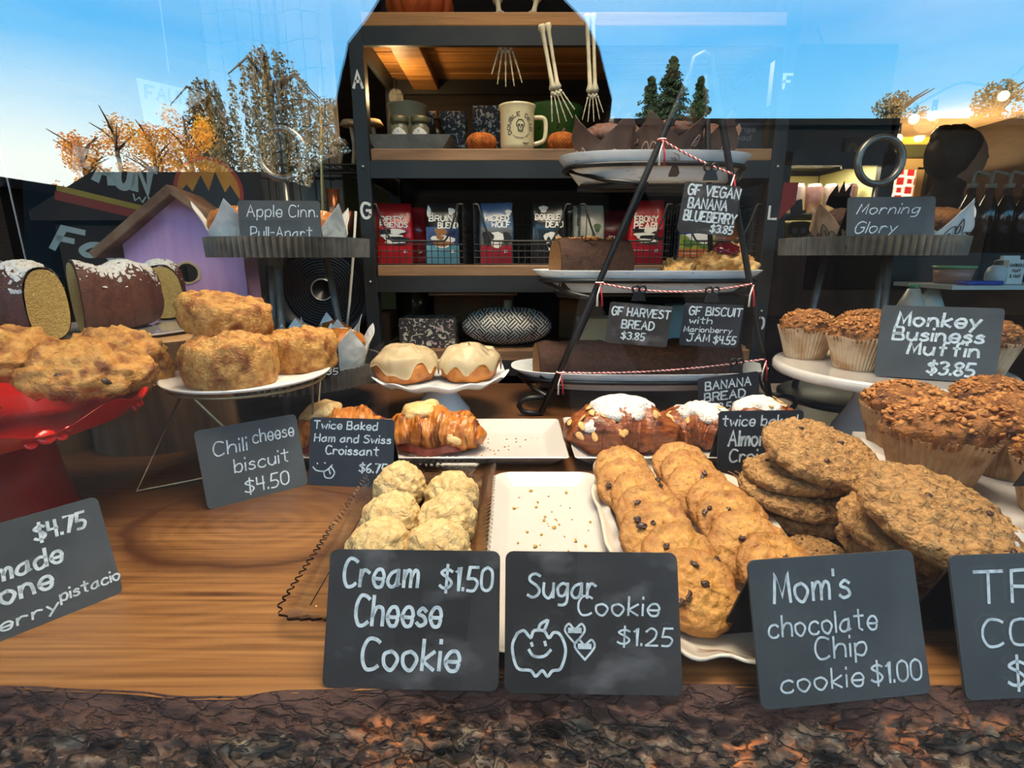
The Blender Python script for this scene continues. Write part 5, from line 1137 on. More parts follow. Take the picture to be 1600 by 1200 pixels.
pumpkin((at(878, 215, 1.44).x, 1.45, Z1), .040, .028, PUMP, 'small orange crocheted pumpkin right of the green pail', 'crocheted_pumpkin')
pumpkin((at(655, 10, 1.48).x, 1.49, .8725), .085, .06, PUMPS, 'large orange pumpkin on the top shelf', bumps=False, nl=12)
mg = thing('mug', 'cream mug printed with a black skull and ring of words', 'mug', (at(808, 228, 1.42).x, 1.43, Z1))
bm = nb(); lathe(bm, [(0, .003), (.034, .0), (.040, .003), (.0425, .012), (.043, .092), (.046, .102), (.0475, .106), (.045, .106), (.041, .094), (.0405, .012), (0, .009)], 64); MUGM = mt('cream_glaze', (228, 212, 168), (220, 202, 156), sc=20, r=.2, coat=.4); put('cup', bm, MUGM, mg)
bm = nb(); tube(bm, crom([(.042, 0, .080), (.062, 0, .080), (.071, 0, .072), (.072, 0, .045), (.066, 0, .026), (.042, 0, .018)], 6), .0055, 10); put('handle', bm, MUGM, mg)
bm = nb()
def skull(bm, s, cx, cz, y=0):
    pts = crom([(-.55, .1), (-.6, .5), (-.35, .95), (0, 1.05), (.35, .95), (.6, .5), (.55, .1), (.35, -.1), (.33, -.5), (0, -.62), (-.33, -.5), (-.35, -.1), (-.55, .1)], 4)
    ribbon(bm, [(cx+x*s, cz+z*s) for x, z in pts], s*.14, y)
    for ex in (-.24, .24): ribbon(bm, [(cx+ex*s, cz+.18*s), (cx+ex*s, cz+.30*s)], s*.32, y)
    ribbon(bm, [(cx, cz-.12*s), (cx, cz+.0*s)], s*.14, y)
    for k in (-2, -1, 0, 1, 2): ribbon(bm, [(cx+k*.12*s, cz-.30*s), (cx+k*.12*s, cz-.46*s)], s*.05, y)
skull(bm, .016, 0, .050)
def arc_text(bm, s, rad, a0, a1, cap, cx, cz, wd=.2, y=0, flip=False):
    for i, ch in enumerate(s):
        if ch == ' ': continue
        a = a0+(a1-a0)*i/max(1, len(s)-1); st_, tot = strokes(ch); sx = cap*.75/max(tot, 5)
        for q in st_:
            P = []
            for p in q:
                lx = (p[0]-tot/2)*sx; lz = p[1]*cap/10
                if flip: rr_ = rad-lz+cap; aa = a+lx/rad
                else: rr_ = rad+lz; aa = a-lx/rad
                P.append((cx+rr_*math.cos(aa), cz+rr_*math.sin(aa)))
            ribbon(bm, P, wd*cap, y)
arc_text(bm, 'DOUBLE DEAD', .0255, R(205), R(-5), .0085, 0, .050); arc_text(bm, 'roasted dark', .0255, R(235), R(325), .004, 0, .053, .16, 0, True); write(bm, 'roast', .006, .022, .012, .005, .2)
for v in bm.verts:
    a = (v.co.x+.008)/.0436; v.co = Vector((.0436*math.sin(a), -.0436*math.cos(a), v.co.z))
put('print', bm, M_INK, mg, smooth=False)
gp = thing('green_pail', 'green ribbed pumpkin-face pail behind the cream mug', 'pail', (at(862, 200, 1.54).x, 1.56, Z1)); GRN = mt('green_plastic', (74, 120, 48), (64, 106, 40), sc=8, r=.4)
bm = nb(); lathe(bm, [(0, 0), (.062, 0), (.066, .004), (.080, .12), (.086, .124), (.086, .132), (.078, .132), (.064, .006), (0, .005)], 120, lambda a, r, z, k: (r*(1+.025*abs(math.sin(a*9))), z) if k in (2, 3) else (r, z)); put('pail_body', bm, GRN, gp)
bm = nb()
for x, z, s in ((-.028, .068, .016), (.020, .068, .016), (-.004, .038, .012), (-.03, .022, .010), (.02, .022, .010)):
    V = [bm.verts.new((xx, -.0012-(.0655+.118*zz)*math.cos(xx/(.066+.118*zz)), zz)) for xx, zz in ((x-s*.7, z), (x+s*.7, z), (x, z+s*1.5))]; bm.faces.new(V)
put('face_cutout', bm, mt('dark_green', (18, 30, 16), r=.6), gp, smooth=False)
BONE = mt('bone_plastic', (206, 196, 168), (176, 164, 132), sc=40, r=.5)
def bone_hand(t, org, fwd, side, L_, nm='hand'):
    bm = nb(); W_ = L_*.42
    for k in range(5): r_ = bmesh.ops.create_icosphere(bm, subdivisions=2, radius=L_*.07); bmesh.ops.translate(bm, vec=org+side*((k-2)*W_*.15)+fwd*L_*.05*(k % 2), verts=r_['verts'])
    for k in range(5):
        a = (k-2)*.16; d_ = (fwd*math.cos(a)+side*math.sin(a)); b0 = org+side*((k-2)*W_*.20); n_ = [.30, .56, .74, .9, 1.0][:4 if k else 4]; Lk = L_*(.66 if k == 0 else .95-.05*abs(k-2.5)); seg = [0.08, .40, .68, .86, 1.0]
        P = []; Rr = []
        for s0, s1 in zip(seg, seg[1:]):
            for u, rr_ in ((0, .036), (.25, .022), (.75, .020), (1, .034)): P.append(b0+d_*Lk*(s0+(s1-s0)*u*.98)); Rr.append(L_*rr_*(1.1-.5*s0))
        tube(bm, P, Rr, 7)
    put(nm, bm, BONE, t)
def long_bone(bm, a, b, r_): tube(bm, [a, a.lerp(b, .04), a.lerp(b, .12), a.lerp(b, .5), a.lerp(b, .88), a.lerp(b, .96), b], [r_*1.3, r_*1.7, r_*.95, r_*.75, r_*.95, r_*1.8, r_*1.2], 9)
t = thing('skeleton_hand', 'bone coloured skeleton hand hanging under the top shelf', 'decoration', (at(790, 70, 1.40).x, 1.40, .80)); bone_hand(t, Vector((0, 0, .004)), Vector((0, 0, -1)), Vector((1, 0, 0)), .090)
YA = 1.10
def skel_arm(pe, pw, pt_, y, lb):
    e_, w_, f_ = D(*pe, y), D(*pw, y), D(*pt_, y); t = thing('skeleton_decoration', lb, 'decoration', e_); e0 = Vector((0, 0, 0)); w0 = w_-e_; f0 = f_-e_; ax = (w0-e0).normalized(); sd = ax.cross(Vector((0, 1, 0))).normalized()
    bm = nb(); long_bone(bm, e0-sd*.006, w0-sd*.005, .0055); put('radius_bone', bm, BONE, t); bm = nb(); long_bone(bm, e0+sd*.008, w0+sd*.006, .0048); put('ulna_bone', bm, BONE, t)
    fw = (f0-w0); bone_hand(t, w0+fw*.08, fw.normalized(), -sd, fw.length*.95)
skel_arm((850, 38), (868, 140), (886, 192), 1.30, 'bone coloured skeleton arm hanging in front of the green pail')
skel_arm((921, 22), (926, 145), (928, 192), 1.30, 'bone coloured skeleton arm hanging right of the other one, half lost in the sky reflection')
t = thing('skeleton_figure', 'seated bone coloured skeleton ornament on the top shelf', 'decoration', (at(800, 12, 1.45).x, 1.45, .8725))
for nm, segs in (('leg_bones', [((-.03, 0, .09), (-.035, -.02, .045)), ((-.035, -.02, .045), (-.03, -.04, .004)), ((.045, 0, .09), (.06, -.02, .05)), ((.06, -.02, .05), (.05, -.04, .004))]), ('spine', [((0, .01, .08), (0, .01, .17))])):
    bm = nb()
    for a_, b_ in segs: long_bone(bm, Vector(a_), Vector(b_), .0075)
    put(nm, bm, BONE, t)
bm = nb(); r_ = bmesh.ops.create_icosphere(bm, subdivisions=3, radius=.026); bmesh.ops.translate(bm, vec=(0, 0, .192), verts=r_['verts']); put('skull', bm, BONE, t)
# bottles and jars right of the pail on the same shelf (behind the brown muffins)
for px, y, rr_, h_, c, lb in ((955, 1.50, .026, .115, (52, 40, 36), 'dark jar behind the leftmost brown muffin'), (1075, 1.52, .022, .14, (120, 78, 40), 'amber bottle behind the third brown muffin'), (1170, 1.47, .034, .06, (170, 166, 150), 'pale round canister at the right end of the shelf')):
    t = thing('jar', lb, 'jar', (at(px, 200, y).x, y, Z1)); bm = nb(); lathe(bm, [(0, 0), (rr_, 0), (rr_, h_*.75), (rr_*.7, h_*.85), (rr_*.65, h_), (0, h_)], 32); put('jar_body', bm, mt('jar%d' % px, c, r=.25, coat=.3), t); bm = nb(); lathe(bm, [(0, h_), (rr_*.72, h_), (rr_*.72, h_+.01), (0, h_+.01)], 32); put('lid', bm, BLACKP, t)
sign((at(936, 205, 1.44).x, 1.44, Z1), (at(1000, 205, 1.44).x, 1.445, Z1), .062, 8, [('Chocolate', .06, .94, .40, .20), ('Hazelnut', .06, .9, .74, .20)], 'small dark chalkboard sign reading Chocolate Hazelnut behind the brown muffins', SLATE2)
sign((at(1128, 215, 1.42).x, 1.42, Z1), (at(1195, 215, 1.42).x, 1.425, Z1), .070, 8, [('orange', .1, .8, .3, .18), ('bread', .1, .7, .6, .18)], 'small dark chalkboard sign at the right end of the upper shelf', SLATE2, chalk=mt('faded_chalk', (96, 104, 110), r=.9))

# ---- coffee bags in wire baskets (z = Z2) ----
PW = mt('bag_print_white', (232, 228, 216), r=.5); PK = mt('bag_print_black', (22, 22, 24), r=.5)
def bag_mat(n, c): return mt('bag_'+n, c, tuple(int(v*.82) for v in c), sc=14, r=.28, b=.35, bs=26, coat=.4)
def coffee_bag(loc, rz, cols, texts, art, lb, wd=.086, h=.150, group='coffee bags in wire baskets'):
    t = thing('coffee_bag', lb, 'coffee bag', loc, rz, group=group); d = .062
    def shp(u, v):
        a = 2*PI*u; k = max(0, (v-.55)/.45); dd = d*(1-k**1.5*.92); c_, s_ = math.cos(a), math.sin(a); e_ = .35
        x = wd*.5*math.copysign(abs(c_)**e_, c_)*(1-.05*k+.03*math.sin(v*PI)); y = dd*.5*math.copysign(abs(s_)**e_, s_)
        return Vector((x, y, h*v+.0015*math.sin(x*160+v*9)*v))
    bm = nb(); V = grid(bm, 48, 24, shp, wrap=True); bm.faces.new(V[0][::-1]); bm.faces.new(V[-1]); rough(bm, .0022, 26, int(loc[0]*100)); put('bag_body', bm, bag_mat(cols[0], COLS[cols[0]]), t)
    def front(x, v):
        k = max(0, (v-.55)/.45); return Vector((x, -d*.5*(1-k**1.5*.92)-.0016, h*v))
    def panel(name, v0, v1, mat, wsc=.96):
        bm = nb(); grid(bm, 9, 14, lambda u, v: front((u-.5)*wd*wsc, v0+(v1-v0)*v)); put(name, bm, mat, t)
    if cols[1]: panel('lower_band', .0, .30, bag_mat(cols[1], COLS[cols[1]]))
    if cols[2]: panel('picture_panel', .30, .60, bag_mat(cols[2], COLS[cols[2]]), .94)
    bm = nb()
    for s, a, b, base, cap in texts: write(bm, s, (a-.5)*wd, (b-.5)*wd, base*h, cap*h, .24, .05)
    write(bm, 'whole bean', -wd*.42, wd*.05, h*.20, h*.022, .2); ribbon(bm, [(wd*.26, h*.20), (wd*.30, h*.205)], h*.045)
    for v in bm.verts:
        q = front(v.co.x, v.co.z/h); v.co = Vector((q.x, q.y-.0012, q.z))
    put('lettering', bm, PW, t, smooth=False)
    for nm, mat, polys in art:
        bm = nb()
        for cx, cv, rx, rv, ph_ in polys:
            c0 = Vector((0, 0)); n = 18; P = []
            for k in range(n):
                a = 2*PI*k/n; rv_ = rv*1.5; w_ = 1+.16*math.sin(a*3+ph_)+.10*math.sin(a*5+ph_*2); q = front(cx*wd+rx*wd*math.cos(a)*w_, cv+rv_*math.sin(a)*w_); P.append(bm.verts.new((q.x, q.y-.0008-.0001*ph_, q.z)))
            bm.faces.new(P)
        put(nm, bm, mat, t, smooth=False)
    return t
COLS = {'red': (196, 24, 30), 'black': (24, 25, 28), 'navy': (34, 56, 108), 'sky': (96, 158, 178), 'blue': (84, 118, 156), 'crimson': (170, 28, 44), 'grey': (110, 108, 104), 'white': (206, 202, 184), 'maroon': (110, 20, 30), 'orange': (206, 110, 44), 'lime': (160, 170, 60)}
BRN = mt('bag_print_brown', (150, 98, 50), r=.5)
def bx(px, y=1.44): return at(px, 400, y).x
bp_art = [('picture', PK, [(-.05, .50, .34, .055, .1), (.10, .38, .30, .05, .6)]), ('picture_light', PW, [(-.08, .44, .28, .035, .3), (.08, .53, .2, .03, 1.2), (0, .36, .28, .02, 2)])]
coffee_bag((bx(618), 1.455, Z2+.003), R(6), ('red', 'red', None), [('DIRTY', .14, .74, .70, .075), ('FRIENDS', .12, .86, .60, .075)], bp_art, 'red coffee bag with black and white picture at the front of the left basket', .096, .155)
for i in range(3): coffee_bag((bx(634)+.012*i, 1.53+.066*i, Z2+.003), R(6), ('red', None, None), [], [], ['red coffee bag right behind the front red one', 'red coffee bag third in the red row', 'red coffee bag last in the red row'][i], .096, .150)
coffee_bag((bx(694), 1.45, Z2+.003), 0, ('black', 'sky', 'navy'), [('BRUIN', .12, .78, .70, .085), ('BLEND', .38, .94, .585, .085)], [('picture', PW, [(0, .37, .32, .07, .4), (.26, .86, .10, .04, 1), (-.4, .86, .06, .06, 2)]), ('picture_bear', BRN, [(-.05, .50, .17, .07, .5), (0, .33, .3, .03, 1)])], 'black and navy coffee bag with a bear and a pale blue base', .090, .155)
coffee_bag((bx(776), 1.45, Z2+.003), 0, ('blue', 'crimson', 'grey'), [('WICKED', .16, .86, .70, .085), ('WOLF', .36, .90, .60, .08)], [('picture', PW, [(.02, .40, .22, .09, .4), (.36, .84, .09, .035, 0)]), ('picture_dark', PK, [(-.25, .42, .16, .08, .5), (.32, .42, .12, .07, 1)])], 'dusty blue coffee bag with a crimson base in the middle basket', .088, .155)
dd = coffee_bag((bx(856), 1.45, Z2+.003), 0, ('black', None, None), [('DOUBLE', .12, .82, .72, .09), ('DEAD', .42, .9, .60, .09)], [('skull', PW, [(.08, .40, .20, .09, 0), (.08, .29, .12, .05, 0), (-.15, .90, .12, .04, 0)]), ('skull_eyes', PK, [(-.0, .40, .055, .026, 3), (.16, .40, .055, .026, 3), (.08, .32, .03, .02, 3)])], 'black coffee bag with a white skull in the middle basket', .092, .155)
coffee_bag((bx(919), 1.47, Z2+.003), 0, ('white', None, None), [], [('name', PK, [(-.2, .42, .1, .04, 0), (.2, .42, .12, .03, 0)]), ('seal', mt('bag_print_green', (70, 100, 60), r=.5), [(.25, .62, .10, .05, 0)])], 'off-white coffee bag behind the harvest loaf', .086, .150)
coffee_bag((bx(962), 1.50, Z2+.003), 0, ('maroon', None, None), [('EL', .3, .6, .44, .07)], [], 'dark red coffee bag right of the off-white one', .086, .14)
coffee_bag((bx(1007), 1.45, Z2+.003), R(-3), ('red', 'crimson', None), [('EBONY', .14, .78, .66, .085), ('PEARL', .12, .84, .555, .085)], bp_art, 'red coffee bag with Ebony Pearl lettering and dark picture near the iron stand', .092, .162)
coffee_bag((bx(1085), 1.46, Z2+.003), 0, ('navy', 'orange', 'lime'), [], [('picture', PW, [(0, .55, .3, .05, .3), (.2, .48, .15, .05, 1)]), ('picture_leaf', mt('bag_print_leaf', (84, 120, 40), r=.5), [(-.2, .42, .2, .05, 1), (.2, .38, .2, .04, 0)])], 'colourful bag with blue, green and orange bands below the hanging vegan sign', .10, .125)
coffee_bag((bx(1145), 1.52, Z2+.003), 0, ('orange', None, None), [], [], 'plain orange-brown bag at the right end of the baskets', .086, .12)
WIRE = mt('basket_wire', (62, 60, 56), r=.5, m=.4)
def basket(px0, px1, lb):
    x0, x1 = bx(px0, 1.39), bx(px1, 1.39); W_ = x1-x0; t = thing('wire_basket', lb, 'basket', (x0, 1.392, Z2), group='wire baskets on the coffee shelf'); Hh, Dp = .150, .29
    bm = nb(); r_ = .0012
    def top(x):      # scooped front rim
        u = min(x, W_-x); return .060 if u > .05 else (Hh if u < .012 else .060+(Hh-.060)*(1-((u-.012)/.038))**1.6)
    nX = int(W_/.0165)
    for i in range(nX+1):
        x = W_*i/nX; tube(bm, [(x, 0, .002), (x, 0, top(x))], r_, 4, caps=False); tube(bm, [(x, Dp, .002), (x, Dp, Hh)], r_, 4, caps=False); tube(bm, [(x, 0, .002), (x, Dp, .002)], r_, 4, caps=False)
    for k in range(9):
        z = .002+k*.0165
        if z < .060: tube(bm, [(0, 0, z), (W_, 0, z)], r_, 4, caps=False)
        tube(bm, [(0, Dp, z), (W_, Dp, z)], r_, 4, caps=False)
        for x in (0, W_): tube(bm, [(x, 0, z), (x, Dp, z)], r_, 4, caps=False)
    for j in range(12):
        for x in (0, W_): tube(bm, [(x, Dp*j/11, .002), (x, Dp*j/11, Hh)], r_, 4, caps=False)
    put('wire_mesh', bm, WIRE, t)
    bm = nb(); rim = [(W_*i/60, 0, top(W_*i/60)) for i in range(61)]; tube(bm, rim+[(W_, Dp, Hh), (0, Dp, Hh)], .0026, 6, closed=True); put('rim', bm, WIRE, t)
basket(585, 724, 'wire basket with red and bear-printed coffee bags, leftmost on the shelf'); basket(741, 890, 'wire basket with blue and black coffee bags, second from the left'); basket(905, 1045, 'wire basket behind the harvest loaf'); basket(1058, 1182, 'wire basket at the right end behind the iron stand')

# ---- lower shelf ----
def simple_box(name, c, s, mat, lb, cat, bev=.003, rz=0):
    bm = nb(); box(bm, (0, 0, s[2]/2), s, bev=bev); o = put(name, bm, mat, smooth=False); o.location = c; o.rotation_euler = (0, 0, rz); return tag(o, lb, cat)
bm = nb(); box(bm, (0, 0, .04), (.155, .10, .08), bev=.002); o = put('floral_box', bm, FLOR, smooth=False); o.location = (at(672, 520, 1.46).x, 1.46, Z3); tag(o, 'dark floral box on the lower shelf left of the patterned cushion', 'box')
WV = bpy.data.materials.new('woven_print'); WV.use_nodes = True; t_ = WV.node_tree; l_ = t_.links; B_ = t_.nodes['Principled BSDF']; B_.inputs['Roughness'].default_value = .9; tc = nd(t_, 'ShaderNodeTexCoord')
mp = nd(t_, 'ShaderNodeMapping'); mp.inputs['Rotation'].default_value = (0, R(45), 0); l_.new(tc.outputs['Object'], mp.inputs[0])
ck = nd(t_, 'ShaderNodeTexChecker'); ck.inputs['Scale'].default_value = 42; l_.new(mp.outputs[0], ck.inputs[0])
wx_ = nd(t_, 'ShaderNodeTexWave', bands_direction='X'); wx_.inputs['Scale'].default_value = 42; l_.new(mp.outputs[0], wx_.inputs[0]); wz_ = nd(t_, 'ShaderNodeTexWave', bands_direction='Z'); wz_.inputs['Scale'].default_value = 42; l_.new(mp.outputs[0], wz_.inputs[0])
mx_ = nd(t_, 'ShaderNodeMix', data_type='RGBA'); l_.new(ck.outputs['Fac'], mx_.inputs[0]); l_.new(wx_.outputs['Color'], mx_.inputs[6]); l_.new(wz_.outputs['Color'], mx_.inputs[7])
cr_ = nd(t_, 'ShaderNodeValToRGB'); l_.new(mx_.outputs[2], cr_.inputs[0]); cr_.color_ramp.elements[0].position = .42; cr_.color_ramp.elements[0].color = srgb((26, 26, 28)); cr_.color_ramp.elements[1].position = .5; cr_.color_ramp.elements[1].color = srgb((190, 186, 176)); l_.new(cr_.outputs[0], B_.inputs['Base Color'])
t = thing('fabric_pumpkin', 'plump black and white woven-print fabric pumpkin on the lower shelf', 'pumpkin', (at(792, 520, 1.46).x, 1.475, Z3)); bm = nb(); bmesh.ops.create_uvsphere(bm, u_segments=80, v_segments=40, radius=1)
for v in bm.verts:
    p = v.co; a = math.atan2(p.y, p.x); q = math.hypot(p.x, p.y); s = 1-.12*abs(math.cos(a*4))**5; v.co = Vector((p.x*.130*s, p.y*.095*s, .055*(p.z-.28*math.exp(-(q/.3)**2)*(1 if p.z > 0 else 0)+1)))
put('body', bm, WV, t); bm = nb(); tube(bm, [(0, 0, .075), (.002, 0, .10), (.003, 0, .125)], [.012, .011, .012], 10); put('stem', bm, mt('stem_linen', (150, 136, 110), r=.8), t)
CARD = mt('brown_card', (120, 84, 52), (104, 72, 44), sc=14, r=.8)
t = thing('serving_board', 'dark wooden tray with a pale rim behind the patterned fabric pumpkin', 'tray', (at(742, 490, 1.62).x, 1.60, Z3), rot=(0, 0, 0)); bm = nb(); box(bm, (0, .03, .065), (.24, .10, .13), bev=.003); put('box_body', bm, CARD, t, smooth=False); bm = nb(); box(bm, (0, .02, .136), (.26, .15, .008), bev=.003); put('rim', bm, mt('pale_rim', (186, 166, 136), r=.6), t, smooth=False); bm = nb(); box(bm, (0, .02, .1415), (.235, .125, .004)); put('inlay', bm, mt('walnut', (92, 60, 36), r=.5), t, smooth=False)
simple_box('cardboard_box', (at(600, 500, 1.6).x, 1.58, Z3), (.07, .10, .085), mt('rust_card', (128, 78, 50), r=.8), 'rusty brown carton behind the left shelf post', 'box')
t = thing('glass_jar', 'tall glass jar beside the left rear post of the shelf', 'jar', (at(650, 500, 1.62).x, 1.62, Z3)); bm = nb(); lathe(bm, [(0, 0), (.034, 0), (.036, .12), (.026, .15), (.026, .165), (0, .165)], 32); put('jar_body', bm, mt('olive_jar', (86, 80, 56), (66, 60, 42), sc=20, r=.15, coat=.5), t); bm = nb(); lathe(bm, [(0, .165), (.028, .165), (.028, .18), (0, .18)], 32); put('lid', bm, BLACKP, t)
simple_box('cardboard_box', (at(905, 500, 1.6).x, 1.62, Z3), (.13, .10, .12), CARD, 'brown carton behind the long banana loaf', 'box'); simple_box('paper_stack', (at(930, 510, 1.5).x, 1.50, Z3), (.10, .08, .075), mt('kraft_paper', (196, 176, 132), r=.8), 'kraft paper packet behind the banana loaf', 'packet'); simple_box('carton', (at(1058, 500, 1.52).x, 1.52, Z3), (.06, .06, .11), mt('pale_blue_card', (150, 186, 190), r=.6), 'pale blue carton between the two hanging signs', 'box')

# ================= left background =================
GREYB = mt('grey_board', (156, 148, 136), (140, 132, 120), sc=5, r=.7)
bm = nb(); box(bm, (0, 0, .55), (.36, .012, 1.62), bev=.002); o = put('display_board', bm, GREYB, smooth=False); o.location = (at(440, 300, 1.62).x-.01, 1.66, -.26); tag(o, 'pale grey board leaning behind the black wire grid', 'board')
wg = thing('wire_grid', 'black wire grid panel in front of the pale grey board', 'grid panel', (at(440, 300, 1.6).x-.01, 1.60, -.25)); bm = nb()
for i in range(8): x = -.16+.045*i; tube(bm, [(x, 0, 0), (x, 0, 1.5)], .0016, 5)
for k in range(22): z = .02+.07*k; tube(bm, [(-.165+.033*j, .004*math.sin(j*1.3), z+.006*math.sin(j*1.25+k)) for j in range(11)], .0016, 5)
put('wires', bm, mt('black_wire', (20, 20, 20), r=.5), wg)
a, b = D(500, 170, 1.55), D(508, 440, 1.55); bm = nb(); tube(bm, [a+(a-b)*.7, b+(b-a)*.6], .0048, 10); tag(put('brass_rod', bm, mt('brass_rod', (206, 180, 120), r=.35, m=.5)), 'thin vertical brass rod at the edge of the pale grey board', 'rod')
cd = thing('ridged_drum', 'black round ridged drum with a bright ring at its centre, behind the cupcakes', 'drum', D(506, 452, 1.465)); prof = [(0, .012), (.012, .012), (.013, .018), (.030, .018), (.033, .026), (.037, .018)]
for k in range(9): r0 = .042+k*.0085; prof += [(r0, .016), (r0+.003, .022), (r0+.006, .016)]
prof += [(.125, .018), (.135, .035), (.16, .04), (.172, .03), (.172, -.04), (0, -.04)]
bm = nb(); lathe(bm, prof, 96); xf(bm, Matrix.Rotation(R(90), 4, 'X')); put('drum_face', bm, mt('black_enamel', (26, 22, 21), r=.35), cd); bm = nb(); tube(bm, [(.033*math.cos(2*PI*k/48), -.0275, .033*math.sin(2*PI*k/48)) for k in range(48)], .0022, 6, closed=True); put('centre_ring', bm, mt('steel_ring', (210, 206, 196), r=.3, m=.8), cd)
cd.rotation_euler = (0, 0, R(8)); cd.scale = (.86,)*3
simple_box('drum_stand', (D(506, 452, 1.465).x, 1.465, -.95), (.14, .07, .95+D(506, 452, 1.465).z-.149), DARKWOOD, 'dark plinth below the ridged drum', 'plinth')
bm = nb(); tube(bm, [D(556, 330, 1.33), D(552, 400, 1.33), D(546, 475, 1.33), D(540, 530, 1.33)], .0032, 8); tag(put('cable', bm, mt('white_cable', (210, 204, 190), r=.5)), 'white cable hanging in front of the ridged drum', 'cable')
# rack with mushrooms and copper cups left of the shelf
ra = thing('wire_rack_shelf', 'dark wire rack left of the shelf post with mushrooms and copper cups', 'rack', (D(520, 360, 1.60).x, 1.60, 0)); zs = [D(520, 372, 1.60).z, D(520, 262, 1.6).z]; bm = nb()
for z in zs:
    for y in (-.05, .05): tube(bm, [(-.13, y, z), (.11, y, z)], .003, 6); tube(bm, [(-.13, y, z-.022), (.11, y, z-.022)], .003, 6)
    for k in range(13): tube(bm, [(-.13+.02*k, -.05, z), (-.13+.02*k, .05, z)], .0015, 5); tube(bm, [(-.13+.02*k, -.05, z-.022*(k % 2)), (-.13+.02*(k+1 if k < 12 else k), -.05, z-.022*((k+1) % 2))], .0012, 5)
put('wire_shelves', bm, mt('rack_wire', (40, 36, 32), r=.5), ra)
for x, y in ((-.13, -.05), (-.13, .05), (.11, -.05), (.11, .05)): bm = nb(); tube(bm, [(x, y, -.95), (x, y, 1.1)], .005, 8); put('post', bm, mt('rack_wire', (40, 36, 32)), ra)
MUSH = mt('mushroom_cap', (196, 164, 124), (170, 136, 98), sc=20, r=.7)
for px, py, h_, lb in ((498, 236, .075, 'leftmost and lowest'), (528, 225, .09, 'second from the left'), (548, 196, .13, 'tall one left of the post'), (582, 195, .13, 'tall one right of the post')):
    p = D(px, py, 1.57); z0 = zs[1]+.002; t = thing('mushroom_ornament', 'tan mushroom ornament on the wire rack, '+lb, 'ornament', (p.x, 1.57, z0), group='mushroom ornaments on the wire rack'); h_ = max(.05, p.z-z0); bm = nb(); tube(bm, crom([(0, 0, 0), (.006, 0, h_*.5), (0, 0, h_)], 6), .006, 8); put('stem', bm, MUSH, t); bm = nb(); lathe(bm, [(0, h_-.004), (.022, h_-.004), (.030, h_), (.022, h_+.012), (0, h_+.017)], 32); put('cap', bm, MUSH, t)
for px, py, h_, r_, lb in ((524, 355, .13, .017, 'tall copper cup on the wire rack, left of the short one'), (545, 360, .07, .016, 'short copper cup on the wire rack beside the shelf post')):
    p = D(px, py, 1.57); bm = nb(); lathe(bm, [(0, 0), (r_, 0), (r_*1.1, h_), (r_, h_), (r_*.9, .004), (0, .004)], 32); o = put('copper_cup', bm, mt('copper', (190, 120, 84), r=.3, m=.8)); o.location = (p.x, 1.57, zs[0]+.003); tag(o, lb, 'cup')
# black sweatshirts with printed letters
CLOTH = mt('black_cloth', (20, 24, 28), (30, 34, 38), sc=8, r=.9, b=.3, bs=120)
def shirt(loc, rot, w_, h_, lb, seed): 
    t = thing('sweatshirt', lb, 'sweatshirt', loc, rot=rot, group='black sweatshirts on display'); bm = nb()
    out = [(-w_*.5, 0), (w_*.5, 0), (w_*.52, h_*.62), (w_*.74, h_*.18), (w_*.86, h_*.24), (w_*.60, h_*.90), (w_*.22, h_), (w_*.12, h_*.94), (-w_*.12, h_*.94), (-w_*.22, h_), (-w_*.60, h_*.90), (-w_*.86, h_*.24), (-w_*.74, h_*.18), (-w_*.52, h_*.62)]
    prism(bm, out, .035); bmesh.ops.bevel(bm, geom=bm.edges[:], offset=.008, segments=2, affect='EDGES'); put('cloth', bm, CLOTH, t, smooth=False)
    return t
CREAMP = mt('cream_print', (222, 216, 196), r=.8); YEL = mt('yellow_print', (220, 164, 60), r=.8); REDP = mt('red_print', (186, 62, 50), r=.8)
pA = D(88, 300, 1.50)
s1 = shirt((pA.x+.185, 1.53, pA.z-.30), (0, R(14), R(22)), .50, .44, 'black sweatshirt printed with Fauntleroy lettering over a yellow and red stripe', 1)
bm = nb(); write(bm, 'FAUNTLEROY', -.17, .19, .262, .055, .30, 0, -.0006)
write(bm, 'WEST', -.06, .04, .236, .014, .2, 0, -.0006); put('lettering', bm, CREAMP, s1, smooth=False)
bm = nb(); ribbon(bm, [(-.20, .222), (.21, .222)], .013, -.0006); put('yellow_stripe', bm, YEL, s1, smooth=False)
bm = nb(); ribbon(bm, [(-.20, .205), (.21, .205)], .020, -.0006); put('red_stripe', bm, REDP, s1, smooth=False)
bm = nb(); write(bm, 'Faun', -.20, -.02, .085, .050, .26, .3, -.0006); put('lower_lettering', bm, CREAMP, s1, smooth=False)
bm = nb(); box(bm, (.075, -.004, .262), (.085, .002, .07), bev=.0005); pt_ = put('paper_tag', bm, mt('tag_paper', (206, 200, 184), r=.8), s1, smooth=False)
bm = nb(); write(bm, 'M 38', .045, .105, .262, .018, .16, .1, -.0056); put('tag_writing', bm, M_INK, pt_, smooth=False)
s1.scale = (1.16,)*3
pB = D(312, 285, 1.45)
s2 = shirt((pB.x, 1.455, pB.z-.27), (0, R(4), R(10)), .18, .42, 'black sweatshirt with an orange sunset emblem behind the birdhouse roof', 2)
bm = nb(); bm.faces.new([bm.verts.new((.085*math.cos(2*PI*k/48), -.0006, .25+.085*math.sin(2*PI*k/48))) for k in range(48)]); put('emblem_ring', bm, REDP, s2, smooth=False)
bm = nb(); bm.faces.new([bm.verts.new((.076*math.cos(2*PI*k/48), -.0012, .25+.076*math.sin(2*PI*k/48))) for k in range(48)]); put('emblem_sun', bm, mt('orange_print', (232, 150, 50), (214, 118, 36), sc=16, r=.8), s2, smooth=False)
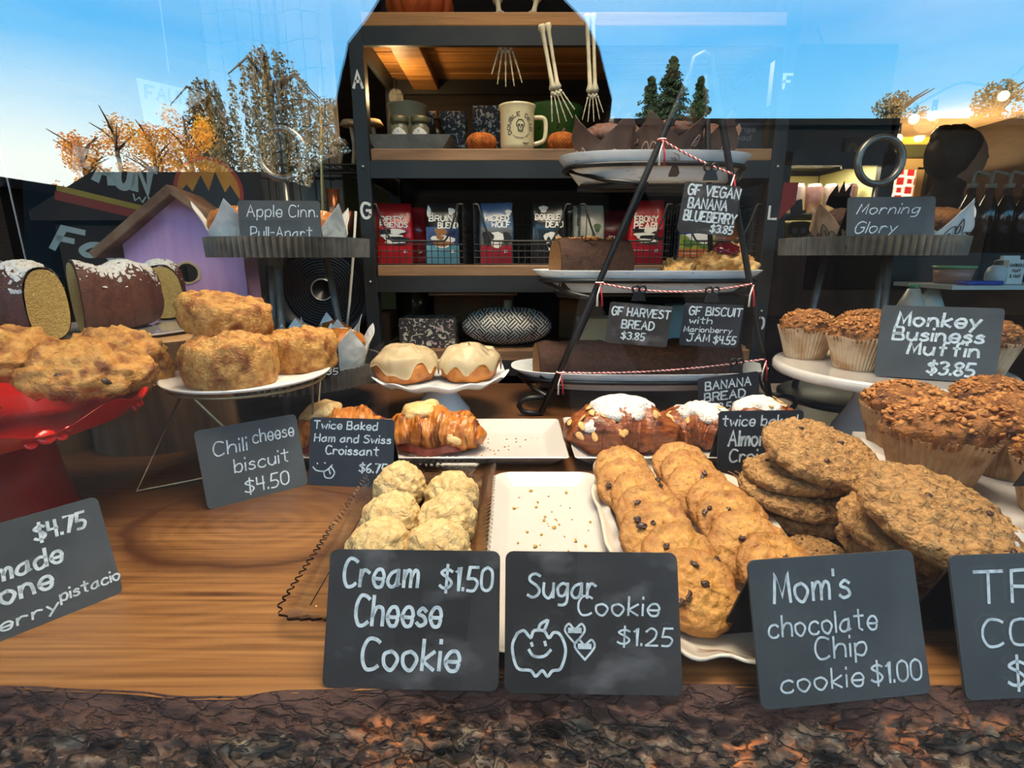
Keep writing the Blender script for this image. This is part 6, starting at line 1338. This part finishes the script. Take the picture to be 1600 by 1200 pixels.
bm = nb(); P = [(-.085, .235), (-.06, .262), (-.045, .245), (-.02, .288), (.0, .25), (.02, .30), (.045, .25), (.06, .27), (.085, .235), (.07, .205), (.03, .175), (-.03, .175), (-.07, .205)]; bm.faces.new([bm.verts.new((x*.88, -.0018, z)) for x, z in P]); put('emblem_hills', bm, PK, s2, smooth=False)
simple_box('clothes_rack', (-1.22, 1.72, -.95), (1.5, .06, 1.05), DARKWOOD, 'dark display panel behind the black sweatshirts', 'panel')
p = D(258, 160, 1.5); pn = thing('pennant', 'small white pennant lettered FAUN hanging high at the left', 'pennant', (p.x-.08, 1.5, p.z-.06), rot=(0, R(6), R(14))); bm = nb(); prism(bm, [(0, .12), (.17, .11), (.05, .0), (.015, .01)], .002); put('cloth', bm, mt('white_felt', (230, 228, 220), r=.9), pn, smooth=False); bm = nb(); write(bm, 'FAUN', .02, .12, .075, .03, .2, 0, -.0006); put('lettering', bm, mt('blue_print', (110, 140, 160), r=.8), pn, smooth=False)
bm = nb(); tube(bm, [(p.x+.02, 1.502, p.z+.07), (p.x+.03, 1.5, 1.449)], .0015, 5); tag(put('hanging_string', bm, TW_W), 'thin white string holding up the pennant', 'string')
a, b = D(2, 240, 1.15), D(48, 440, 1.15); bm = nb(); tube(bm, [a+(a-b)*2.6, a, b], .0016, 6); tag(put('display_string', bm, TW_W), 'thin white cord hanging at the far left edge', 'cord')

# ================= right background =================
fr = thing('drinks_fridge', 'black glass-door drinks fridge with cans behind the right shelf post', 'fridge', (at(1283, 400, 2.3).x, 2.3, -.95)); FW, FD, FHt = .46, .5, 1.86; INN = mt('fridge_lining', (196, 188, 140), (180, 170, 120), sc=4, r=.5); FB = mt('fridge_black', (18, 18, 19), r=.4)
bm = nb()
for c, s in (((-FW/2, FD/2, FHt/2), (.03, FD, FHt)), ((FW/2, FD/2, FHt/2), (.03, FD, FHt)), ((0, FD, FHt/2), (FW, .03, FHt)), ((0, FD/2, FHt-.09), (FW, FD, .18)), ((0, FD/2, .1), (FW, FD, .2))): box(bm, c, s)
put('cabinet', bm, FB, fr, smooth=False); bm = nb(); box(bm, (0, FD-.02, FHt/2), (FW-.04, .004, FHt-.4)); box(bm, (-FW/2+.017, FD/2, FHt/2), (.004, FD-.06, FHt-.4)); box(bm, (FW/2-.017, FD/2, FHt/2), (.004, FD-.06, FHt-.4)); put('lining', bm, INN, fr, smooth=False)
bm = nb(); prism(bm, [(-FW/2, .2), (FW/2, .2), (FW/2, FHt-.18), (-FW/2, FHt-.18)], .03)
for f in bm.faces[:]: pass
bm.free(); bm = nb()
for c, s in (((-FW/2+.02, -.015, (FHt)/2), (.045, .03, FHt-.36)), ((FW/2-.02, -.015, FHt/2), (.06, .03, FHt-.36)), ((0, -.015, FHt-.205), (FW, .03, .05)), ((0, -.015, .225), (FW, .03, .05))): box(bm, c, s)
put('door_frame', bm, FB, fr, smooth=False)
FZ = [at(1270, 413, 2.35).z+.95+k*.213 for k in (-2, -1, 0, 1)]
for z in FZ: bm = nb(); box(bm, (0, FD/2, z), (FW-.04, FD-.08, .006)); put('shelf', bm, INN, fr, smooth=False)
lamp('fridge_light', 'AREA', (fr.location.x, 2.40, -.95+FHt-.20), 5, (1, .93, .66), .25)
CANP = {}
def can(loc, c, lb):
    key = c; n = 'can_%d_%d_%d' % c
    if key not in CANP:
        t = thing('drink_can', lb, 'can', loc, group='drink cans in the fridge'); bm = nb(); lathe(bm, [(0, .004), (.025, .0), (.033, .008), (.033, .110), (.028, .120), (0, .120)], 24); put('can_body', bm, mt(n, c, tuple(int(v*.7) for v in c), sc=20, r=.3, m=.3), t); bm = nb(); lathe(bm, [(0, .1205), (.026, .1205), (.027, .124), (.0255, .124), (.024, .1215), (0, .1215)], 24); put('lid', bm, mt('can_lid', (200, 200, 198), r=.3, m=.8), t); CANP[key] = t
    else: dup(CANP[key], loc, (0, 0, 0), lb)
ROWN = ['bottom', 'lower', 'upper', 'top']
for zi, z in enumerate(FZ):
    for k in range(5):
        c = [((74, 104, 54), (160, 160, 120)), ((96, 128, 70), (190, 186, 150)), ((214, 160, 38), (206, 150, 30)), ((150, 110, 110), (176, 150, 146))][zi][k % 2]
        can((fr.location.x-.155+.077*k, 2.42, z-.95+.0035), c, 'drink can in the fridge, %s row, %s from the left' % (ROWN[zi], ['first', 'second', 'third', 'fourth', 'fifth'][k]))
p = at(1310, 318, 2.28); dr = thing('sticker', 'purple dragon-head sticker on the fridge door', 'sticker', (p.x, 2.268, p.z)); bm = nb()
for P in ([(-.05, .03), (-.02, .075), (-.012, .04), (.005, .09), (.015, .045), (.04, .08), (.035, .035), (.055, .0), (.03, -.015), (.05, -.05), (.02, -.045), (.015, -.085), (-.008, -.05), (-.03, -.06), (-.022, -.02), (-.06, -.005)],): bm.faces.new([bm.verts.new((x, 0, z)) for x, z in P])
bmesh.ops.solidify(bm, geom=bm.faces[:], thickness=.0015); put('shape', bm, mt('purple_sticker', (60, 34, 56), r=.5), dr, smooth=False)
p = at(1246, 362, 2.28); sk = thing('sticker', 'green skull sticker with a tilted black hat on the fridge door', 'sticker', (p.x, 2.268, p.z)); bm = nb(); bm.faces.new([bm.verts.new((x*.05, 0, z*.05)) for x, z in crom([(-.7, .8), (.7, .8), (.95, .3), (.8, -.2), (.4, -.45), (.35, -.95), (-.35, -.95), (-.4, -.45), (-.8, -.2), (-.95, .3), (-.7, .8)], 4)[:-1]]); bmesh.ops.solidify(bm, geom=bm.faces[:], thickness=.001); put('skull_shape', bm, mt('lime_sticker', (126, 156, 60), r=.5), sk, smooth=False)
bm = nb()
for ex in (-.018, .018): bm.faces.new([bm.verts.new((ex+.011*math.cos(2*PI*k/14), -.0018, .004+.013*math.sin(2*PI*k/14))) for k in range(14)])
for P in ([(-.06, .052), (.02, .075), (.017, .088), (-.063, .065)], [(-.045, .068), (-.055, .115), (-.005, .13), (.005, .08)], [(-.004, -.012), (.004, -.012), (0, -.022)]): bm.faces.new([bm.verts.new((x, -.0018, z)) for x, z in P])
put('hat_and_face', bm, PK, sk, smooth=False)
# black bin rack above the fridge
simple_box('black_crate', (at(1290, 220, 2.3).x, 2.52, -.95+FHt), (.48, .44, .22), FB, 'black crate stacked on top of the drinks fridge', 'crate')
p = at(1337, 238, 2.24); t = thing('number_plate', 'brass number 0 on a black board beside the fridge', 'number', (p.x, 2.28, p.z-.03)); bm = nb(); box(bm, (.012, .012, .035), (.06, .012, .12), bev=.002); put('plate', bm, FB, t, smooth=False); bm = nb(); write(bm, '0', 0, .025, 0, .07, .2, 0, .005); put('numeral', bm, mt('brass_numeral', (120, 96, 60), r=.5), t, smooth=False)
pennant2 = thing('red_flag', 'dull red cloth corner hanging beside the right shelf post', 'flag', (XR+WP_-.0005, YF+.004, at(1216, 345, YF).z)); bm = nb(); prism(bm, [(0, 0), (.005, .092), (.042, .092), (.040, .042)], .003); put('cloth', bm, mt('dull_red_cloth', (120, 34, 38), r=.9), pennant2, smooth=False)
# back window with the red blind
WX0, WX1 = at(1338, 300, 5.55).x, at(1425, 300, 5.55).x; WZ0, WZ1 = at(1370, 345, 5.55).z, at(1370, 262, 5.55).z
wn = thing('window_2', None, None, (0, 0, 0)); wn['kind'] = 'structure'; bm = nb(); cx, cz = (WX0+WX1)/2, (WZ0+WZ1)/2
for c, s in (((cx, 5.57, WZ1+.03), (WX1-WX0+.16, .08, .10)), ((WX0-.04, 5.57, cz), (.07, .08, WZ1-WZ0)), ((WX1+.04, 5.57, cz), (.07, .08, WZ1-WZ0)), ((cx, 5.57, WZ0-.03), (WX1-WX0+.16, .08, .06))): box(bm, c, s)
put('window_frame', bm, mt('cream_trim', (214, 190, 140), r=.6), wn, smooth=False)
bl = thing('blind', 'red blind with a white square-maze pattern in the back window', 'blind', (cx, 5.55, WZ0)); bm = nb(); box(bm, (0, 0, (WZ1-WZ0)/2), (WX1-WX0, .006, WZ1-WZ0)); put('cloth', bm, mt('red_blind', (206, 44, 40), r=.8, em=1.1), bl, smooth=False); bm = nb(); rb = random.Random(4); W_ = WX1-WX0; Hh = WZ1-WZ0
for i in range(6):
    for j in range(6):
        x = -W_/2+W_*(i+.5)/6; z = Hh*(j+.5)/6; s = W_/6*(.36 if (i+j) % 2 else .48); ribbon(bm, [(x-s, z-s), (x+s, z-s), (x+s, z+s*(.8 if i % 2 else 1)), (x-s, z+s), (x-s, z-s)], .022, -.004)
put('pattern', bm, mt('blind_white', (240, 220, 190), r=.8, em=1.1), bl, smooth=False)
# lit strip and string lights
p0, p1 = at(1345, 224, 5.5), at(1470, 224, 5.5); t = thing('light_strip', 'warm glowing light trough along the top of the back wall', 'light', ((p0.x+p1.x)/2, 5.5, p0.z)); bm = nb(); box(bm, (0, .02, .05), (p1.x-p0.x+.3, .06, .10)); put('diffuser', bm, mt('warm_glow', (250, 190, 70), (226, 150, 40), sc=8, r=.6, em=1.0), t, smooth=False)
for k in range(4): bm = nb(); r_ = bmesh.ops.create_icosphere(bm, subdivisions=2, radius=.045); bmesh.ops.translate(bm, vec=(-.45+.30*k, -.03, .05), verts=r_['verts']); put('bulb', bm, mt('bulb_glow', (255, 226, 150), em=7), t)
lamp('trough_light', 'AREA', ((p0.x+p1.x)/2, 4.9, p0.z-.35), 16, (1, .68, .3), .6, (R(180), 0, 0))
bl_pts = [Vector((at(1345, 205, 3.0).x-.3, 3.0, 1.449)), at(1345, 205, 3.0), at(1400, 182, 3.0), at(1440, 160, 3.0), at(1500, 130, 3.0), at(1570, 128, 3.0), Vector((at(1640, 112, 3.0).x, 3.0, 1.449))]; t = thing('string_lights', 'black cord of warm globe bulbs hung below the ceiling', 'string lights', (0, 0, 0)); bm = nb(); tube(bm, crom([tuple(q) for q in bl_pts], 8), .006, 6); put('cord', bm, BLACKP, t)
for px, py in ((1428, 186), (1458, 181), (1568, 150), (1402, 217)):
    q = at(px, py, 3.0); bm = nb(); r_ = bmesh.ops.create_icosphere(bm, subdivisions=3, radius=.024); bmesh.ops.translate(bm, vec=q, verts=r_['verts']); put('bulb', bm, MATS['bulb_glow'], t); bm = nb(); tube(bm, [q+Vector((0, 0, .022)), q+Vector((0, 0, .075))], .012, 8); put('socket', bm, BLACKP, t)
lamp('string_glow', 'POINT', at(1448, 190, 2.8), 4, WARM, .05)
# barista
ba = thing('person', 'dark-haired person in black working behind the counter, seen side on', 'person', (at(1478, 300, 2.62).x, 2.62, -.95)); hz = at(1478, 252, 2.62).z+.95; ba.scale = (1.06,)*3; hz /= 1.06
BLK = mt('black_shirt', (14, 14, 16), r=.9)
v_, e_, r_ = person_mesh(Vx(0, 0, hz-.66), Vx(-.02, .0, hz-.30), Vx(.0, 0, hz-.12), Vx(.02, -.01, hz), [Vx(-.10, -.14, hz-.24), Vx(-.04, .16, hz-.24)], [Vx(-.06, -.2, hz-.46), Vx(.02, .2, hz-.46)], [Vx(.20, -.12, hz-.36), Vx(.22, .1, hz-.36)], [Vx(.26, -.1, hz-.33), Vx(.28, .07, hz-.33)], [Vx(-.08, 0, .06), Vx(.08, 0, .06)], [Vx(-.08, .02, .45), Vx(.08, .02, .45)])
skinned('body', v_, e_, r_, BLK, ba)
bm = nb(); bmesh.ops.create_icosphere(bm, subdivisions=4, radius=1)
for v in bm.verts:
    p = v.co; v.co = Vector((p.x*.094+.02, p.y*.078, p.z*.115)); 
    if p.x > .75: v.co.x += .014*math.exp(-((p.z+.05)/.18)**2-(p.y/.2)**2)
put('face', bm, SKIN_, ba, loc=(.012, -.012, hz+.005))
for s in (-1, 1):
    bm = nb(); r_ = bmesh.ops.create_icosphere(bm, subdivisions=2, radius=.009); put('eye', bm, M_CHIP, ba, loc=(.115, s*.03-.012, hz+.012))
bm = nb(); box(bm, (0, 0, 0), (.01, .04, .008), bev=.003); put('mouth', bm, mt('lips', (150, 84, 76), r=.5), ba, loc=(.118, -.012, hz-.055))
bm = nb(); bmesh.ops.create_icosphere(bm, subdivisions=4, radius=1)
for v in bm.verts: p = v.co; v.co = Vector((p.x*.108-.022, p.y*.092, p.z*.118+.03)); v.co.x = min(v.co.x, .055 if v.co.z > .06 else .01+v.co.z*.5)
rough(bm, .006, 20, 3); put('hair', bm, HAIR, ba, loc=(.012, -.012, hz)); bm = nb(); bmesh.ops.create_icosphere(bm, subdivisions=3, radius=.05); rough(bm, .008, 20, 5); put('hair_bun', bm, HAIR, ba, loc=(-.065, -.012, hz+.095))
# bar with syrup bottles
BAR = mt('black_bar', (20, 18, 17), r=.5); bar = simple_box('back_bar', (1.98, 2.05, -.95), (1.40, .42, .95+at(1560, 395, 1.9).z), BAR, 'black bar counter at the right with pump bottles on it', 'counter'); zb = at(1560, 395, 1.9).z
for k, px in enumerate((1502, 1530, 1558, 1586, 1612)):
    p = at(px, 380, 1.98); t = thing('syrup_bottle', 'dark syrup bottle with a pale pump on the bar, %s from the left' % ['first', 'second', 'third', 'fourth', 'fifth'][k], 'bottle', (p.x, 1.98, zb+.001), group='syrup bottles on the bar'); bm = nb(); lathe(bm, [(0, 0), (.034, 0), (.034, .15), (.014, .2), (.014, .225), (0, .225)], 24); put('bottle_body', bm, mt('syrup_glass', (40, 26, 18), (64, 42, 26), sc=20, r=.15, coat=.4), t); bm = nb(); tube(bm, [(0, 0, .22), (0, 0, .275), (.008, 0, .28), (.05, 0, .272), (.055, 0, .262)], .006, 8); lathe(bm, [(0, .224), (.016, .224), (.016, .24), (0, .24)], 20); put('pump', bm, mt('pump_plastic', (150, 140, 124), r=.4), t)
rg = thing('ring_stand', None, None, (0, 0, 0)); bpy.data.objects.remove(rg)
# under-bar shelf with milk and tubs, nearer the glass on the right
WS = mt('white_shelf', (200, 206, 200), r=.5)
sh = thing('side_shelf', 'low white-edged shelf with tubs and milk at the right', 'shelf', (1.66, 1.66, 0)); zz = at(1560, 443, 1.62).z; bm = nb(); box(bm, (0, 0, zz-.008), (.75, .24, .012)); put('board', bm, WS, sh, smooth=False); bm = nb(); box(bm, (.16, .0, (zz-.014-.95)/2), (.44, .22, zz-.014+.95)); put('cabinet', bm, mt('brown_cabinet', (96, 58, 32), (76, 46, 26), sc=6, r=.6, stretch=(1, 1, 5)), sh, smooth=False)
for x in (-.32,): bm = nb(); box(bm, (x, .1, (zz-.95)/2), (.04, .03, zz+.93)); put('post', bm, BLACKP, sh, smooth=False)
def carton(px, lb):
    p = at(px, 443, 1.60); t = thing('milk_carton', lb, 'carton', (p.x, 1.62, zz-.001)); bm = nb(); box(bm, (0, 0, .036), (.052, .045, .072), bev=.002); prism(bm, [(-.026, .072), (.026, .072), (.024, .084), (-.024, .084)], .012); put('carton_body', bm, mt('milk_carton', (230, 228, 218), r=.5), t, smooth=False); bm = nb(); write(bm, 'DARIGOLD', -.022, .022, .052, .008, .2, 0, -.0234); write(bm, 'Half', -.012, .012, .036, .009, .2, 0, -.0234); write(bm, '& Half', -.016, .016, .020, .009, .2, 0, -.0234); put('lettering', bm, M_INK, t, smooth=False)
carton(1582, 'white milk carton lettered Half & Half beside the rounded bottle')
p = at(1560, 443, 1.60); t = thing('milk_bottle', 'white rounded bottle beside the milk carton', 'bottle', (p.x-.004, 1.61, zz-.001)); bm = nb(); lathe(bm, [(0, 0), (.026, 0), (.027, .03), (.022, .048), (.012, .056), (0, .057)], 32); put('bottle_body', bm, mt('white_plastic', (206, 210, 206), r=.4), t); bm = nb(); lathe(bm, [(0, .056), (.011, .056), (.011, .070), (0, .070)], 24); put('cap', bm, mt('grey_cap', (96, 92, 84), r=.5), t)
p = at(1555, 441, 1.56); bm = nb(); box(bm, (0, 0, .006), (.11, .04, .012), bev=.004); o = put('blue_lid', bm, mt('blue_plastic', (40, 76, 170), r=.4), smooth=False); o.location = (p.x-.04, 1.565, zz-.001); tag(o, 'flat blue plastic lid in front of the milk carton', 'lid')
p = at(1500, 436, 1.63); t = thing('food_tub', 'clear pinkish food tub with a green lid on the side shelf', 'tub', (p.x, 1.66, zz-.001)); bm = nb(); lathe(bm, [(0, 0), (.045, 0), (.052, .045), (0, .046)], 40); put('tub_body', bm, mt('pinkish_tub', (170, 128, 112), r=.3), t); bm = nb(); lathe(bm, [(0, .046), (.056, .046), (.056, .053), (0, .054)], 40); put('lid', bm, mt('green_lid', (110, 170, 120), r=.4), t)
for px, lb in ((1440, 'pale milk jug on the low board behind the monkey business sign'), (1470, 'yellowish milk jug right of the pale one behind the sign')):
    p = at(px, 470, 1.62); t = thing('milk_jug', lb, 'jug', (p.x, 1.66, .0)); zt = at(px, 452, 1.62).z; bm = nb(); lathe(bm, [(0, 0), (.036, 0), (.040, .02), (.040, zt-.06), (.016, zt), (0, zt+.001)], 32); put('jug_body', bm, mt('jug_plastic', (196, 198, 186), r=.35), t); bm = nb(); lathe(bm, [(0, zt), (.015, zt), (.015, zt+.014), (0, zt+.014)], 20); put('cap', bm, mt('green_lid', (110, 170, 120)), t)
simple_box('low_board', (at(1455, 480, 1.62).x, 1.66, -.95), (.24, .16, .949), DARKWOOD, 'dark stand under the two milk jugs', 'stand')
bm = nb(); V = grid(bm, 30, 6, lambda u, v: Vector((.30*u, .02*math.sin(u*22), .62*v))); bmesh.ops.solidify(bm, geom=bm.faces[:], thickness=.004); o = put('red_curtain', bm, mt('dark_red_cloth', (64, 14, 18), (52, 12, 15), sc=5, r=.9)); o.location = (at(1352, 480, 1.95).x-.42, 1.95, -.28); tag(o, 'dark red hanging cloth behind the right tiered stand', 'curtain')
